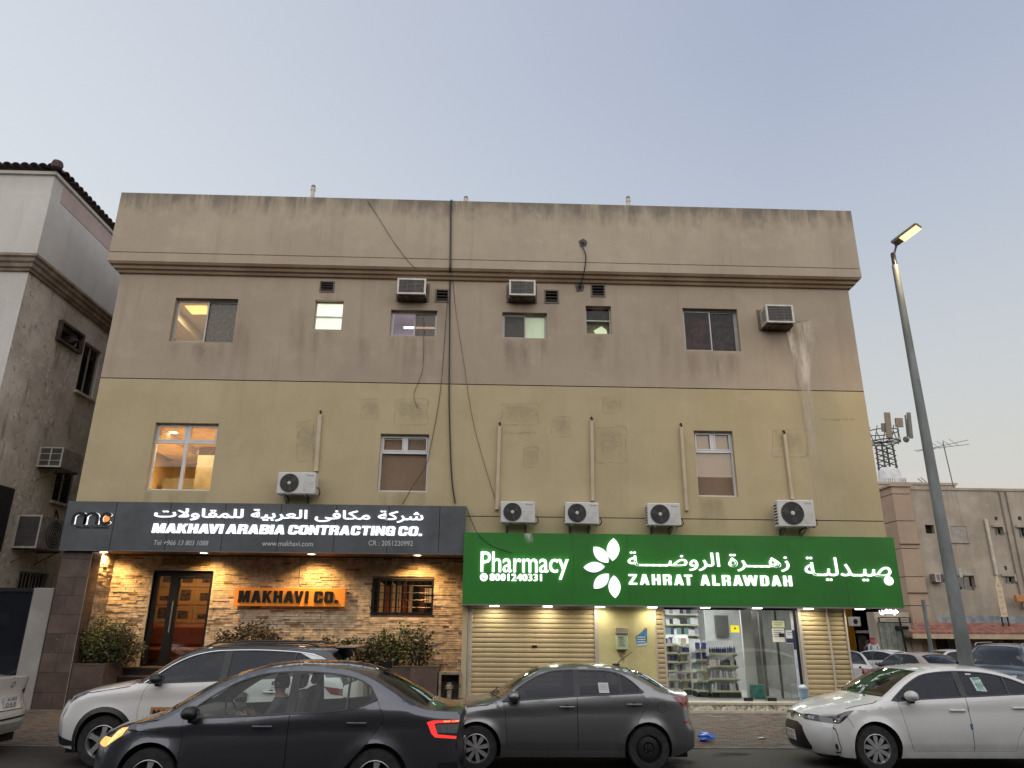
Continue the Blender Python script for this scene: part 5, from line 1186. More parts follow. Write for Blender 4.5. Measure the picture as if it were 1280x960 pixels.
# ================================================================ CARS
GZ = -.09
def pchip(pts):
    xs = np.array([p[0] for p in pts], float); ys = np.array([p[1] for p in pts], float)
    h = np.diff(xs); d = np.diff(ys)/h; m = np.zeros(len(xs)); m[0], m[-1] = d[0], d[-1]
    for i in range(1, len(xs)-1):
        m[i] = 0 if d[i-1]*d[i] <= 0 else 3*(h[i-1]+h[i])/((2*h[i]+h[i-1])/d[i-1]+(h[i]+2*h[i-1])/d[i])
    def f(x):
        x = np.clip(np.asarray(x, float), xs[0], xs[-1]); i = np.clip(np.searchsorted(xs, x)-1, 0, len(h)-1)
        t = (x-xs[i])/h[i]; return ((1+2*t)*(1-t)**2*ys[i]+t*(1-t)**2*h[i]*m[i]+t*t*(3-2*t)*ys[i+1]+t*t*(t-1)*h[i]*m[i+1])
    return f
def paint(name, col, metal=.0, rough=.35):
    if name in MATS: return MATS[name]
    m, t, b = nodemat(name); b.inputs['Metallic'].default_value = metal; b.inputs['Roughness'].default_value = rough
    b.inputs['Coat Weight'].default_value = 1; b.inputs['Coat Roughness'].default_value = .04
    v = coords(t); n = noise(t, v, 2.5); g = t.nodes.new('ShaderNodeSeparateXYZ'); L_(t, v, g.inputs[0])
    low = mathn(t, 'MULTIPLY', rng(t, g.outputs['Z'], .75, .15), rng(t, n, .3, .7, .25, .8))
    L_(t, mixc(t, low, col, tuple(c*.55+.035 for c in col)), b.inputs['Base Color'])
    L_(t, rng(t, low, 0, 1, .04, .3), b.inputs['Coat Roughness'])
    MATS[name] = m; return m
c_glass = glass('car_glass_clear', (.82,.88,.86), ior=1.28); c_tint = glass('car_glass_tinted', (.20,.21,.24), (.85,.9,1.), ior=1.30, solid=.05, solidcol=(.03,.03,.04)); c_wind = glass('windscreen_glass', (.50,.56,.52), ior=1.5)
c_black = M('car_black_trim', (.012,.012,.013), .35, var=.05); c_rub = M('tyre_rubber', (.022,.021,.020), .85, var=.2, scale=12); c_under = M('car_underside', (.010,.010,.010), .9, var=0)
c_sil = M('wheel_silver', (.50,.50,.50), .35, .7, var=.05); c_blk = M('wheel_black_steel', (.02,.02,.022), .45, .3, var=.1); c_chr = M('chrome', (.65,.65,.66), .12, 1., var=0); c_int = M('seat_grey', (.14,.13,.12), .85, var=.1); c_lens = M('lamp_lens_clear', (.30,.32,.33), .08, .6, var=.15, scale=20, coat=1.); c_ld = M('lamp_inner_dark', (.05,.05,.055), .15, .5, var=0, coat=1.); c_red = M('tail_lens_red', (.20,.008,.01), .12, 0, var=.15, scale=25, coat=1.); c_plate = M('plate_white', (.62,.62,.60), .5, var=0)

def wheel(name, r, style, parent, x, y, side, w=.20):
    g = empty(name, (x, y, r)); g.parent = parent; rr = r*.64
    sgn = side
    def Y(h): return h*sgn
    prof = [(rr*.98, Y(-w*.42)), (rr*1.04, Y(-w*.5)), (r*.93, Y(-w*.48)), (r*.985, Y(-w*.36)), (r, Y(-w*.2)), (r, Y(w*.2)), (r*.985, Y(w*.36)), (r*.93, Y(w*.48)), (rr*1.04, Y(w*.5)), (rr*.98, Y(w*.42))]
    MB().lathe(prof, 'y', 40).build('tyre', c_rub, g, True)
    m = c_blk if style == 'steel' else c_sil
    rim = MB().lathe([(rr*.99, Y(-w*.4)), (rr*1.0, Y(w*.44)), (rr*.95, Y(w*.46)), (rr*.93, Y(w*.36)), (rr*.90, Y(-w*.2)), (0, Y(-w*.2))], 'y', 36).build('rim', m if style != 'steel' else c_blk, g, True)
    MB().lathe([(rr*.905, Y(w*.05)), (0, Y(w*.05))], 'y', 30).build('brake_shadow', c_under, rim)
    mb = MB(); n = {'eight': 8, 'nine': 9, 'five': 5, 'steel': 0}[style]; yo = w*.40
    for k in range(n):
        a = 2*math.pi*k/n+.2; ca, sa = math.cos(a), math.sin(a)
        hw0, hw1 = (rr*.075, rr*.165) if n >= 8 else (rr*.17, rr*.15)
        vs = []
        for (rad, hw, yy) in ((rr*.12, hw0, yo*1.02), (rr*.62, hw1*.9, yo*.98), (rr*.945, hw1*(.85 if n >= 8 else 1.3), yo*.9)):
            for s in (-1, 1):
                for dy in (0, -.018): vs.append((rad*ca-s*hw*sa, Y(yy+dy), rad*sa+s*hw*ca))
        fs = []
        for q in range(2):
            o = q*4; fs += [(o, o+2, o+6, o+4), (o, o+4, o+5, o+1), (o+2, o+3, o+7, o+6)]
        mb.add(vs, fs)
    if n: mb.build('spokes', m, rim)
    if style == 'steel':
        MB().lathe([(rr*.92, Y(w*.2)), (rr*.7, Y(w*.30)), (rr*.45, Y(w*.34)), (rr*.36, Y(w*.22)), (0, Y(w*.24))], 'y', 30).build('disc', c_blk, rim, True)
        for k in range(12):
            a = k*math.pi/6; MB().lathe([(0, Y(w*.315)), (.014, Y(w*.315))], 'y', 8, (rr*.62*math.cos(a), 0, rr*.62*math.sin(a))).build('vent_hole', c_under, rim)
    MB().lathe([(rr*.16, Y(yo*.9)), (rr*.15, Y(yo*1.1)), (0, Y(yo*1.14))], 'y', 16).build('hub_cap', m, rim, True)
    mb = MB()
    for k in range(5):
        a = k*2*math.pi/5; mb.lathe([(.011, Y(w*.30)), (.010, Y(yo*1.08)), (0, Y(yo*1.1))], 'y', 8, (rr*.26*math.cos(a), 0, rr*.26*math.sin(a)))
    mb.build('wheel_nuts', c_chr if style == 'steel' else m, rim)
    return g

def make_car(spec):
    """a car as one thing; local x runs from the nose (0) to the tail (L), y across, z up from the road"""
    s_ = spec; L, W0 = s_['L'], s_['W']; nm = s_['name']
    g = empty(nm, (0,0,0), 0, s_['label'], s_.get('cat', 'car'), s_.get('group'))
    body_m = s_['paint']; top_m = s_.get('roof_paint', body_m); sp = s_.get('sp', .05)
    zt, ze, zb = pchip(s_['zt']), pchip(s_['ze']), pchip(s_['zb'])
    plan = pchip(s_.get('plan', [(0,.86),(.15,.935),(.45,.982),(.9,1),(L-.9,1),(L-.5,.985),(L-.15,.945),(L,.875)]))
    aF, aT = s_.get('sweep', (.20, .14)); nose = pchip(s_['nose']); tail = pchip(s_['tail']); tum = s_.get('tumble', .42); zs = .16
    prof = pchip([(0,.925),(.12,.958),(.3,.985),(.52,1.0),(.8,.988),(.93,.972),(1,.95)])
    crease = pchip(s_['crease']) if 'crease' in s_ else None; cdep = s_.get('crease_depth', .016)
    def Yf(s, z):
        w = W0*plan(s); b = zb(s); t = np.clip((z-zs)/(b-zs), 0, 1); y = w*prof(t)
        if crease is not None:
            c = crease(s); fade = np.clip((s-.5)/.6, 0, 1)*np.clip((L-.25-s)/.6, 0, 1)
            d_ = c-z; y = y-cdep*fade*np.where(d_ > 0, np.clip(d_/.035, 0, 1)*np.exp(-np.maximum(d_-.035, 0)/.14), 0)
            lc = .34; y = y-.012*fade*np.clip((lc+.02-z)/.03, 0, 1)
        up = np.maximum(z-b, 0); y = y-up*tum-.02*np.clip(up/.05, 0, 1)
        e = ze(s); y = y-.035*np.clip((z-(e-.07))/.07, 0, 1)**2
        for wx in s_['wheels']:      # flared wheel arches
            d2 = np.sqrt((s-wx)**2+(z-s_['r'])**2); R0 = s_['arch']; y = y+.022*np.clip(1-(d2-R0)/.11, 0, 1)**1.5*(d2 > R0-.05)
        return y
    def xs_side(s, z):
        x = s+nose(z)*np.clip(1-s/.7, 0, 1)**2+aF*np.clip(1-s/.8, 0, 1)**2
        return x-tail(z)*np.clip(1-(L-s)/.6, 0, 1)**2-aT*np.clip(1-(L-s)/.8, 0, 1)**2
    def fside(v, side, off=0.): s, z = v[:,0], v[:,1]; return np.stack([xs_side(s, z), side*(Yf(s, z)+off), z], 1)
    def ftop(v, off=0.):
        s, u = v[:,0], v[:,1]; e, c = ze(s), zt(s); ye = Yf(s, e); z = e+(c-e)*(1-np.abs(u)**2.3)
        x = s+nose(e)*np.clip(1-s/.7, 0, 1)**2+aF*np.clip(1-s/.8, 0, 1)**2*np.abs(u)**3-tail(e)*np.clip(1-(L-s)/.6, 0, 1)**2-aT*np.clip(1-(L-s)/.8, 0, 1)**2*np.abs(u)**3
        return np.stack([x, u*ye, z+off], 1)
    e0, eL = float(ze(0)), float(ze(L)); c0, cL = float(zt(0)), float(zt(L))
    def ffront(v, off=0.):     # v = (u, z) with u in -1..1
        u, z = v[:,0], v[:,1]; zz = z+(c0-e0)*(1-np.abs(u)**2.3)*np.clip((z-.3)/(e0-.3), 0, 1); y = u*Yf(np.zeros_like(z), z); return np.stack([nose(z)+aF*np.abs(u)**3-off, y, zz], 1)
    def frear(v, off=0.):
        u, z = v[:,0], v[:,1]; zz = z+(cL-eL)*(1-np.abs(u)**2.3)*np.clip((z-.3)/(eL-.3), 0, 1); y = u*Yf(np.full_like(z, L), z); return np.stack([L-tail(z)-aT*np.abs(u)**3+off, y, zz], 1)
    def put(name, items, m, parent=None, smooth=True):
        V = []; Fs = []; n = 0; mi = []
        for (v3, f, flip, k) in items:
            V.append(v3); ff = f[:, ::-1] if flip else f; Fs.append(ff+n); n += len(v3); mi += [k]*len(f)
        me = bpy.data.meshes.new(name); me.from_pydata(np.concatenate(V).tolist(), [], np.concatenate(Fs).tolist())
        bm = bmesh.new(); bm.from_mesh(me); bmesh.ops.remove_doubles(bm, verts=bm.verts, dist=.0015); bm.to_mesh(me); bm.free()
        o = link(name, me, m, parent or g)
        if smooth:
            me.polygons.foreach_set('use_smooth', [True]*len(me.polygons)); me.set_sharp_from_angle(angle=R_(34))
        if len(me.polygons) == len(mi): me.polygons.foreach_set('material_index', mi)
        return o
    # ---- side outline with wheel arches
    r, R0 = s_['r'], s_['arch']; zl = s_.get('low', .20); sill = s_.get('sill', .19)
    out_ = [(0, s_.get('lowF', zl))]
    for wx in s_['wheels']:
        a0 = math.asin(max(-1, min(1, (sill-r)/R0)))
        for k in range(19):
            a = math.pi-a0+(2*a0-math.pi)*k/18; out_.append((wx+R0*math.cos(a), r+R0*math.sin(a)))
    out_.append((L, s_.get('lowT', zl+.06)))
    out_ += [(L, z) for z in np.linspace(s_.get('lowT', zl+.06), eL, 7)[1:]]
    tops = [(s, float(ze(s))) for s in np.arange(L-.06, .03, -.06)]; out_ += tops+[(0, e0)]
    out_ += [(0, z) for z in np.linspace(e0, s_.get('lowF', zl), 6)[1:-1]]
    dt, db = s_['dlo_top'], s_['dlo_bot']      # front -> rear
    fd, rd, zd = s_['door_front'], s_['door_rear'], s_['door_low']; sf = s_['split']
    H = list(dt)+list(reversed(rd)) if False else None
    fp = pchip(dt); bp = pchip(db)
    dtd = [(x, float(fp(x))) for x in np.linspace(dt[0][0], dt[-1][0], 26)]; dbd = [(x, float(bp(x))) for x in np.linspace(db[0][0], db[-1][0], 22)]
    DLO = dtd+[q for q in reversed(dbd) if q[0] < dt[-1][0]-.01 and q[0] > dt[0][0]+.01]
    # hole = doors + glass
    # rd: rear door rear edge from belt downwards; fd: front door front edge from belt downwards
    xr0 = rd[0][0]
    belt_rear = [q for q in dbd if q[0] > xr0+.02]
    hole = dtd+[q for q in reversed(belt_rear) if q[0] < dt[-1][0]-.01]+list(rd)+[(rd[-1][0]-.03, zd), (fd[-1][0]+.03, zd)]+list(reversed(fd))
    outs = []
    V, F_ = cdt(out_, [hole], sp)
    items = [(fside(V, -1), F_, False, 0), (fside(V, 1), F_, True, 0)]
    WS, RS = s_['ws'], s_['rs']      # windscreen/rear glass: (s_bottom, s_top, u_bottom, u_top, bow)
    def screen(sb, st, ub, ut, bow, inset=0.):
        b = [(sb+bow*u*u*(1 if st > sb else -1)+inset*(1 if st > sb else -1), u*1.) for u in np.linspace(-ub+inset*1.3, ub-inset*1.3, 13)]
        t = [(st+bow*.5*u*u*(1 if st > sb else -1)-inset*(1 if st > sb else -1), u) for u in np.linspace(ut-inset*1.3, -ut+inset*1.3, 13)]
        return b+t
    # the top skin is triangulated in (s, y-like) space
    def scl(p): return [(a, b*W0*.8) for a, b in p]
    def uns(V): return np.stack([V[:,0], V[:,1]/(W0*.8)], 1)
    dom = [(s, -1.) for s in np.arange(0, L, .06)]+[(L, u) for u in np.linspace(-1, 1, 17)]+[(s, 1.) for s in np.arange(L-.06, .001, -.06)]+[(0, u) for u in np.linspace(1, -1, 17)[:-1]]
    wsp, rsp = screen(*WS), screen(*RS)
    Vt, Ft = cdt(scl(dom), [scl(wsp), scl(rsp)], sp*1.3); Vt3 = ftop(uns(Vt))
    roofk = 1 if top_m is not body_m else 0
    if roofk:
        c = Vt[Ft][:, :, 0].mean(1); isroof = (c > s_['roof_from']); items += [(Vt3, Ft[~isroof], False, 0), (Vt3, Ft[isroof], False, 1)]
        cs = V[F_].mean(1); isr = (cs[:,1] > zb(cs[:,0])+.02) & (cs[:,0] > s_['roof_from'])
        items[0:2] = [(fside(V, -1), F_[~isr], False, 0), (fside(V, 1), F_[~isr], True, 0), (fside(V, -1), F_[isr], False, 1), (fside(V, 1), F_[isr], True, 1)]
    else: items.append((Vt3, Ft, False, 0))
    lf = s_.get('lowF', zl); lt = s_.get('lowT', zl+.06)
    Vf, Ff = cdt([(u, lf) for u in np.linspace(-1, 1, 15)]+[(u, e0) for u in np.linspace(1, -1, 15)], [], .07); items.append((ffront(Vf), Ff, False, 0))
    Vr, Fr = cdt([(u, lt) for u in np.linspace(-1, 1, 15)]+[(u, eL) for u in np.linspace(1, -1, 15)], [], .07); items.append((frear(Vr), Fr, True, 0))
    body = put('body', items, [body_m, top_m])
    # ---- doors
    def shrink(poly, d):
        c = np.mean(poly, 0); A = np.array(poly); n = len(A); o = []
        area = sum(A[i][0]*A[(i+1) % n][1]-A[(i+1) % n][0]*A[i][1] for i in range(n)); sg_ = 1 if area > 0 else -1
        for i in range(n):
            a, b, c_ = A[i-1], A[i], A[(i+1) % n]; t1 = (b-a)/(np.linalg.norm(b-a)+1e-9); t2 = (c_-b)/(np.linalg.norm(c_-b)+1e-9)
            nn = np.array([-(t1+t2)[1], (t1+t2)[0]])*sg_; nn = nn/(np.linalg.norm(nn)+1e-9); o.append(tuple(b+nn*d))
        return o
    bz = lambda x: float(bp(x))
    doorF = list(fd)+[(fd[-1][0]+.03, zd), (sf-.0, zd)]+[(sf, z) for z in np.linspace(zd, bz(sf), 6)[1:]]+[(x, bz(x)) for x in np.linspace(sf, max(fd[0][0], db[0][0]), 8)[1:-1]]
    doorR = [(x, bz(x)) for x in np.linspace(sf, xr0, 8)]+list(rd)[1:]+[(rd[-1][0]-.03, zd), (sf, zd)]+[(sf, z) for z in np.linspace(zd, bz(sf), 6)[1:-1]]
    for side in s_.get('sides', (-1, 1)):
        for pi, (poly, hx) in enumerate(((doorF, s_['handles'][0]), (doorR, s_['handles'][1]))):
            V2, F2 = cdt(shrink(poly, .005), [], sp); dr = put('door', [(fside(V2, side, .0005), F2, side > 0, 0)], [body_m])
            if hx:
                hx0, hz, hl = hx; yy = float(Yf(np.array([hx0]), np.array([hz]))[0])
                MB().bevbox(hx0-hl/2, hx0+hl/2, side*(yy+.02)-.012, side*(yy+.02)+.012, hz-.014, hz+.014, .006).build('handle', s_.get('handle_paint', body_m), dr)
                rc = [(hx0+.045*math.cos(a), hz+.034*math.sin(a)) for a in np.linspace(0, 2*math.pi, 13)[:-1]]
                V3, F3 = cdt(rc, [], .03); put('handle_cup', [(fside(V3, side, .003), F3, side > 0, 0)], [s_.get('cup', c_black)], dr)
                for q in (-1, 1): MB().box(hx0+q*hl*.42-.012, hx0+q*hl*.42+.012, min(side*yy, side*(yy+.018)), max(side*yy, side*(yy+.018)), hz-.01, hz+.01).build('handle_mount', s_.get('handle_paint', body_m), dr)
        # glass
        bpw = s_.get('bpillar', .05); panes = []; ins = .018
        cuts = [dt[0][0], sf-bpw]; cuts2 = [sf+bpw, dt[-1][0]]
        qg = s_.get('quarter')
        rngs = [(dt[0][0]+.10, sf-bpw)]+([(sf+bpw, qg-.015), (qg+.015, dt[-1][0]-.09)] if qg else [(sf+bpw, dt[-1][0]-.09)])
        for x0, x1 in rngs:
            n = 12; tp = [(x, float(fp(x))-ins) for x in np.linspace(x0, x1, n)]; bt = [(x, bz(x)+ins) for x in np.linspace(x1, x0, n)]
            bt = [b for b in bt if b[1] < float(fp(b[0]))-ins-.008]; panes.append(tp+bt)
        Vd, Fd = cdt(DLO, panes, sp); put('window_trim', [(fside(Vd, side, .002), Fd, side > 0, 0)], [c_black])
        for p_ in panes:
            V4, F4 = cdt(p_, [], .06); put('window', [(fside(V4, side, -.008), F4, side > 0, 0)], [s_['glass']])
        if s_.get('chrome'):
            pts = fside(np.array(dtd), side, .004); MB().tube(pts, .009, 5).build('chrome_strip', c_chr, g)
        # dark lining behind the panel gaps
        lin = list(fd)+[(fd[-1][0]-.02, zd-.03), (rd[-1][0]+.02, zd-.03)]+list(reversed(rd))+[(x, bz(x)-.005) for x in np.linspace(xr0, fd[0][0], 12)[1:-1]]
        V5, F5 = cdt(shrink(lin, -.015) , [], .1); put('door_lining', [(fside(V5, side, -.022), F5, side > 0, 0)], [c_under])
        # arch liners
        for wx in s_['wheels']:
            yo_ = W0*.97; mb = MB(); n = 16; vs = []
            for k in range(n+1):
                a = math.pi*k/n*1.1-.157; vs += [(wx+R0*1.0*math.cos(a), side*(yo_-.03), r+R0*math.sin(a)), (wx+R0*math.cos(a), side*(yo_-.34), r+R0*math.sin(a))]
            mb.add(vs, [(2*k, 2*k+2, 2*k+3, 2*k+1) for k in range(n)]); mb.add([(wx+R0*math.cos(a), side*(yo_-.335), r+R0*math.sin(a)) for a in np.linspace(-.157, math.pi+.157, 17)], [tuple(range(17))])
            mb.build('wheel_well', c_under, g, flip=False)
            if s_.get('cladding'):
                rim = [(wx+(R0+.0)*math.cos(a), r+(R0+.0)*math.sin(a)) for a in np.linspace(-.35, math.pi+.35, 24)]+[(wx+(R0+.07)*math.cos(a), r+(R0+.07)*math.sin(a)) for a in np.linspace(math.pi+.35, -.35, 24)]
                V6, F6 = cdt(rim, [], .05); put('arch_cladding', [(fside(V6, side, .012), F6, side > 0, 0)], [c_black])
        for poly, m_, nmx in s_.get('side_patches', {}).get(side, s_.get('side_patches', {}).get(0, [])):
            V7, F7 = cdt(poly, [], .04); put(nmx, [(fside(V7, side, .005 if nmx != 'seam' else .002), F7, side > 0, 0)], m_ if isinstance(m_, list) else [m_])
        # mirror
        mxx, mzz = s_['mirror']; my = float(Yf(np.array([mxx]), np.array([mzz]))[0])
        mo = empty('mirror', (mxx, side*(my+.14), mzz+.035)); mo.parent = g
        bm = bmesh.new(); bmesh.ops.create_uvsphere(bm, u_segments=16, v_segments=10, radius=1)
        for v in bm.verts: v.co = Vector((v.co.x*(.115 if v.co.x < 0 else .085), v.co.y*.12, v.co.z*.078*(1.1 if v.co.z > 0 else .9)))
        me = bpy.data.meshes.new('mirror_shell'); bm.to_mesh(me); bm.free(); link('mirror_shell', me, s_.get('mirror_paint', body_m), mo, True)
        MB().bevbox(-.035, .04, -.07*side-.07, -.07*side+.07, -.10, -.045, .012).build('mirror_foot', c_black, mo)
        MB().lathe([(0, .087), (.055, .086)], 'x', 14).build('mirror_glass', c_chr, mo)
    # ---- screens
    for nmx, scr in (('windscreen', WS), ('rear_window', RS)):
        outer, inner = screen(*scr), screen(*scr, inset=.03)
        V8, F8 = cdt(scl(outer), [scl(inner)], .07); put('screen_border', [(ftop(uns(V8), -.001), F8, False, 0)], [c_black])
        V9, F9 = cdt(scl(inner), [], .08); put(nmx, [(ftop(uns(V9), -.006), F9, False, 0)], [c_wind if nmx == 'windscreen' else s_.get('rear_glass', s_['glass'])])
    for poly, m_, nmx, off in s_.get('front_patches', []):
        V10, F10 = cdt(poly, [], .05); put(nmx, [(ffront(V10, off), F10, False, 0)], m_ if isinstance(m_, list) else [m_])
    for poly, m_, nmx, off in s_.get('rear_patches', []):
        V10, F10 = cdt(poly, [], .05); put(nmx, [(frear(V10, off), F10, True, 0)], m_ if isinstance(m_, list) else [m_])
    for poly, m_, nmx in s_.get('top_patches', []):
        V11, F11 = cdt(scl(poly), [], .06); put(nmx, [(ftop(uns(V11), .002), F11, False, 0)], [m_])
    # ---- underside, cabin
    wf, wr = s_['wheels']; mb = MB(); mb.box(.25, L-.2, -.55, .55, .16, .40); mb.box(wf+R0+.02, wr-R0-.02, -W0*.88, W0*.88, .17, .30); mb.box(.35, wf-R0-.02, -W0*.7, W0*.7, .24, .5)
    mb.box(wr+R0+.02, L-.3, -W0*.72, W0*.72, .26, .5); mb.build('underbody', c_under, g)
    zc_ = float(zb(2.4)); cab0 = WS[0]+.25; cab1 = RS[0]-.1 if RS[0] > RS[1] else RS[0]-.1
    MB().box(cab0, cab1, -W0*.86, W0*.86, .30, zc_-.22).build('cabin_tub', c_under, g)
    MB().bevbox(cab0-.15, cab0+.35, -W0*.84, W0*.84, zc_-.22, zc_-.01, .05).build('dashboard', c_int, g)
    if s_.get('interior', True):
        for y in (-.37, .37):
            xx = sf-.12
            st_ = empty('seat', (xx, y, zc_-.3)); st_.parent = g
            MB().bevbox(-.45, .1, -.24, .24, -.02, .12, .05).build('cushion', c_int, st_)
            o = MB().bevbox(-.07, .07, -.24, .24, .05, .55, .05).build('seat_back', c_int, st_); o.rotation_euler = (0, R_(14), 0)
            o = MB().bevbox(-.045, .045, -.12, .12, .57, .74, .03).build('headrest', c_int, st_); o.rotation_euler = (0, R_(12), 0)
        rs_ = empty('rear_seat', (min(sf+.85, cab1-.25), 0, zc_-.3)); rs_.parent = g
        MB().bevbox(-.5, .1, -.62, .62, -.02, .12, .05).build('cushion', c_int, rs_); o = MB().bevbox(-.07, .09, -.62, .62, .08, .5, .05).build('seat_back', c_int, rs_); o.rotation_euler = (0, R_(18), 0)
        for y in (-.36, .36): MB().bevbox(.10, .19, y-.12, y+.12, .50, .64, .03).build('headrest', c_int, rs_)
        sw = MB(); pts = [(0, .17*math.cos(a), .17*math.sin(a)) for a in np.linspace(0, 2*math.pi, 19)]; sw.tube(pts, .014, 6, caps=False); sw.box(-.01, .01, -.16, .16, -.03, .02)
        o = sw.build('steering_wheel', c_black, g, True); o.location = (cab0+.48, -.37, zc_-.02); o.rotation_euler = (0, R_(-22), 0)
    for wi, wx in enumerate(s_['wheels']):
        for side in (-1, 1): wheel('wheel', r, s_['styles'][wi], g, wx, side*(W0-.115), side)
    s_['f'] = dict(fside=fside, ftop=ftop, ffront=ffront, frear=frear, Yf=Yf, put=put, body=body)
    return g
def plate(parent, face, uz, w=.32, h=.16, txt=True, off=.02, u0=0.):
    """registration plate laid on the nose or tail"""
    u, z = uz
    return None
def rectp(x0, x1, z0, z1): return [(x0,z0),(x1,z0),(x1,z1),(x0,z1)]
def seamline(pts, w=.007):
    A = [np.array(p) for p in pts]; Lp, Rp = [], []
    for i, p in enumerate(A):
        d = A[min(i+1, len(A)-1)]-A[max(i-1, 0)]; d = d/np.linalg.norm(d); n = np.array([-d[1], d[0]])*w/2; Lp.append(tuple(p+n)); Rp.append(tuple(p-n))
    return Lp+Rp[::-1]
def circ(cx, cz, r, n=20): return [(cx+r*math.cos(a), cz+r*math.sin(a)) for a in np.linspace(0, 2*math.pi, n+1)[:-1]]
def ringseam(cx, cz, r): return seamline(circ(cx, cz, r, 24)+[(cx+r, cz)], .006)[:]

# ---- grey compact sedan (parked, beside the pharmacy)
XK = P(595,936,-5.3)[0]-.87
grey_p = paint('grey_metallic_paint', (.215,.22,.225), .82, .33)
L = 4.32
kia = dict(name='grey_sedan', label='grey metallic sedan parked before the beige shutter, with a plain black rear wheel', L=L, W=.87, paint=grey_p, glass=c_tint, r=.315, arch=.372, wheels=(.87, 3.47), styles=('eight', 'steel'),
 zt=[(0,.70),(.25,.82),(.6,.91),(1.0,.975),(1.1,1.0),(1.4,1.19),(1.73,1.38),(2.05,1.455),(2.42,1.48),(2.85,1.475),(3.15,1.45),(3.5,1.37),(3.8,1.22),(4.02,1.10),(4.12,1.085),(4.32,1.07)],
 ze=[(0,.66),(.25,.77),(.6,.86),(1.0,.925),(1.18,.97),(1.35,1.08),(1.55,1.22),(1.9,1.395),(2.2,1.44),(2.5,1.45),(2.9,1.43),(3.2,1.365),(3.45,1.24),(3.7,1.11),(3.95,1.06),(4.32,1.03)],
 zb=[(0,.80),(1.0,.93),(2.4,1.03),(3.44,1.08),(4.32,1.05)], crease=[(0,.74),(1.2,.80),(2.3,.86),(3.4,.90),(4.3,.93)], nose=[(.15,.08),(.3,.02),(.5,0),(.7,.06),(.9,.2)], tail=[(.15,.10),(.35,.01),(.55,0),(.68,.05),(.9,.08),(1.1,.10)],
 lowF=.20, lowT=.30, dlo_top=[(1.24,.955),(1.4,1.075),(1.55,1.185),(1.88,1.35),(2.1,1.40),(2.4,1.412),(2.8,1.405),(3.05,1.37),(3.22,1.29),(3.45,1.095)], dlo_bot=[(1.24,.95),(1.8,.99),(2.4,1.03),(3.0,1.06),(3.45,1.085)],
 door_front=[(1.27,.945),(1.30,.80),(1.315,.60),(1.33,.36)], door_rear=[(3.40,1.082),(3.50,.97),(3.46,.88),(3.30,.66),(3.10,.45)], door_low=.30, split=2.40, handles=((2.24,.885,.24),(3.27,.925,.24)), bpillar=.045, quarter=3.08,
 ws=(1.09,1.84,.93,.86,.12), rs=(3.93,3.28,.88,.84,.06), mirror=(1.44,1.0), crease_depth=.02)
kia['side_patches'] = {0: [
 ([(3.93,1.035),(4.10,1.04),(4.31,1.02),(4.31,.85),(4.24,.86),(4.10,.93)], c_red, 'tail_light'), ([(4.17,.855),(4.31,.835),(4.31,.90),(4.2,.89)], c_lens, 'reversing_lens'),
 ([(4.12,.665),(4.31,.665),(4.31,.70),(4.14,.69)], c_red, 'rear_reflector'), ([(.05,.60),(.12,.72),(.42,.80),(.5,.80),(.34,.70),(.2,.62)], c_lens, 'headlight'),
 (seamline([(.45,.845),(.8,.885),(1.02,.91),(1.12,.935)]), c_under, 'seam')]}
kia['side_patches'][0].append((seamline(circ(3.70,.885,.075,22)[:21], .006), c_under, 'seam'))
kia['rear_patches'] = [([(.55,.88),(1,.85),(1,1.02),(.55,1.02)], c_red, 'tail_light', .005), ([(-1,.85),(-.55,.88),(-.55,1.02),(-1,1.02)], c_red, 'tail_light', .005), ([(-.25,.72),(.25,.72),(.25,.86),(-.25,.86)], c_plate, 'plate', .01)]
kia['front_patches'] = [([(-.5,.28),(.5,.28),(.6,.5),(-.6,.5)], c_black, 'grille', .004), ([(-.55,.60),(.55,.60),(.5,.66),(-.5,.66)], c_black, 'grille', .004), ([(.62,.56),(1,.60),(1,.70),(.62,.64)], c_lens, 'headlight', .005), ([(-1,.60),(-.62,.56),(-.62,.64),(-1,.70)], c_lens, 'headlight', .005)]
kg = make_car(kia); kg.location = (XK, -5.3+.87, GZ)
f = kia['f']
# sticker sheet on the rear side window, stubby aerial, wipers
V, F_ = cdt(rectp(2.745,2.90,1.085,1.225), [], .06); v3 = f['fside'](V, -1, -.002); v3[:,0] += (v3[:,2]-1.15)*-.06; o = f['put']('window_sticker', [(v3, F_, False, 0)], [M('sticker_white', (.55,.56,.55), .7, var=.0)])
for k in range(5): V, F_ = cdt(rectp(2.76,2.885,1.105+k*.022,1.111+k*.022), [], .06); v3 = f['fside'](V, -1, .0005); v3[:,0] += (v3[:,2]-1.15)*-.06; f['put']('sticker_line', [(v3, F_, False, 0)], [M('sticker_grey', (.2,.2,.2), .7, var=0)], o)
MB().tube([(3.14,-.1,1.44),(3.19,-.1,1.50),(3.42,-.1,1.66)], [.014,.008,.005], 6).build('aerial', c_black, kg)
MB().bevbox(3.08,3.2,-.14,-.06,1.445,1.475,.012).build('aerial_base', c_black, kg)
for y in (-.1, .4): MB().tube([(1.08,y-.25,1.0),(1.20,y-.05,1.06),(1.16,y+.2,1.055)], .009, 5).build('wiper', c_black, kg)

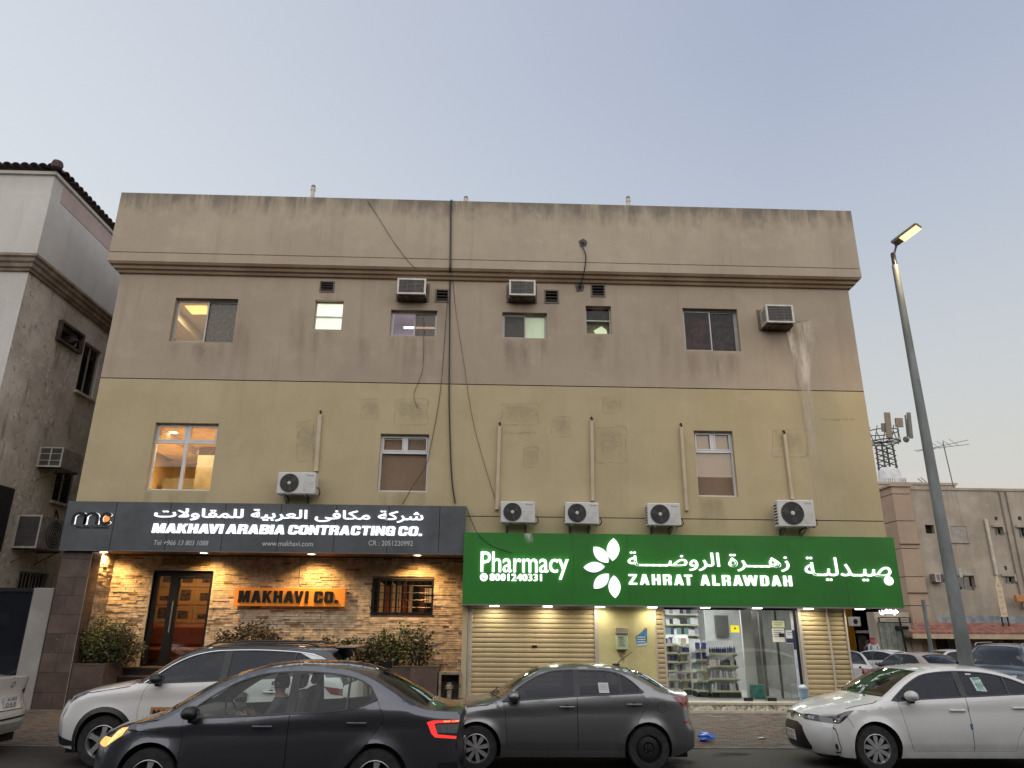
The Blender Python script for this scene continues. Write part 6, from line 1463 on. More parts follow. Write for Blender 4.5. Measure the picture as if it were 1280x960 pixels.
# ---- white sedan at the right
XC = P(1098,936,-5.3)[0]-.95
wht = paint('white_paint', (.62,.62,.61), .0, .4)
L = 4.63
cor = dict(name='white_sedan', label='white sedan at the right with the green sign mirrored in its windscreen', L=L, W=.89, paint=wht, glass=c_tint, r=.325, arch=.385, wheels=(.95, 3.65), styles=('nine', 'nine'),
 zt=[(0,.76),(.2,.845),(.5,.92),(.85,1.0),(1.02,1.03),(1.3,1.19),(1.7,1.375),(2.05,1.46),(2.5,1.50),(2.9,1.49),(3.3,1.44),(3.65,1.34),(4.0,1.18),(4.2,1.12),(4.63,1.08)],
 ze=[(0,.72),(.2,.79),(.5,.86),(.85,.93),(1.08,.97),(1.25,1.05),(1.5,1.20),(1.85,1.375),(2.2,1.445),(2.6,1.455),(3.0,1.43),(3.35,1.35),(3.7,1.20),(4.0,1.11),(4.63,1.04)],
 zb=[(0,.84),(1.0,.95),(2.4,1.04),(3.5,1.10),(4.63,1.06)], crease=[(0,.78),(1.2,.86),(2.3,.90),(3.4,.94),(4.6,.96)], nose=[(.15,.12),(.28,.03),(.45,0),(.62,.03),(.75,.08),(.95,.25)], tail=[(.15,.10),(.35,.01),(.6,0),(.7,.05),(.9,.08),(1.1,.08)],
 lowF=.20, lowT=.30, sweep=(.34,.2), plan=[(0,.80),(.12,.89),(.4,.97),(.9,1),(3.7,1),(4.1,.985),(4.45,.945),(4.63,.875)],
 dlo_top=[(1.28,.99),(1.45,1.115),(1.63,1.235),(1.95,1.375),(2.2,1.41),(2.5,1.425),(2.9,1.405),(3.2,1.35),(3.5,1.245),(3.72,1.12)], dlo_bot=[(1.28,.98),(1.8,1.015),(2.4,1.045),(3.0,1.075),(3.72,1.11)],
 door_front=[(1.37,.98),(1.41,.80),(1.45,.55),(1.50,.34)], door_rear=[(3.48,1.098),(3.55,1.0),(3.50,.90),(3.32,.70),(3.15,.45)], door_low=.29, split=2.46, handles=((2.28,.865,.25),(3.28,.905,.25)), bpillar=.05, quarter=3.18, cup=wht,
 ws=(1.06,1.86,.94,.86,.16), rs=(4.08,3.38,.88,.84,.06), mirror=(1.56,1.03), crease_depth=.012)
c_hl = M('headlamp_lens', (.34,.36,.37), .08, .7, var=.35, scale=14, coat=1.)
cor['side_patches'] = {0: [
 ([(0,.665),(.10,.655),(.25,.67),(.42,.73),(.60,.83),(.66,.86),(.45,.835),(.2,.785),(0,.745)], c_ld, 'headlight'), ([(.02,.68),(.1,.672),(.2,.69),(.26,.74),(.05,.735)], c_hl, 'lamp_reflector'),
 (seamline([(.5,.87),(.8,.925),(1.0,.955),(1.08,.99)]), c_under, 'seam'), (seamline([(.44,.80),(.55,.70),(.60,.62)]), c_under, 'seam'),
 (seamline([(.0,.60),(.10,.575),(.16,.52),(.20,.42),(.24,.32),(.2,.265),(.0,.25)], .022), c_black, 'bumper_crease'), (circ(.10,.335,.048,16), c_black, 'fog_lamp'),
 ([(4.2,1.04),(4.62,1.02),(4.62,.88),(4.4,.9)], c_red, 'tail_light')]}
cor['front_patches'] = [([(-.62,.245),(.62,.245),(.66,.30),(.46,.56),(.30,.60),(-.30,.60),(-.46,.56),(-.66,.30)], c_black, 'grille', .006), ([(-.62,.672),(-.1,.69),(.1,.69),(.62,.672),(.62,.70),(.1,.725),(-.1,.725),(-.62,.70)], c_black, 'grille_bar', .006),
 ([(-.6,.684),(.6,.684),(.6,.692),(-.6,.692)], c_chr, 'grille_chrome', .012), ([(.50,.655),(1.,.655),(1.,.745),(.60,.735),(.50,.71)], c_ld, 'headlight', .005), ([(-1.,.655),(-.5,.655),(-.5,.71),(-.6,.735),(-1.,.745)], c_ld, 'headlight', .005),
 ([(.56,.675),(.70,.675),(.72,.715),(.6,.715)], c_hl, 'lamp_reflector', .009), ([(.76,.68),(1.,.68),(1.,.735),(.8,.73)], c_hl, 'lamp_reflector', .009), ([(-.72,.675),(-.56,.675),(-.6,.715),(-.74,.715)], c_hl, 'lamp_reflector', .009),
 ([(.78,.25),(1.,.25),(1.,.27),(.8,.27)], c_black, 'bumper_crease', .006)]
cg = make_car(cor); cg.location = (XC, -5.3+.89, GZ); f = cor['f']
# bull-head style emblem as an oval badge, plate, stickers
V, F_ = cdt([(.062*math.cos(a)*1., .69+.052*math.sin(a)) for a in np.linspace(0, 6.283, 17)[:-1]], [], .03); f['put']('badge_back', [(f['ffront'](V, .016), F_, False, 0)], [c_black])
V, F_ = cdt([(.078*math.cos(a), .69+.055*math.sin(a)) for a in np.linspace(0, 6.283, 25)[:-1]], [[(.062*math.cos(a), .69+.043*math.sin(a)) for a in np.linspace(0, 6.283, 25)[:-1]]], .02); f['put']('badge', [(f['ffront'](V, .022), F_, False, 0)], [c_chr])
V, F_ = cdt(seamline([(-.04,.715),(0,.70),(.04,.715)], .01)+[], [], .02); f['put']('badge', [(f['ffront'](V, .022), F_, False, 0)], [c_chr])
def flat_plate(parent, x, y, z, face, w=.32, h=.155, rows=('7 4 8 2', 'D B R'), tilt=0.):
    """face -1: looks to -x (nose), +1: looks to +x (tail)"""
    pl = empty('number_plate', (x, y, z)); pl.parent = parent; pl.rotation_euler = (0, tilt, 0)
    MB().bevbox(-.006, .006, -w/2, w/2, -h/2, h/2, .003).build('plate', c_plate, pl)
    for i, (tx, zz) in enumerate(zip(rows, (h*.22, -h*.24))):
        v, f_ = text_geo(tx, .01, 0); mn, mx_ = v.min(0), v.max(0); ww_ = w*.72; hh = h*.30
        yy = ((v[:,0]-mn[0])/(mx_[0]-mn[0])-.5)*ww_; z_ = ((v[:,1]-mn[1])/(mx_[1]-mn[1])-.5)*hh+zz
        me = bpy.data.meshes.new('plate_text'); me.from_pydata(np.stack([np.full(len(v), face*.0075), yy*(face), z_], 1).tolist(), [], f_); link('plate_text', me, c_black, pl)
    for (a0, a1, b0, b1) in ((-w/2+.005, w/2-.005, h/2-.01, h/2-.005), (-w/2+.005, w/2-.005, -h/2+.005, -h/2+.01), (w/2*.72, w/2*.74, -h/2+.01, h/2-.01)):
        MB().box(face*.0062, face*.0072, a0, a1, b0, b1).build('plate_line', c_black, pl)
flat_plate(cg, .0-.012, 0, .42, -1, tilt=R_(-6))
V, F_ = cdt([(2.70,1.14),(2.86,1.13),(2.82,1.335),(2.67,1.325)], [], .06); o = f['put']('window_sticker', [(f['fside'](V, -1, -.002), F_, False, 0)], [M('sticker_teal_white', (.45,.58,.54), .6, var=.3, scale=18)])
V, F_ = cdt([(2.70,1.30),(2.81,1.30),(2.805,1.32),(2.695,1.32)], [], .06); f['put']('sticker_line', [(f['fside'](V, -1, .0005), F_, False, 0)], [M('sticker_teal', (.04,.25,.22), .6, var=0)], o)
V, F_ = cdt([(2.72,1.16),(2.83,1.155),(2.81,1.25),(2.71,1.25)], [], .06); f['put']('sticker_line', [(f['fside'](V, -1, .0005), F_, False, 0)], [M('sticker_mint', (.25,.42,.36), .6, var=.3, scale=20)], o)
V, F_ = cdt(rectp(2.62,2.71,1.365,1.388), [], .06); f['put']('window_sticker', [(f['fside'](V, -1, -.002), F_, False, 0)], [M('sticker_white', (.55,.56,.55), .7, var=0)])
V, F_ = cdt(rectp(2.435,2.475,.60,.68), [], .06); f['put']('door_guard', [(f['fside'](V, -1, .004), F_, False, 0)], [M('door_guard_blue', (.04,.12,.22), .6, var=0)])
for y in (-.15, .4): MB().tube([(1.06,y-.3,1.03),(1.16,y-.05,1.085),(1.13,y+.25,1.075)], .010, 5).build('wiper', c_black, cg)

# ---- dark sedan passing in the foreground
XD = -4.76; L = 4.52
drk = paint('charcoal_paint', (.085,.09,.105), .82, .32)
c_hot = emit('headlight_glow', (1.,.50,.13), 1.0); c_hot2 = emit('headlight_core', (1.,.74,.34), 1.5); c_rl = emit('tail_light_glow', (1.,.045,.04), .75); c_rl2 = emit('tail_light_hot', (1.,.28,.10), 1.3)
dk = dict(name='charcoal_sedan', label='dark charcoal sedan driving past in front with headlight and tail light on', L=L, W=.88, paint=drk, glass=c_glass, r=.335, arch=.40, wheels=(.86, 3.48), styles=('five', 'five'),
 zt=[(0,.80),(.2,.88),(.5,.95),(.75,1.02),(1.0,1.18),(1.35,1.375),(1.7,1.50),(2.1,1.585),(2.5,1.61),(2.9,1.60),(3.25,1.55),(3.6,1.43),(3.95,1.25),(4.2,1.12),(4.35,1.10),(4.52,1.10)],
 ze=[(0,.76),(.2,.83),(.5,.90),(.78,.96),(.95,1.02),(1.2,1.17),(1.5,1.345),(1.8,1.475),(2.15,1.545),(2.6,1.555),(3.0,1.525),(3.3,1.44),(3.6,1.29),(3.85,1.15),(4.1,1.08),(4.52,1.055)],
 zb=[(0,.86),(.9,.93),(2.4,1.03),(3.4,1.13),(4.52,1.07)], crease=[(0,.80),(1.2,.86),(2.3,.90),(3.4,.95),(4.5,.98)], nose=[(.15,.10),(.3,.02),(.45,0),(.65,.03),(.8,.12),(1.0,.3)], tail=[(.15,.12),(.35,.01),(.6,0),(.75,.03),(.95,.0),(1.1,.0)],
 lowF=.20, lowT=.32, sweep=(.24,.06), plan=[(0,.86),(.15,.935),(.45,.982),(.9,1),(3.6,1),(4.05,.985),(4.38,.95),(4.52,.91)], dlo_top=[(1.13,.985),(1.3,1.12),(1.47,1.24),(1.78,1.405),(2.1,1.485),(2.45,1.505),(2.8,1.49),(3.1,1.45),(3.32,1.37),(3.45,1.235),(3.46,1.20)], dlo_bot=[(1.13,.975),(1.8,1.0),(2.4,1.03),(2.95,1.06),(3.25,1.11),(3.46,1.19)],
 door_front=[(1.18,.97),(1.20,.80),(1.20,.60),(1.22,.36)], door_rear=[(3.46,1.19),(3.56,1.0),(3.50,.88),(3.33,.68),(3.12,.46)], door_low=.31, split=2.43, handles=((2.13,.90,.24),(3.24,.94,.24)), bpillar=.055, quarter=3.10,
 ws=(.86,1.62,.94,.86,.13), rs=(4.12,3.42,.88,.84,.06), mirror=(1.30,1.01), mirror_paint=c_black, crease_depth=.024, rear_glass=c_tint)
dk['side_patches'] = {0: [([(0,.665),(.14,.68),(.24,.72),(.44,.80),(.50,.885),(.34,.875),(.16,.83),(0,.76)], c_hot, 'headlight'), ([(.10,.70),(.20,.71),(.42,.86),(.34,.865)], c_hot2, 'lamp_core'),
 (seamline([(.45,.905),(.7,.935),(.88,.965)]), c_under, 'seam'), (seamline([(.52,.86),(.68,.845),(.95,.84)], .012), c_under, 'seam'),
 ([(4.08,.955),(4.16,.975),(4.51,.975),(4.51,.95),(4.22,.945),(4.18,.935),(4.23,.825),(4.51,.80),(4.51,.77),(4.20,.79),(4.15,.83)], c_rl, 'tail_light'), ([(4.3,.955),(4.51,.957),(4.51,.972),(4.3,.97)], c_rl2, 'lamp_core'), ([(4.20,.93),(4.51,.935),(4.51,.83),(4.22,.84)], c_lens, 'tail_lens'),
 ([(4.22,.325),(4.51,.325),(4.51,.52),(4.24,.52)], c_black, 'bumper_lower')]}
dk['rear_patches'] = [([(.55,.95),(1,.955),(1,.985),(.55,.985)], c_rl, 'tail_light', .005), ([(.55,.76),(1,.755),(1,.79),(.55,.79)], c_rl, 'tail_light', .005), ([(.4,.80),(1,.80),(1,.94),(.4,.94)], c_red, 'tail_lens', .004), ([(-.7,.325),(.7,.325),(.7,.52),(-.7,.52)], c_black, 'bumper_lower', .005)]
dk['front_patches'] = [([(-.6,.26),(.6,.26),(.7,.6),(-.7,.6)], c_black, 'grille', .004), ([(.70,.66),(1,.665),(1,.76),(.78,.74)], c_hot, 'headlight', .005), ([(-1,.665),(-.7,.66),(-.78,.74),(-1,.76)], c_hot, 'headlight', .005)]
dgc = make_car(dk); dgc.location = (XD, -7.75+.88, GZ)
MB().prism([(3.30,1.545),(3.52,1.50),(3.52,1.60),(3.47,1.60)], -.02, .02).build('aerial', c_black, dgc)

# ---- white and black crossover parked before the office
XS_ = -6.67; L = 4.66
wh2 = paint('pearl_white_paint', (.66,.655,.635), .0, .38); blk_p = paint('gloss_black_roof', (.012,.014,.02), .2, .3)
suv = dict(name='white_crossover', label='white crossover with black roof parked before the office, half behind the charcoal sedan', L=L, W=.92, paint=wh2, roof_paint=blk_p, roof_from=1.22, glass=c_tint, r=.36, arch=.415, wheels=(.93, 3.62), styles=('five', 'five'), cladding=True, chrome=True, cat='car',
 zt=[(0,.93),(.15,1.0),(.5,1.09),(.9,1.16),(1.15,1.20),(1.45,1.40),(1.8,1.62),(2.1,1.715),(2.5,1.755),(3.2,1.755),(3.9,1.735),(4.3,1.70),(4.46,1.62),(4.56,1.40),(4.66,1.20)],
 ze=[(0,.88),(.15,.94),(.5,1.03),(.9,1.10),(1.25,1.15),(1.45,1.26),(1.75,1.48),(2.05,1.635),(2.4,1.69),(3.0,1.70),(3.7,1.68),(4.15,1.64),(4.38,1.54),(4.5,1.36),(4.66,1.14)],
 zb=[(0,1.0),(1.2,1.14),(2.4,1.20),(3.6,1.28),(4.66,1.24)], crease=[(0,.9),(1.2,.98),(2.3,1.02),(3.4,1.06),(4.6,1.1)], nose=[(.15,.14),(.30,.05),(.45,.02),(.65,0),(.85,.06),(1.1,.22)], tail=[(.15,.10),(.35,.01),(.6,0),(.8,.05),(1.1,.06),(1.3,.1)],
 lowF=.30, lowT=.34, sill=.24, sweep=(.24,.14), dlo_top=[(1.42,1.175),(1.6,1.31),(1.8,1.45),(2.1,1.58),(2.45,1.64),(3.0,1.655),(3.6,1.635),(3.95,1.59),(4.2,1.50),(4.28,1.42)], dlo_bot=[(1.42,1.165),(1.9,1.18),(2.6,1.21),(3.5,1.26),(4.28,1.40)],
 door_front=[(1.50,1.165),(1.44,1.05),(1.40,.80),(1.43,.45)], door_rear=[(3.62,1.27),(3.70,1.1),(3.62,.95),(3.4,.75),(3.2,.5)], door_low=.40, split=2.60, handles=((2.36,1.02,.24),(3.38,1.06,.24)), bpillar=.06, quarter=3.66,
 ws=(1.20,1.98,.93,.86,.13), rs=(4.60,4.32,.86,.82,.03), mirror=(1.66,1.20), mirror_paint=c_black, crease_depth=.014)
suv['side_patches'] = {0: [([(0,.90),(.12,.885),(.32,.95),(.62,1.045),(.5,1.045),(.2,.985),(0,.945)], c_ld, 'headlight'), ([(.02,.905),(.12,.895),(.26,.935),(.1,.945)], c_hl, 'lamp_reflector'), ([(.0,.70),(.08,.70),(.07,.82),(.0,.82)], c_ld, 'side_lamp'),
 (seamline([(.6,1.03),(1.0,1.09),(1.22,1.13)]), c_under, 'seam'), ([(0,.30),(.5,.30),(.5,.36),(.1,.42),(0,.42)], c_black, 'bumper_lower'), ([(1.36,.245),(3.19,.245),(3.19,.36),(1.36,.36)], c_black, 'sill_cladding'), ([(4.2,.35),(4.65,.35),(4.65,.55),(4.2,.55)], c_black, 'bumper_lower'), ([(4.2,1.14),(4.65,1.1),(4.65,1.0),(4.35,1.03)], c_red, 'tail_light')],}
suv['front_patches'] = [([(-1,.30),(1,.30),(1,.42),(-1,.42)], c_black, 'bumper_lower', .006), ([(-.6,.48),(.6,.48),(.7,.8),(-.7,.8)], c_black, 'grille', .004), ([(.7,.88),(1,.9),(1,.945),(.7,.93)], c_ld, 'headlight', .005), ([(-1,.9),(-.7,.88),(-.7,.93),(-1,.945)], c_ld, 'headlight', .005)]
sgc = make_car(suv); sgc.location = (XS_, -5.1+.92, GZ); f = suv['f']
V, F_ = cdt(rectp(1.60,2.34,.70,.84), [], .06); o = f['put']('door_sticker', [(f['fside'](V, -1, .006), F_, False, 0)], [M('sticker_orange_brown', (.36,.18,.06), .5, var=.05)])
v, ff = text_geo('MAKHAVI', .012, 0); mn, mx_ = v.min(0), v.max(0); vv = np.stack([1.64+(v[:,0]-mn[0])/(mx_[0]-mn[0])*.66, .735+(v[:,1]-mn[1])/(mx_[1]-mn[1])*.07], 1)
v3 = f['fside'](vv, -1, .009); me = bpy.data.meshes.new('sticker_text'); me.from_pydata(v3.tolist(), [], ff); link('sticker_text', me, c_black, o)
V, F_ = cdt([(3.70,1.655-.02),(3.94,1.61),(4.18,1.52),(4.22,1.50),(4.10,1.43),(3.98,1.50)], [], .05); f['put']('pillar_garnish', [(f['fside'](V, -1, .006), F_, False, 0)], [M('garnish_silver', (.45,.47,.48), .3, .6, var=0)])
MB().bevbox(4.26,4.60,-.68,.68,1.675,1.715,.015).build('roof_spoiler', blk_p, sgc)
for s in (-1,1): MB().tube([(2.2,s*.60,1.70),(2.35,s*.605,1.765),(3.8,s*.60,1.76),(4.0,s*.59,1.71)], .016, 6).build('roof_rail', c_black, sgc)

# ---- white sedan leaving the frame at the left
L = 4.80; XW = P(47,880,-3.25)[0]-L+.0
wh3 = paint('cream_white_paint', (.60,.585,.55), .0, .38)
ws_ = dict(name='cream_white_sedan', label='white sedan at the left edge of the picture, only its boot and plate showing', L=L, W=.92, paint=wh3, glass=c_tint, r=.34, arch=.40, wheels=(.98, 3.80), styles=('nine', 'nine'),
 zt=[(0,.76),(.3,.88),(.9,1.0),(1.1,1.04),(1.5,1.28),(1.9,1.42),(2.5,1.49),(3.1,1.47),(3.6,1.38),(4.0,1.26),(4.3,1.19),(4.6,1.185),(4.8,1.17)],
 ze=[(0,.72),(.3,.82),(.9,.93),(1.2,.98),(1.6,1.22),(2.0,1.38),(2.5,1.44),(3.0,1.42),(3.5,1.30),(3.9,1.16),(4.3,1.13),(4.8,1.135)],
 zb=[(0,.84),(1.0,.95),(2.4,1.04),(3.5,1.12),(4.8,1.14)], crease=[(0,.78),(1.2,.86),(2.3,.90),(3.4,.96),(4.8,1.0)], nose=[(.15,.12),(.3,.03),(.5,0),(.7,.06),(.95,.22)], tail=[(.15,.16),(.3,.05),(.5,0),(.66,.0),(.72,.05),(.85,.09),(.98,.07),(1.1,0.03),(1.18,.0)],
 lowF=.20, lowT=.32, sweep=(.3,.26), dlo_top=[(1.38,1.0),(1.6,1.16),(2.0,1.33),(2.5,1.40),(3.0,1.375),(3.4,1.28),(3.75,1.14)], dlo_bot=[(1.38,.99),(1.9,1.02),(2.5,1.05),(3.2,1.09),(3.75,1.13)],
 door_front=[(1.45,.99),(1.48,.8),(1.5,.6),(1.55,.36)], door_rear=[(3.60,1.12),(3.68,1.0),(3.6,.9),(3.4,.7),(3.2,.45)], door_low=.29, split=2.5, handles=((2.3,.88,.25),(3.35,.93,.25)), bpillar=.05,
 ws=(1.12,1.92,.94,.86,.14), rs=(4.18,3.50,.88,.84,.06), mirror=(1.66,1.04))
ws_['side_patches'] = {0: [([(4.50,.99),(4.79,1.02),(4.79,.845),(4.70,.86),(4.58,.93)], c_red, 'tail_light'), ([(0,.66),(.5,.80),(.3,.8),(0,.74)], c_lens, 'headlight')]}
ws_['rear_patches'] = [([(.45,.93),(.62,.87),(1,.845),(1,1.02),(.60,.965)], c_red, 'tail_light', .005), ([(-1,.845),(-.62,.87),(-.45,.93),(-.60,.965),(-1,1.02)], c_red, 'tail_light', .005),
 ([(.58,.9),(.75,.885),(.75,.92),(.6,.935)], c_black, 'lamp_inner', .009), ([(-1,.505),(1,.53),(1,.56),(-1,.535)], c_black, 'bumper_gap', .004), ([(-.8,.335),(.8,.335),(.9,.42),(.7,.47),(-.7,.47),(-.9,.42)], M('diffuser_grey', (.28,.27,.25), .5), 'diffuser', .004),
 (seamline([(-.62,1.0),(-.5,.82),(-.42,.66),(.42,.66),(.5,.82),(.62,1.0)], .012), c_under, 'seam', .003)]
wg = make_car(ws_); wg.location = (XW, -4.9+.92, GZ)
flat_plate(wg, L-.03, 0, .80, 1, w=.34, h=.17, rows=('4180', 'D R B'))
V, F_ = cdt([(.055*math.cos(a), 1.03+.045*math.sin(a)) for a in np.linspace(0, 6.283, 23)[:-1]], [[(.041*math.cos(a), 1.03+.033*math.sin(a)) for a in np.linspace(0, 6.283, 23)[:-1]]], .02); ws_['f']['put']('badge', [(ws_['f']['frear'](V, .01), F_, True, 0)], [M('dark_chrome', (.2,.2,.2), .2, 1., var=0)])
# ================================================================ PLANTS
def leafmat(name, a, b_, c_):
    if name in MATS: return MATS[name]
    m, t, b = nodemat(name); oi = t.nodes.new('ShaderNodeNewGeometry'); v = coords(t)
    n = noise(t, v, 7, 3); w = t.nodes.new('ShaderNodeTexWhiteNoise'); w.noise_dimensions = '3D'
    r_ = t.nodes.new('ShaderNodeValToRGB'); r_.color_ramp.elements[0].color = (*a, 1); r_.color_ramp.elements[1].color = (*c_, 1)
    e = r_.color_ramp.elements.new(.5); e.color = (*b_, 1)
    L_(t, rng(t, n, .3, .7), r_.inputs[0]); L_(t, r_.outputs[0], b.inputs['Base Color']); b.inputs['Roughness'].default_value = .55
    MATS[name] = m; return m
lf_g = leafmat('leaf_green', (.03,.05,.012), (.06,.085,.02), (.12,.13,.03)); lf_d = leafmat('leaf_olive', (.025,.03,.012), (.05,.05,.018), (.09,.075,.025)); lf_b = leafmat('leaf_dry_brown', (.05,.03,.015), (.09,.055,.025), (.07,.07,.025))
m_twig = M('twig_brown', (.08,.055,.035), .9, var=.2)
def shrub(x, y, z, w, d, h, nl, label, lm, seed, spiky=.3, leaf=.06, group='shrubs in the granite planters'):
    q = random.Random(seed); g = empty('shrub', (x, y, z), 0, label, 'shrub', group); tw = MB(); fol = MB()
    nb = max(6, int(nl/55)); 
    for k in range(nb):
        a = q.uniform(0, 6.28); rr = q.uniform(0, 1)**.5; bx, by = math.cos(a)*rr*w/2, math.sin(a)*rr*d/2
        hh = h*(q.uniform(.55, 1.0) if q.random() > spiky else q.uniform(.95, 1.25))*(1-.35*rr)
        p0 = Vector((bx*.25, by*.25, 0)); p1 = Vector((bx*.8, by*.8, hh*.55)); p2 = Vector((bx*1.15, by*1.15, hh))
        tw.tube([p0, p1, p2], [.012,.008,.003], 5)
        for j in range(int(nl/nb)):
            t = q.uniform(.15, 1.0)**.8; p = p0.lerp(p1, t*2) if t < .5 else p1.lerp(p2, t*2-1)
            s = (.11 if t < .85 else .05); c = p+Vector((q.gauss(0,s),q.gauss(0,s),q.gauss(0,s*.8)))
            if c.z < -.02: c.z = abs(c.z)
            u = Vector((q.gauss(0,1),q.gauss(0,1),q.gauss(0,.7))).normalized(); v_ = u.cross(Vector((q.gauss(0,1),q.gauss(0,1),q.gauss(0,1)))).normalized(); L = leaf*q.uniform(.7,1.5)
            fol.add([c-u*L*.5, c+v_*L*.25, c+u*L*.5, c-v_*L*.25], [(0,1,2,3)])
    tw.build('stems', m_twig, g); fol.build('foliage', lm, g, flip=False)
    return g
def at(px, py, Y): return P(px, py, Y)
x1_, _ = at(118,828,.35); shrub(at(119,828,.35)[0], .35, PZ-.05, 1.15, .7, 1.12, 3600, 'green leafy shrub against the granite pillar in the left planter', lf_g, 1, .35, .05)
shrub(at(150,828,.4)[0], .4, PZ-.05, .75, .6, .85, 2600, 'darker green shrub right of the pillar shrub, next to the steps', lf_d, 2, .6, .05)
for i, (px, w, h, n, lm, lab) in enumerate(((312, 1.55, .95, 3000, lf_b, 'brownish dry shrub below the orange sign behind the crossover'), (368, .5, .62, 260, lf_d, 'thin small shrub just right of the dry shrub'), (402, .6, .78, 420, lf_d, 'low sparse shrub behind the crossover roof'), (436, .85, .70, 800, lf_d, 'bushy olive shrub below the barred window on its left'), (468, .65, .68, 700, lf_d, 'dense low olive shrub between two taller ones'), (492, .8, .98, 1100, lf_g, 'tallest green shrub under the barred window with an upright tip'), (523, .6, .92, 750, lf_d, 'last dark shrub at the right end of the long planter'))):
    shrub(at(px,832,.35)[0], .35, PZ2-.05, w, .6, h, n, lab, lm, 10+i, .5, .075)

# ================================================================ LEFT NEIGHBOUR
XLB = -12.02
m_peel, t, b = nodemat('peeling_render'); v = coords(t); n1 = noise(t, v, .8, 9, .68); n2 = noise(t, coords(t, (1.5,1.5,.4)), 2.2, 9, .7)
c_ = mixc(t, rng(t, n1, .4, .62), (.42,.37,.315), (.60,.54,.47)); c_ = mixc(t, mathn(t, 'MULTIPLY', rng(t, n2, .60, .66), .7), c_, (.60,.55,.48)); c_ = mixc(t, rng(t, noise(t, coords(t, (1,1,.2)), 3, 6), .55, .7), c_, (.26,.22,.18))
n4 = noise(t, v, 7, 9, .75); flk = mathn(t, 'MULTIPLY', rng(t, noise(t, v, .9, 3), .50, .62), rng(t, n4, .50, .55)); c_ = mixc(t, mathn(t, 'MULTIPLY', flk, .8), c_, (.72,.67,.59)); c_ = mixc(t, mathn(t, 'MULTIPLY', rng(t, noise(t, v, 5, 8, .7), .57, .64), .6), c_, (.17,.14,.11))
L_(t, c_, b.inputs['Base Color']); b.inputs['Roughness'].default_value = .95; bump(t, b, mathn(t, 'ADD', n2, flk), .6, .02); MATS['peeling_render'] = m_peel
m_wh = plaster('offwhite_render', (.58,.56,.53), (.50,.48,.45), (.64,.62,.59), streak=.4, seed=4); m_pk = plaster('pinkish_panel', (.46,.37,.35), (.40,.32,.30), (.50,.42,.40), streak=.3)
lbn = empty('neighbour_building', (0,0,0), 0, 'pale peeling three-storey building with a dark tiled roof edge across the alley at the left', 'building')
def side_wall(mb, y0, y1, z0, z1, holes, X, depth=.2):
    ys = sorted({y0, y1, *[h[0] for h in holes], *[h[1] for h in holes]}); zs = sorted({z0, z1, *[h[2] for h in holes], *[h[3] for h in holes]})
    for i in range(len(ys)-1):
        for j in range(len(zs)-1):
            cy, cz = (ys[i]+ys[i+1])/2, (zs[j]+zs[j+1])/2
            if any(h[0] < cy < h[1] and h[2] < cz < h[3] for h in holes): continue
            mb.add([(X,ys[i],zs[j]),(X,ys[i+1],zs[j]),(X,ys[i+1],zs[j+1]),(X,ys[i],zs[j+1])], [(0,1,2,3)])
    for (a, b, c, d) in holes: mb.add([(X,a,c),(X,b,c),(X,b,d),(X,a,d),(X-depth,a,c),(X-depth,b,c),(X-depth,b,d),(X-depth,a,d)], [(0,1,5,4),(1,2,6,5),(2,3,7,6),(3,0,4,7)])
SH = [(3.05,4.0,8.32,9.85),(3.0,3.98,5.12,6.45),(1.68,2.74,9.40,9.86),(2.3,3.6,2.6,3.2)]
mb = MB(); side_wall(mb, 0, 14, -1, 10.56, SH, XLB, .25); mb.build('side_wall', m_peel, lbn)
MB().box(-22, XLB-.002, -.004, .3, -1, 10.56).build('front_wall', m_wh, lbn)
def ring2(mb, prof, x0=-22, x1=XLB, y1=14):
    for i in range(len(prof)-1):
        (d0, z0), (d1, z1) = prof[i], prof[i+1]
        a = [(x0,-d0,z0),(x1+d0,-d0,z0),(x1+d0,y1,z0)]; b_ = [(x0,-d1,z1),(x1+d1,-d1,z1),(x1+d1,y1,z1)]
        mb.add(a+b_, [(0,1,4,3),(1,2,5,4)])
mb = MB(); ring2(mb, [(0,10.55),(.06,10.56),(.08,10.62),(.13,10.65),(.15,10.74),(.2,10.78),(.22,10.86),(.27,10.90),(.27,10.97)]); mb.build('cornice', M('neighbour_cornice', (.28,.22,.17), .9, var=.2), lbn)
mb = MB(); ring2(mb, [(.265,10.972),(.26,12.72),(.2,12.725)]); mb.build('parapet_lower', m_wh, lbn)
mb = MB(); ring2(mb, [(.2,12.73),(.2,13.33),(.27,13.34),(.27,13.43),(-.3,13.47)]); mb.build('parapet_upper', m_wh, lbn)
MB().box(XLB+.20, XLB+.215, .25, 13, 12.80, 13.26).build('pink_panel', m_pk, lbn)
m_tile = M('roof_tile_dark', (.065,.04,.034), .75, var=.3, scale=5)
def tile_mesh():
    mb = MB(); n = 7; vs = []
    for yy in (0, .5):
        for k in range(n+1):
            a = math.pi*k/n; vs.append((.115*math.cos(a), yy, .115*math.sin(a)*.8))
        for k in range(n, -1, -1):
            a = math.pi*k/n; vs.append((.095*math.cos(a), yy, .095*math.sin(a)*.8))
    N = 2*(n+1); fs = [(k, (k+1) % N, N+(k+1) % N, N+k) for k in range(N)]+[tuple(range(N-1,-1,-1))]+[tuple(range(N, 2*N))]
    me = bpy.data.meshes.new('roof_tile'); me.from_pydata(vs, [], fs); me.materials.append(m_tile); return me
tm_ = tile_mesh()
def tile(x, y, z, rz):
    o = bpy.data.objects.new('roof_tile', tm_); C.objects.link(o); o.parent = lbn; o.location = (x, y, z); o.rotation_euler = (R_(10), 0, rz); return o
for k in range(60): tile(XLB+.40, .0+k*.235, 13.49+random.uniform(-.006,.006), R_(90))
for k in range(26): tile(XLB+.2-k*.235, -.42, 13.49+random.uniform(-.006,.006), 0)
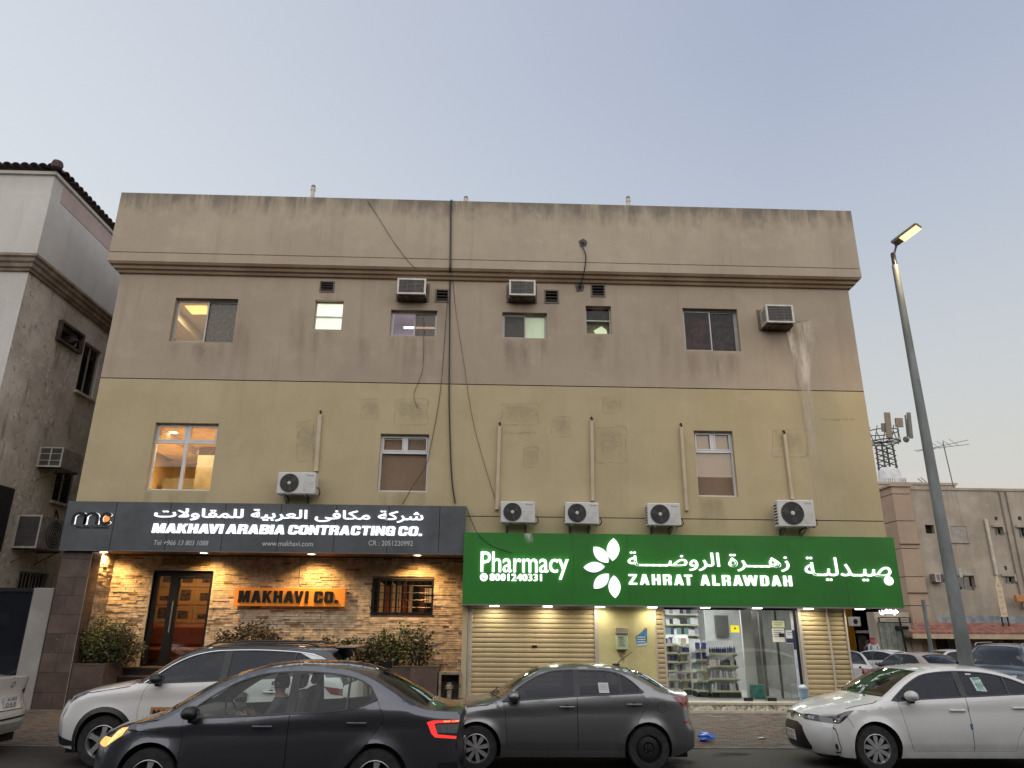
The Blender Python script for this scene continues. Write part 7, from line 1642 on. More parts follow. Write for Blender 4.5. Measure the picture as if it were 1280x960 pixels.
MB().lathe([(0,0),(.13,0),(.15,.1),(.12,.2),(0,.24)], 'z', 12, (XLB+.3,-.35,13.47)).build('corner_cap', m_tile, lbn, True)
for i, (a, b_, c, d) in enumerate(SH[:2]+SH[3:]):
    mb = MB(); t_ = .05; X = XLB-.14
    mb.box(X,X+.06,a,b_,d-t_,d); mb.box(X,X+.06,a,b_,c,c+t_); mb.box(X,X+.06,a,a+t_,c+t_,d-t_); mb.box(X,X+.06,b_-t_,b_,c+t_,d-t_); mb.box(X+.001,X+.059,(a+b_)/2-.025,(a+b_)/2+.025,c+t_,d-t_)
    w = mb.build('window', M('old_frame_grey', (.25,.24,.22), .6, var=.15), lbn)
    MB().box(X+.02, X+.03, a+t_, b_-t_, c+t_, d-t_).build('pane', glass('dark_alley_glass', (.3,.3,.3), ior=1.2), w)
    MB().box(X-.05, X-.04, a, b_, c, d).build('window_back', m_dark, w)
    if i == 2:
        for k in range(9): MB().tube([(XLB-.02,a+.07+k*.145,c+.02),(XLB-.02,a+.07+k*.145,d-.02)], .016, 6).build('bar', M('grille_grey', (.2,.19,.18), .6), w)
    MB().box(XLB-.001, XLB+.10, a-.08, b_+.08, c-.07, c-.001).build('sill', m_peel, w)
a, b_, c, d = SH[2]; mb = MB()
for y0, y1, z0, z1 in ((a-.06,b_+.06,d,d+.07),(a-.06,b_+.06,c-.07,c),(a-.06,a,c,d),(b_,b_+.06,c,d)): mb.box(XLB-.05, XLB+.12, y0, y1, z0, z1)
mb.build('wooden_opening_frame', M('old_wood', (.075,.055,.042), .9, var=.3), lbn); MB().box(XLB-.24, XLB-.23, a, b_, c, d).build('opening_back', m_dark, lbn)
crumple('rag_bundle', XLB-.03, 2.35, 9.42, .16, M('dark_rag', (.05,.035,.028), .95), 'dark bundle stuffed in the framed opening of the left building', 'rag', 1., 9)
# units on the side wall
def side_unit(y0, y1, z0, z1, out_, label, win=True):
    g = empty('window_air_conditioner' if win else 'outdoor_unit', (XLB, y0, z0), 0, label, 'air conditioner'); w = y1-y0; h = z1-z0
    cm = M('old_casing_grey', (.24,.22,.20), .7, var=.2, scale=6)
    MB().bevbox(0, out_, 0, w, 0, h, .012).build('casing', cm, g)
    MB().box(.06, out_-.05, -.006, .002, .06, h-.05).build('end_grille', M('old_grille', (.07,.065,.06), .8), g)
    if win:
        fm = M('pale_frame', (.50,.48,.45), .6); mb = MB()
        mb.box(-.0, out_+.008, -.02, -.007, 0, .035); mb.box(0, out_+.008, -.02, -.007, h-.035, h); mb.box(0, .03, -.02, -.007, .035, h-.035); mb.box(out_-.028, out_+.008, -.02, -.007, .035, h-.035); mb.box(out_*.5-.015, out_*.5+.015, -.02, -.007, .035, h-.035); mb.build('front_frame', fm, g)
        for k in range(1, 3): MB().box(.03, out_-.028, -.016, -.008, h*k/3-.008, h*k/3+.008).build('louvre', fm, g)
    else:
        MB().lathe([(.36,.0),(.36,.012),(.33,.014),(.32,.004),(0,.004)], 'x', 28, (out_+.001, w*.55, h*.5)).build('fan_guard', M('old_grille', (.07,.065,.06), .8), g)
        mb = MB()
        for k in range(4): rr = .08*(k+1); mb.lathe([(rr-.005,.02),(rr+.005,.02),(rr+.005,.026),(rr-.005,.026),(rr-.005,.02)], 'x', 24, (out_, w*.55, h*.5))
        mb.build('guard_ring', M('old_casing_light', (.35,.33,.30), .6), g)
        mb = MB(); mb.box(0, .05, -.016, -.006, 0, h); mb.box(out_-.04, out_+.0, -.016, -.006, 0, h); mb.box(.05, out_-.04, -.016, -.006, h-.04, h); mb.box(.05, out_-.04, -.016, -.006, 0, .04); mb.build('front_frame', M('pale_frame', (.50,.48,.45), .6), g)
    for yy_ in (.1, w-.1): mb = MB(); mb.tube([(0,yy_,-.02),(out_,yy_,-.02)], .018, 5); mb.tube([(0,yy_,-.35),(out_*.9,yy_,-.02)], .015, 5); mb.build('bracket', M('rusty_bracket', (.11,.075,.05), .85, scale=9, var=.35), g)
    return g
side_unit(2.05, 3.0, 5.86, 6.40, .62, 'old window air conditioner with a pale gridded end on the left building side wall')
side_unit(1.75, 2.9, 3.72, 4.55, .62, 'big weathered outdoor unit low on the left building side wall', False)
mb = MB(); mb.tube([(XLB+.02,3.3,4.9),(XLB+.02,3.9,4.2),(XLB+.02,3.25,4.22),(XLB+.02,3.3,4.9)], .02, 5); tag(mb.build('bent_bracket', m_black), 'triangular bent iron bracket on the side wall of the left building', 'bracket')
yb = PX(20,611,XLB+.25)
bb = empty('black_sign_box', (0,0,0), 0, 'black projecting sign box at the extreme left below the white building corner', 'sign')
MB().bevbox(-20, XLB+.25, -1.6, yb[0], PX(2,690,XLB+.25)[1], yb[1], .02).build('box', M('black_panel', (.008,.009,.011), .35, var=.1), bb)
MB().box(XLB+.251, XLB+.256, -1.2, -1.18, PX(2,690,XLB+.25)[1]+.02, yb[1]-.02).build('joint', m_dark, bb)
# alley gate and the pale post
zg = P(45,735,-.05)[1]
ag = empty('alley_gate', (0,0,0), 0, 'tall glossy black gate closing the alley between the two buildings', 'gate'); xg1 = P(45,735,-.05)[0]-.0
blkg = M('glossy_black_panel', (.008,.011,.016), .08, 0, var=.15, coat=1.)
for k in range(5):
    a_ = xg1-.05-.95*(k+1); box('gate_panel', a_+.01, a_+.94, -.03, .0, .55, zg-.08, blkg, ag)
box('top_rail', xg1-5, xg1, -.08, .03, zg-.079, zg, m_black, ag); box('bottom_rail', xg1-5, xg1, -.08, .03, -.05, .54, m_black, ag)
for k in range(5): box('stile', xg1-.05-.95*k-.0, xg1-.95*k, -.075, .028, .541, zg-.08, m_black, ag)
tag(MB().bevbox(xg1+.004, XL-.03, -.13, .25, -.1, zg, .01).build('pale_post', plaster('pale_post_render', (.34,.33,.31), (.24,.22,.2), (.40,.39,.37), streak=.8)), 'pale grey rendered post between the black gate and the granite pillar', 'post')

# ================================================================ RIGHT BACKGROUND
YB = 24.0
def gzf(y): return -.09-.018*(y+3) if y > -3 else -.09
m_conc = plaster('stained_concrete', (.44,.385,.315), (.33,.28,.225), (.52,.47,.40), streak=.55, seed=6); m_tan = plaster('tan_column_render', (.44,.33,.245), (.38,.28,.205), (.49,.38,.29), streak=.2)
rb = empty('background_building', (0,0,0), 0, 'stained grey concrete building with brown corner column behind the street lamp', 'building')
def rb_rect(tl, br, Y=YB): return acr(tl, br, Y)
xc0, xc1 = P(1119,640,YB-.35)[0], P(1142,640,YB-.35)[0]; ztb = P(1200,613,YB)[1]
HB = [rb_rect((1156,656),(1169,667)), rb_rect((1196,719.5),(1219,738)), rb_rect((1242,659),(1254,669.5)), rb_rect((1272,659.5),(1284,673)), rb_rect((1254,720.5),(1268,730)), rb_rect((1243,646),(1247.5,650.5)), rb_rect((1272,645.5),(1277.5,650.5)), rb_rect((1255,707.5),(1259.5,712.5))]
mb = MB(); holed_wall(mb, xc1, 46, -2, ztb, HB, YB, .3); mb.add([(xc1,YB,ztb),(46,YB,ztb),(46,YB+14,ztb),(xc1,YB+14,ztb)], [(0,1,2,3)]); mb.build('wall', m_conc, rb)
MB().box(xc1+.01, 46, YB-.06, YB+.3, ztb+.001, ztb+.14).build('parapet_cap', m_conc, rb)
box('backing', xc1, 46, YB+.31, YB+.33, -2, ztb-.1, m_dark, rb)
zz = -1.5; k = 0
while zz < ztb:
    h = 1.55; MB().bevbox(xc0, xc1+.02, YB-.35, YB+2.0, zz, min(zz+h-.03, ztb+.1), .02).build('column_block', m_tan, rb); zz += h
MB().box(xc0-.12, xc1+.1, YB-.45, YB+2.1, ztb+.11, ztb+.22).build('column_cap', m_tan, rb)
mb = MB()
for (px, py) in ((1130,680),(1130,741)): z = P(px,py,YB-.4)[1]; mb.box(xc0-.05, xc1+.04, YB-.40, YB-.34, z-.03, z+.03)
mb.build('column_band', M('band_dark', (.10,.065,.05), .8), rb)
X0_ = P(1101,606,YB+6)[0]; MB().box(X0_-6, P(1194,606,YB+6)[0], YB+6, YB+12, 0, P(1150,606,YB+6)[1]).build('roof_room', m_conc, rb)
MB().box(X0_-6, P(1194,606,YB+6)[0]+.1, YB+5.9, YB+12, P(1150,606,YB+6)[1]+.001, P(1150,606,YB+6)[1]+.15).build('roof_room_cap', m_conc, rb)
for i, r_ in enumerate(HB[1:5]):
    a, b_, c, d = r_; mb = MB(); frame(mb, a, b_, c, d, YB+.1, YB+.16, .05); mb.box((a+b_)/2-.03, (a+b_)/2+.03, YB+.1, YB+.16, c+.05, d-.05); w = mb.build('window', M('old_frame_grey', (.25,.24,.22), .6, var=.15), rb)
    box('pane', a+.05, b_-.05, YB+.125, YB+.13, c+.05, d-.05, glass('dark_bg_glass', (.10,.09,.08), ior=1.5), w)
    mb = MB(); mb.box(a-.12, b_+.12, YB-.12, YB-.002, d+.002, d+.12); mb.box(b_+.002, b_+.12, YB-.12, YB-.002, c+(d-c)*.3, d+.002); mb.build('window_hood', m_conc, w)
a, b_, c, d = rb_rect((1184,656),(1212,679)); mb = MB(); frame(mb, a, b_, c, d, YB-.08, YB-.003, .08); mb.build('blank_panel_frame', m_conc, rb); box('blank_panel', a+.081, b_-.081, YB-.05, YB-.003, c+.081, d-.081, M('pale_board', (.33,.30,.27), .8), rb)
(x0, z0), (x1, z1) = P(1232,649,YB-.1), P(1248,719,YB-.1)
MB().tube([(x0,YB-.1,z0),(x0+.0,YB-.1,z1)], .09, 8).build('down_pipe', m_pvc, rb, True)
for px in (1254,1262): x_ = P(px,640,YB-.06)[0]; MB().tube([(x_,YB-.06,ztb),(x_,YB-.06,3)], .035, 6).build('thin_pipe', M('thin_pipe_grey', (.2,.17,.15), .8), rb)
a, b_, c, d = rb_rect((1168,717),(1183,727.5), YB-.5); g = empty('window_air_conditioner', (a, YB, c), 0, 'small window air conditioner on the background building beside the lamp post', 'air conditioner')
MB().bevbox(0, b_-a, -.5, 0, 0, d-c, .02).build('casing', M('old_casing_grey', (.24,.22,.20), .7, var=.2, scale=6), g); mb = MB(); frame(mb, 0, (b_-a)*.5, 0, d-c, -.53, -.505, .05); mb.build('front_frame', M('pale_frame', (.50,.48,.45), .6), g); box('grille', (b_-a)*.52, (b_-a)-.03, -.52, -.505, .04, d-c-.04, m_grille, g)
# corrugated screen, tiled canopy, ground floor
a, b_, c, d = rb_rect((1173,769.5),(1290,781), YB-1.2); n = 150; vs = []
for k in range(n+1): x_ = a+(46-a)*k/n; yy = YB-1.2+.045*math.sin(k*1.57*2/2); vs += [(x_,yy,c-.3),(x_,yy,d)]
me = bpy.data.meshes.new('corrugated_screen'); me.from_pydata(vs, [], [(2*k,2*k+2,2*k+3,2*k+1) for k in range(n)]); o = link('corrugated_screen', me, M('galvanised_sheet', (.30,.33,.36), .45, .5, var=.25, scale=2), rb); 
zc0, zc1 = P(1200,779.5,YB-1.3)[1], P(1200,795,YB-2.2)[1]; xa = P(1141,795,YB-2.2)[0]
cn = empty('tiled_canopy', (0,0,0), 0, 'low red tiled canopy along the ground floor of the background building', 'canopy')
m_rt = M('red_roof_tile', (.25,.105,.075), .7, var=.22, scale=3)
for r_ in range(3):
    y0 = YB-2.2+r_*.32; zA = zc1+.12+(zc0-zc1-.12)*r_/3; zB = zc1+.12+(zc0-zc1-.12)*(r_+1)/3
    k = 0; x_ = xa+r_*.35
    while x_ < 42 and k < 70:
        MBt = MB(); MBt.add([(x_,y0,zA+.04),(x_+.30,y0,zA+.04),(x_+.30,y0+.34,zB+.02),(x_,y0+.34,zB+.02),(x_,y0,zA-.02),(x_+.30,y0,zA-.02),(x_+.15,y0,zA+.085),(x_+.15,y0+.34,zB+.06)], [(0,6,7,3),(6,1,2,7),(4,5,1,6,0)])
        MBt.build('roof_tile', m_rt, cn, flip=False); x_ += .305; k += 1
MB().box(xa, 46, YB-2.25, YB-2.15, zc1-.14, zc1+.09).build('fascia', M('cream_fascia', (.48,.36,.24), .8, var=.1), cn); MB().box(xa+.1, 46, YB-2.14, YB-.01, zc1-.10, zc1+.0).build('ceiling', M('canopy_ceiling', (.2,.15,.11), .9), cn)
for x_ in (xa+.6, xa+3.6, xa+9, xa+14): box('canopy_post', x_, x_+.5, YB-1.0, YB-.01, -2, zc1-.11, m_tan, cn)
for (p0, p1) in (((1164,797),(1190,835)),((1205,800),(1225,835)),((1255,800),(1272,835))):
    a, b_, c, d = rb_rect(p0, p1, YB-.03); box('dark_doorway', a, b_, YB-.03, YB-.004, -1.2, d, M('doorway_brown', (.05,.035,.028), .8, var=.3), rb)
# sign boards on the facade
a, b_, c, d = rb_rect((1243,729.5),(1259.5,771), YB-1.6); sb = empty('tall_sign_board', (0,0,0), 0, 'tall cream sign board with rows of dark script on posts above the tiled canopy', 'sign')
MB().box(a, b_, YB-1.64, YB-1.58, c, d).build('board', M('cream_board', (.62,.50,.34), .6, var=.08), sb)
ap = [(a+(b_-a)*.2, d), (b_-(b_-a)*.2, d)]+[((a+b_)/2+(b_-a)*.3*math.cos(R_(an)), d+.42*math.sin(R_(an))) for an in range(20, 170, 25)]; MB().prism(ap, YB-1.64, YB-1.58).build('arched_top', M('cream_board', (.62,.50,.34), .6, var=.08), sb)
m_scr = M('brown_script', (.10,.07,.045), .7, var=0)
for k, tx in enumerate(('مطعم','الروضة','مشويات','بخاري','مندي','عصائر')):
    tx = ''.join(ch if ch in _AR else 'ل' for ch in tx); zt_ = d-(d-c)*(k+.25)/6; lettering(shape_ar(tx), a+.09, b_-.09, zt_-.11, zt_, YB-1.645, 0, m_scr if k != 3 else M('rust_script', (.28,.10,.05), .7, var=0), sb)
for x_ in (a+.05, b_+.0): MB().box(x_-.03, x_+.03, YB-1.6, YB-1.54, c-.6, c+.3).build('post', m_black, sb)
a, b_, c, d = rb_rect((1268,743.5),(1290,752.5), YB-.6); ob = empty('orange_sign_board', (0,0,0), 0, 'orange sign board cut by the right edge of the picture', 'sign'); MB().bevbox(a, b_, YB-.7, YB-.5, c, d, .02).build('board', M('orange_sign_face', (.50,.20,.07), .5, var=.15), ob); MB().box(a+.4, b_, YB-.7, YB-.55, c-.25, c-.01).build('lower_board', M('cream_board', (.62,.50,.34), .6, var=.08), ob)
# shops further left behind: yellow front, doorway, tin door shop with a lit sign
YC = 30.0
ys_ = empty('corner_shop_building', (0,0,0), 0, 'low row of shops behind with yellow front and pale tin door', 'building')
def sec(px0, px1, m, name='wall', z0=-2, pyt=740, Y=YC, dep=6): a = P(px0,800,Y)[0]; b_ = P(px1,800,Y)[0]; return box(name, a, b_-.005, Y, Y+dep, z0, P(px0,pyt,Y)[1], m, ys_)
sec(990, 1050, m_tan); sec(1050.1, 1056, M('lit_shop_interior', (.9,.7,.4), .6, emis=(1.,.75,.42), es=.7), 'lit_front'); sec(1056.1, 1069.5, M('yellow_front', (.55,.28,.02), .6, var=.1, emis=(1.,.5,.02), es=.08), 'yellow_front'); sec(1069.6, 1089, m_tan); sec(1089.1, 1092, m_black, 'dark_pipe', Y=YC-.1); sec(1092.1, 1096, m_tan); sec(1096.1, 1110, m_conc, 'wall')
YD = YB-.9
sec(1097, 1141, m_conc, 'wall', pyt=765, Y=YD, dep=.8)
a, b_, c, d = acr((1072,794),(1088,830), YC-.05); box('doorway', a, b_, YC-.05, YC-.01, -2, d, M('doorway_brown', (.05,.035,.028), .8, var=.3), ys_)
a, b_, c, d = acr((1072,788),(1089,791.5), YC-.3); box('lintel', a, b_, YC-.3, YC-.01, c, d, m_conc, ys_)
a, b_, c, d = acr((1098,777),(1134,836), YD-.1); m_tin = M('grey_green_tin', (.25,.265,.235), .6, .2, var=.2, scale=2)
for k in range(4): box('door_panel', a+(b_-a)*k/4+.01, a+(b_-a)*(k+1)/4-.01, YD-.12, YD-.02, -2, d, m_tin, ys_)
MB().tube([(a+1.2,YD-.5,-1.2),(a+.95,YD-.5,d+.2)], .05, 6).build('thin_post', m_black, ys_)
box('wall_lamp', a+.85, a+1.5, YD-.3, YD-.13, d-.4, d-.22, m_black, ys_); 
a, b_, c, d = acr((1064,771),(1077,783), YC-.6); g = empty('outdoor_unit', ((a+b_)/2, YC, c), 0, 'pale outdoor unit beside the yellow shop front in the background', 'air conditioner'); MB().bevbox(-(b_-a)/2, (b_-a)/2, -.6, -.1, 0, d-c, .03).build('casing', m_sac, g); MB().lathe([(.15,-.61),(.12,-.62),(0,-.615)], 'y', 18, (-.06,0,(d-c)/2)).build('fan_guard', m_fan, g)
ls = empty('lit_shop_sign', (0,0,0), 0, 'small glowing white script sign above the pale tin door in the background', 'sign'); a, b_, c, d = acr((1097.5,759.5),(1122.5,769), YD-.4)
lettering(shape_ar('حلويـات العـرب'), a, b_, c, d, YD-.45, .05, emit('lit_far_letter', (1.,.97,.9), 3.2), ls, offset=.02)
mb = MB(); frame(mb, a-.1, b_+.6, c-.40, c-.1, YD-.5, YD-.42, .05); mb.box(a+.3, b_+.5, YD-.5, YD-.42, c-.26, c-.23); mb.build('sign_frame', m_black, ls)
(x0, z0), (x1, z1) = P(1157,750,16), P(1169,842,16); tp = empty('thin_post', (x1, 16, gzf(16)), 0, 'slim dark grey post standing before the tiled canopy', 'post'); MB().lathe([(.085,0),(.085,z0-gzf(16)),(0,z0-gzf(16))], 'z', 10).build('shaft', m_pole, tp, True); MB().box(-.15,.15,-.15,.15,0,.03).build('foot', m_pole, tp)
# roof antennas
am = M('antenna_grey', (.10,.10,.10), .7, .3, var=.1); YT = 60.; ts = YT+17.2
tw = empty('cell_tower', (P(1112,600,YT)[0], YT, 0), 0, 'lattice phone mast with tall pale panel antennas rising behind the building corner', 'antenna mast')
xz = lambda px, py: (P(px,py,YT)[0]-tw.location.x, P(px,py,YT)[1])
zb_, zt_ = xz(1112,604)[1], xz(1110,522)[1]; mb = MB(); w_ = .75
for sx1 in (-1,1):
    for sy1 in (-1,1): mb.tube([(sx1*w_,sy1*w_,zb_-4),(sx1*w_*.8,sy1*w_*.8,zt_-3.2)], .10, 6)
for k in range(7):
    z0 = zb_+(zt_-3.4-zb_)*k/7; z1 = zb_+(zt_-3.4-zb_)*(k+1)/7
    for sy1 in (-1,1): mb.tube([(-w_,sy1*w_,z0),(w_,sy1*w_,z1)], .05, 5); mb.tube([(w_,sy1*w_,z0),(-w_,sy1*w_,z1)], .05, 5)
    for sx1 in (-1,1): mb.tube([(sx1*w_,-w_,z0),(sx1*w_,w_,z1)], .05, 5)
mb.build('lattice', am, tw)
mb = MB(); zp = xz(1112,553)[1]
for a_ in range(12): mb.tube([(1.7*math.cos(a_*.5236),1.7*math.sin(a_*.5236),zp),(1.7*math.cos((a_+1)*.5236),1.7*math.sin((a_+1)*.5236),zp)], .07, 5); mb.tube([(1.7*math.cos(a_*.5236),1.7*math.sin(a_*.5236),zp+1.2),(1.7*math.cos((a_+1)*.5236),1.7*math.sin((a_+1)*.5236),zp+1.2)], .06, 5); mb.tube([(1.7*math.cos(a_*.5236),1.7*math.sin(a_*.5236),zp-.2),(1.7*math.cos((a_+.6)*.5236),1.7*math.sin((a_+.6)*.5236),zp+1.6)], .05, 5); mb.tube([(0,0,zp),(1.7*math.cos(a_*.5236),1.7*math.sin(a_*.5236),zp)], .05, 5)
mb.build('platform', am, tw)
pcm = M('antenna_panel_cream', (.24,.19,.14), .6, var=.1); pcg = M('antenna_panel_grey', (.16,.16,.145), .6, var=.1)
for (px, pyt, pyb, m_, yy, w_) in ((1097,521.5,552,pcm,-1.7,.32),(1100,526,545,pcg,-1.2,.2),(1112,528,539,pcm,-1.75,.42),(1124.5,521,552,pcg,-1.5,.2),(1127,527,548,pcg,-.8,.14),(1120.5,524,536,pcg,-1.7,.06),(1094,534,544,pcg,-1.6,.22)):
    x_, zt1 = xz(px,pyt); _, zb1 = xz(px,pyb); o = MB().bevbox(-w_, w_, -.12, .12, 0, zt1-zb1, .04).build('panel_antenna', m_, tw); o.location = (x_, yy, zb1); o.rotation_euler = (R_(6), 0, 0)
MB().lathe([(0,0),(.32,.1),(.35,.2)], 'y', 16, (xz(1122,554)[0], -1.9, xz(1122,554)[1])).build('dish', am, tw)
wt = empty('roof_water_tank', (P(1111,590,34)[0], 34, P(1111,604,34)[1]-.4), 0, 'ribbed grey-white water tank on the roof below the phone mast', 'tank'); tw2 = (P(1124,590,34)[0]-P(1098,590,34)[0])/2; th = P(1111,584,34)[1]-P(1111,604,34)[1]+.4
MB().lathe([(tw2,0),(tw2*1.03,th*.3),(tw2*.98,th*.45),(tw2,th*.6),(tw2*.9,th*.85),(tw2*.5,th*.97),(0,th)], 'z', 20).build('shell', M('tank_grey', (.62,.62,.63), .6, var=.1), wt, True)
for k in range(10): MB().box(-tw2+.05+k*tw2*.2, -tw2+.13+k*tw2*.2, -tw2-.06, -tw2+.3, 0, th*.4).build('rib', M('tank_grey', (.62,.62,.63), .6, var=.1), wt)
YA = YB+4; ta = empty('roof_aerial', (P(1192,604,YA)[0], YA, P(1192,612,YA)[1]), 0, 'thin yagi television aerial leaning over the background roof', 'antenna')
a0 = Vector((0,0,0)); px_z = lambda px, py: Vector((P(px,py,YA)[0]-ta.location.x, 0, P(px,py,YA)[1]-ta.location.z))
mb = MB(); mb.tube([px_z(1192,606)-Vector((0,0,1)), px_z(1178.5,552)], .03, 6); mb.build('mast', am, ta)
mb = MB(); mb.tube([px_z(1146,564.5), px_z(1210,550)], .018, 5); mb.tube([px_z(1148,561)+Vector((0,.5,0)), px_z(1211,555.5)], .018, 5)
mb.build('boom', am, ta)
for px in (1164,1170,1177,1184,1192): p_ = px_z(px, 560-(px-1160)*.2); mb = MB(); mb.tube([p_+Vector((0,-.4,-.25)), p_+Vector((0,.4,.35))], .014, 5); mb.build('element', am, ta)
mb = MB(); 
for (q0, q1) in (((1147,598),(1153,603)),((1151,597),(1158,603))): mb.tube([px_z(*q0), px_z(*q1)], .025, 5)
tag(mb.build('roof_rods', am), 'two short iron rods sticking out of the background roof', 'rod').location = ta.location

# ================================================================ STREET OPPOSITE (mirrored in windows and paint)
def opposite(x0, x1, y0, h, m, label, seed):
    q = random.Random(seed); g = empty('opposite_building', (0,0,0), 0, label, 'building'); hs = []
    for fz in range(int((h-1)//3.3)):
        x = x0+1.2
        while x < x1-2: hs.append((x, x+1.3, 1.1+fz*3.3, 2.5+fz*3.3)); x += q.uniform(2.8, 3.6)
    mb = MB(); holed_wall(mb, x0, x1, -.3, h, hs, 0, -.2); v = [(a, y0-b, c) for a, b, c in mb.v]; mb.v = [(a, y0+(b if False else 0)-(.2 if abs(p[1]) > .1 else 0), c) for (a, b, c), p in zip(v, mb.v)]
    mb.add([(x0,y0,h),(x1,y0,h),(x1,y0-10,h),(x0,y0-10,h),(x0,y0,-.3),(x0,y0-10,-.3),(x1,y0,-.3),(x1,y0-10,-.3)], [(0,1,2,3),(0,3,5,4),(1,6,7,2)]); mb.build('wall', m, g)
    mb = MB()
    for a, b_, c, d in hs: mb.box(a, b_, y0-.21, y0-.19, c, d)
    mb.build('window_panes', glass('opp_glass', (.05,.05,.06), ior=1.6, solid=.6), g)
m_opd = M('grey_opposite_render', (.13,.115,.10), .9, var=.15, scale=.5)
opposite(-60, -16, -34, 12.5, m_opd, 'brown block of flats across the street behind the viewer at the left', 1)
opposite(-15, 12, -33, 14.5, M('brown_opposite_render', (.13,.10,.08), .9, var=.15, scale=.6), 'tall brown block of flats straight across the street behind the viewer', 2)
opposite(13, 55, -35, 12.5, m_opd, 'grey block of flats across the street behind the viewer at the right', 3)

# ================================================================ DISTANT CARS
import copy as _copy
def variant(base, **k):
    s = _copy.deepcopy({a: b for a, b in base.items() if a not in ('f',) and not isinstance(b, bpy.types.Material) and a not in ('side_patches','front_patches','rear_patches','top_patches')})
    for a, b in base.items():
        if isinstance(b, bpy.types.Material): s[a] = b
    s.update(k); s['sp'] = .10; return s
beige = paint('beige_paint', (.42,.37,.32), .2, .4); bkp = paint('black_van_paint', (.012,.012,.013), .2, .3)
def tails(z0, z1): return [([(.5,z0),(1,z0),(1,z1),(.55,z1)], c_red, 'tail_light', .006), ([(-1,z0),(-.5,z0),(-.55,z1),(-1,z1)], c_red, 'tail_light', .006)]
def place_far(s, px, py, Y, rz, ref='tail'):
    """rest the car on the side road with its near corner under a measured spot"""
    g = make_car(s); z = gzf(Y); X = P(px, py, Y)[0]; g.rotation_euler = (0, 0, rz); return g, X, z
v1 = variant(suv, name='white_hatchback', label='white hatchback seen from behind beside the right corner of the building', paint=wht, roof_paint=wht, chrome=False, group='cars parked in the side street', H=0)
v1['zt'] = [(a, b*.92+.04) for a, b in suv['zt']]; v1['ze'] = [(a, b*.92+.04) for a, b in suv['ze']]; v1['dlo_top'] = [(a, b*.92+.04) for a, b in suv['dlo_top']]; v1['dlo_bot'] = [(a, b*.92+.04) for a, b in suv['dlo_bot']]; v1['zb'] = [(a, b*.92+.04) for a, b in suv['zb']]
v1['side_patches'] = {0: [([(4.15,1.16),(4.65,1.12),(4.65,.95),(4.35,1.0)], c_red, 'tail_light')]}; v1['rear_patches'] = tails(.95, 1.1)+[([(-.5,.72),(.5,.72),(.5,.9),(-.5,.9)], c_plate, 'plate_panel', .006), ([(-1,.34),(1,.34),(1,.52),(-1,.52)], c_black, 'bumper_lower', .006)]; v1['front_patches'] = []
def setcar(g, s, px, Y, deg, k=.55):
    a_ = R_(deg); X = P(px, 815, Y)[0]; g.rotation_euler = (0, 0, a_); g.location = (X-s['L']*k*math.cos(a_), Y-s['L']*k*math.sin(a_), gzf(Y))
g = make_car(v1); X = P(1099,830,4.6)[0]; g.rotation_euler = (0,0,R_(-90)); g.location = (X-.90, 4.6+4.66, gzf(7))
v2 = variant(cor, name='white_saloon', label='white saloon parked at an angle between the hatchback and the beige saloon', group='cars parked in the side street'); v2['side_patches'] = {0: [([(4.1,1.05),(4.62,1.03),(4.62,.86),(4.3,.9)], c_red, 'tail_light')]}; v2['rear_patches'] = tails(.86, 1.02)
g = make_car(v2); setcar(g, v2, 1106, 17, -62)
v3 = variant(kia, name='beige_saloon', label='beige saloon seen from behind with a red tail lamp, right of the white saloon', paint=beige, group='cars parked in the side street'); v3['side_patches'] = {0: [([(3.9,1.03),(4.3,1.0),(4.3,.83),(4.1,.88)], c_rl, 'tail_light')]}; v3['rear_patches'] = tails(.84, 1.0)+[([(-.25,.72),(.25,.72),(.25,.84),(-.25,.84)], c_plate, 'plate_panel', .006)]
g = make_car(v3); setcar(g, v3, 1145, 10.5, -80)
v4 = variant(cor, name='white_saloon', label='white saloon in side view beyond the beige saloon, left of the lamp post', group='cars parked in the side street'); v4['side_patches'] = {}
g = make_car(v4); setcar(g, v4, 1188, 20, 8)
v5 = variant(suv, name='black_van', label='black people carrier with roof rails behind the white right-hand sedan', paint=bkp, roof_paint=bkp, cat='van', chrome=False); v5['side_patches'] = {}; v5['front_patches'] = [([(-.7,.5),(.7,.5),(.7,.9),(-.7,.9)], c_black, 'grille', .004), ([(.7,.92),(1,.94),(1,1.0),(.7,.97)], c_hl, 'headlight', .005), ([(-1,.94),(-.7,.92),(-.7,.97),(-1,1.0)], c_hl, 'headlight', .005)]
for kk in ('zt','ze','dlo_top'): v5[kk] = [(a, b+(.04 if b > 1.3 else 0)) for a, b in suv[kk]]
g = make_car(v5); setcar(g, v5, 1252, 5.5, 42, .5)
for s_1 in (-1,1): MB().tube([(2.0,s_1*.60,1.72),(2.2,s_1*.605,1.80),(3.8,s_1*.60,1.80),(4.1,s_1*.59,1.72)], .02, 6).build('roof_rail', M('rail_silver', (.35,.34,.33), .3, .8, var=0), g)

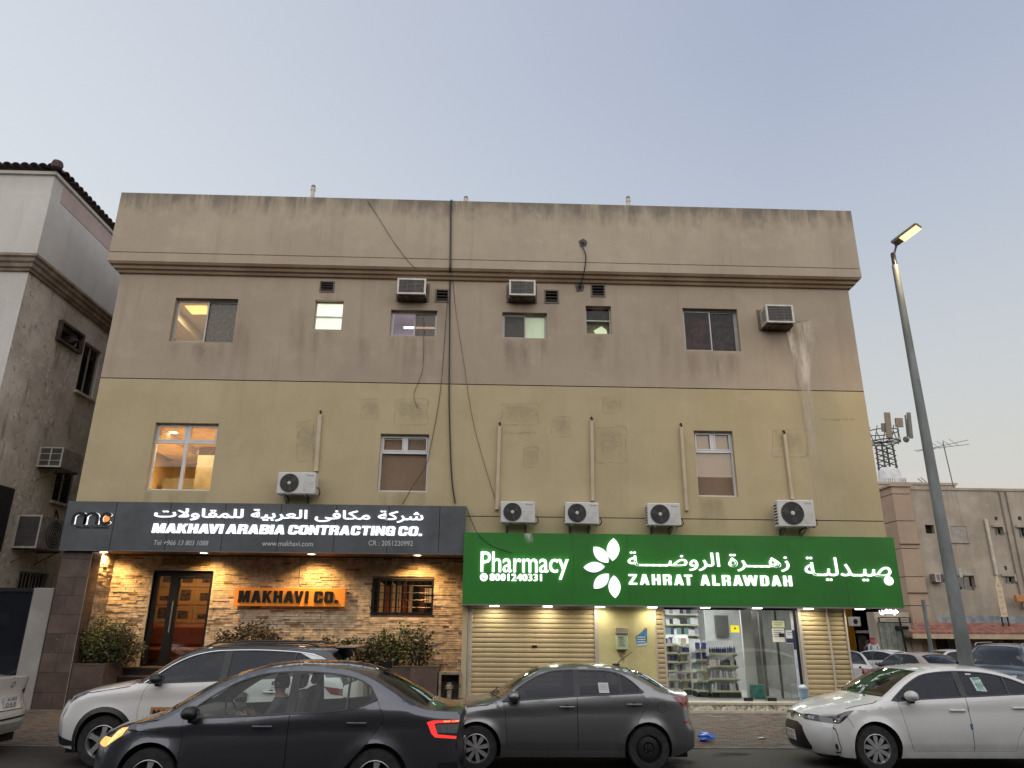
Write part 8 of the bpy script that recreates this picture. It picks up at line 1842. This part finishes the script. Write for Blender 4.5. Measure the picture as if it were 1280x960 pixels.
# ================================================================ PEOPLE
def figure(name, joints, edges, loc, rz, label, zones, group=None):
    """one continuous skinned body; joints: (x,y,z,r)"""
    bm = bmesh.new(); ly = bm.verts.layers.skin.verify(); vs = []
    for i, (x, y, z, r) in enumerate(joints):
        v = bm.verts.new((x, y, z)); v[ly].radius = (r, r) if not isinstance(r, tuple) else r; v[ly].use_root = (i == 0); vs.append(v)
    for a, b_ in edges: bm.edges.new((vs[a], vs[b_]))
    me = bpy.data.meshes.new('cage'); bm.to_mesh(me); bm.free(); o = bpy.data.objects.new('cage', me); C.objects.link(o)
    o.modifiers.new('s', 'SKIN'); ss = o.modifiers.new('u', 'SUBSURF'); ss.levels = 2
    bpy.context.view_layer.update(); ev = o.evaluated_get(bpy.context.evaluated_depsgraph_get()); m2 = bpy.data.meshes.new_from_object(ev); bpy.data.objects.remove(o)
    g = empty(name, loc, rz, label, 'person', group); b_ = link('body', m2, [z[0] for z in zones], g, True)
    for p in m2.polygons:
        c = p.center; mi = 0
        for k, z in enumerate(zones):
            if z[1](c): mi = k
        p.material_index = mi
    return g
m_skin = M('skin_brown', (.30,.17,.11), .55, var=.08); m_thobe = M('white_thobe', (.62,.63,.66), .85, var=.06); m_shirt = M('dark_shirt', (.05,.05,.06), .85, var=.1); m_hair = M('black_hair', (.012,.010,.009), .7); m_head_red = M('red_white_scarf', (.42,.10,.09), .85, var=.5, scale=30); m_trs = M('dark_trousers', (.03,.03,.035), .85)
def face_bits(g, x, y, z, s=1., d=-1):
    """nose, eyes, ears, mouth on a head centred at x,y,z looking along d*y"""
    MB().lathe([(.0,0),(.017,.012),(.012,.035),(0,.04)], 'z', 8, (x, y+d*.098*s, z-.03)).build('nose', m_skin, g, True)
    for sx1 in (-1,1):
        MB().lathe([(0,-.012),(.012,0),(0,.012)], 'y', 8, (x+sx1*.034, y+d*.090*s, z+.012)).build('eye', M('eye_dark', (.02,.015,.01), .3, var=0), g)
        MB().lathe([(0,-.02),(.02,-.008),(.022,.012),(0,.024)], 'x', 8, (x+sx1*.078, y, z)).build('ear', m_skin, g, True)
    MB().bevbox(x-.025, x+.025, y+d*.098*s-.006, y+d*.098*s+.006, z-.062, z-.052, .003).build('mouth', M('lip_brown', (.18,.07,.05), .5), g)
def hand(joints, edges, wrist, d, s=1.):
    """palm, four fingers and a thumb appended to the chain at joint index wrist; d = direction of the fingers"""
    w = Vector(joints[wrist][:3]); d = Vector(d).normalized(); side = d.cross(Vector((0,1,.01))).normalized(); b = len(joints)
    joints.append((*(w+d*.05), .030)); edges.append((wrist, b))
    for k, (o_, L) in enumerate(((-.03,.06),(-.01,.075),(.01,.07),(.03,.055))):
        i = len(joints); joints.append((*(w+d*.09+side*o_), .0095)); joints.append((*(w+d*(.09+L*.5)+side*o_+Vector((0,-.004,0))), .009)); joints.append((*(w+d*(.09+L)+side*o_+Vector((0,-.016,0))), .0075)); edges += [(b, i), (i, i+1), (i+1, i+2)]
    i = len(joints); joints.append((*(w+d*.045-side*.045), .011)); joints.append((*(w+d*.09-side*.06), .009)); edges += [(b, i), (i, i+1)]
def standing(zones, label, loc, rz, robe=False, scarf=False, stride=.12, group=None):
    J = [(0,0,.95,.13),(0,0,1.12,.12),(0,0,1.30,.145),(0,0,1.43,.10),(0,0,1.50,.052),(0,-.01,1.57,.075),(0,-.015,1.64,.092),(0,-.005,1.70,.07)]; E_ = [(0,1),(1,2),(2,3),(3,4),(4,5),(5,6),(6,7)]
    for s in (-1,1):
        i = len(J); J += [(s*.19,0,1.40,.062),(s*.235,.02,1.12,.045),(s*.225,-.07,.90,.034)]; E_ += [(3,i),(i,i+1),(i+1,i+2)]; hand(J, E_, i+2, (s*.05,-.15,-1))
        i = len(J); J += [(s*.10,0,.86,.095 if not robe else .12),(s*.105,-s*stride*.5,.48,.062 if not robe else .11),(s*.105,-s*stride,.10,.042 if not robe else .09),(s*.115,-s*stride-.12,.04,.036)]; E_ += [(0,i),(i,i+1),(i+1,i+2),(i+2,i+3)]
    g = figure('person', J, E_, loc, rz, label, zones, group); face_bits(g, 0, -.012, 1.64)
    if scarf:
        MB().lathe([(0,.125),(.07,.115),(.105,.06),(.112,0),(.118,-.08),(.145,-.15),(.155,-.20)], 'z', 18, (0,.02,1.655)).build('head_scarf', m_head_red, g, True)
        MB().lathe([(.108,.03),(.122,.035),(.122,.055),(.106,.06)], 'z', 18, (0,.015,1.655)).build('head_cord', m_black, g, True)
    else: MB().lathe([(0,.10),(.06,.09),(.092,.04),(.095,-.02),(.08,-.07)], 'z', 16, (0,.02,1.665)).build('hair', m_hair, g, True)
    return g
fleshz = lambda c: c.z > 1.475 or (c.z < .90 and c.z > .66 and abs(c.x) > .185)
X, Z = P(1090.5,796,20); standing([(m_thobe, lambda c: True), (m_skin, fleshz)], 'person in a white robe and red headscarf walking in the side street', (X, 20, Z-1.78), R_(160), True, True)
X, Z = P(1084,800,20.8); standing([(m_shirt, lambda c: True), (m_trs, lambda c: c.z < .93), (m_skin, fleshz)], 'person in dark clothes next to the robed walker', (X, 20.8, Z-1.76), R_(190))
zk = P(1090.5,796,20)[1]-1.78
o = MB().bevbox(12.1, 23.2, 19, 23.0, -1.4, zk, .02).build('pavement', M('kerb_concrete', (.10,.09,.08), .9, var=.2)); o['kind'] = 'structure'
# driver of the charcoal sedan, both hands on the wheel, looking ahead (towards -x)
hx_ = P(349,868,-7.24)[0]
J = [(0,0,0,.14),(-.02,0,.18,.13),(-.05,0,.38,.145),(-.06,0,.50,.10),(-.07,0,.565,.052),(-.085,0,.625,.076),(-.09,0,.69,.092),(-.075,0,.75,.070)]; E_ = [(0,1),(1,2),(2,3),(3,4),(4,5),(5,6),(6,7)]
for s in (-1,1):
    i = len(J); J += [(-.06,s*.19,.46,.06),(-.18,s*.24,.26,.046),(-.40,s*.17,.30,.034)]; E_ += [(3,i),(i,i+1),(i+1,i+2)]; hand(J, E_, i+2, (-1,0,.35))
    i = len(J); J += [(-.08,s*.10,-.02,.095),(-.46,s*.11,.05,.07),(-.62,s*.11,-.28,.05),(-.74,s*.11,-.30,.036)]; E_ += [(0,i),(i,i+1),(i+1,i+2),(i+2,i+3)]
dr_z = 1.345+GZ-.69+.0
g = figure('person', J, E_, (hx_+.09, -7.24, dr_z), 0, 'driver in a dark shirt at the wheel of the charcoal sedan', [(m_shirt, lambda c: True), (m_skin, lambda c: c.z > .535 or c.x < -.40 and c.z > .15), (m_trs, lambda c: c.z < .08)])
MB().lathe([(0,.105),(.06,.095),(.094,.045),(.098,-.02),(.085,-.07)], 'z', 16, (-.065,0,.705)).build('hair', m_hair, g, True)
fb = empty('face', (-.088,0,.69), R_(-90)); fb.parent = g; face_bits(fb, 0, 0, 0)
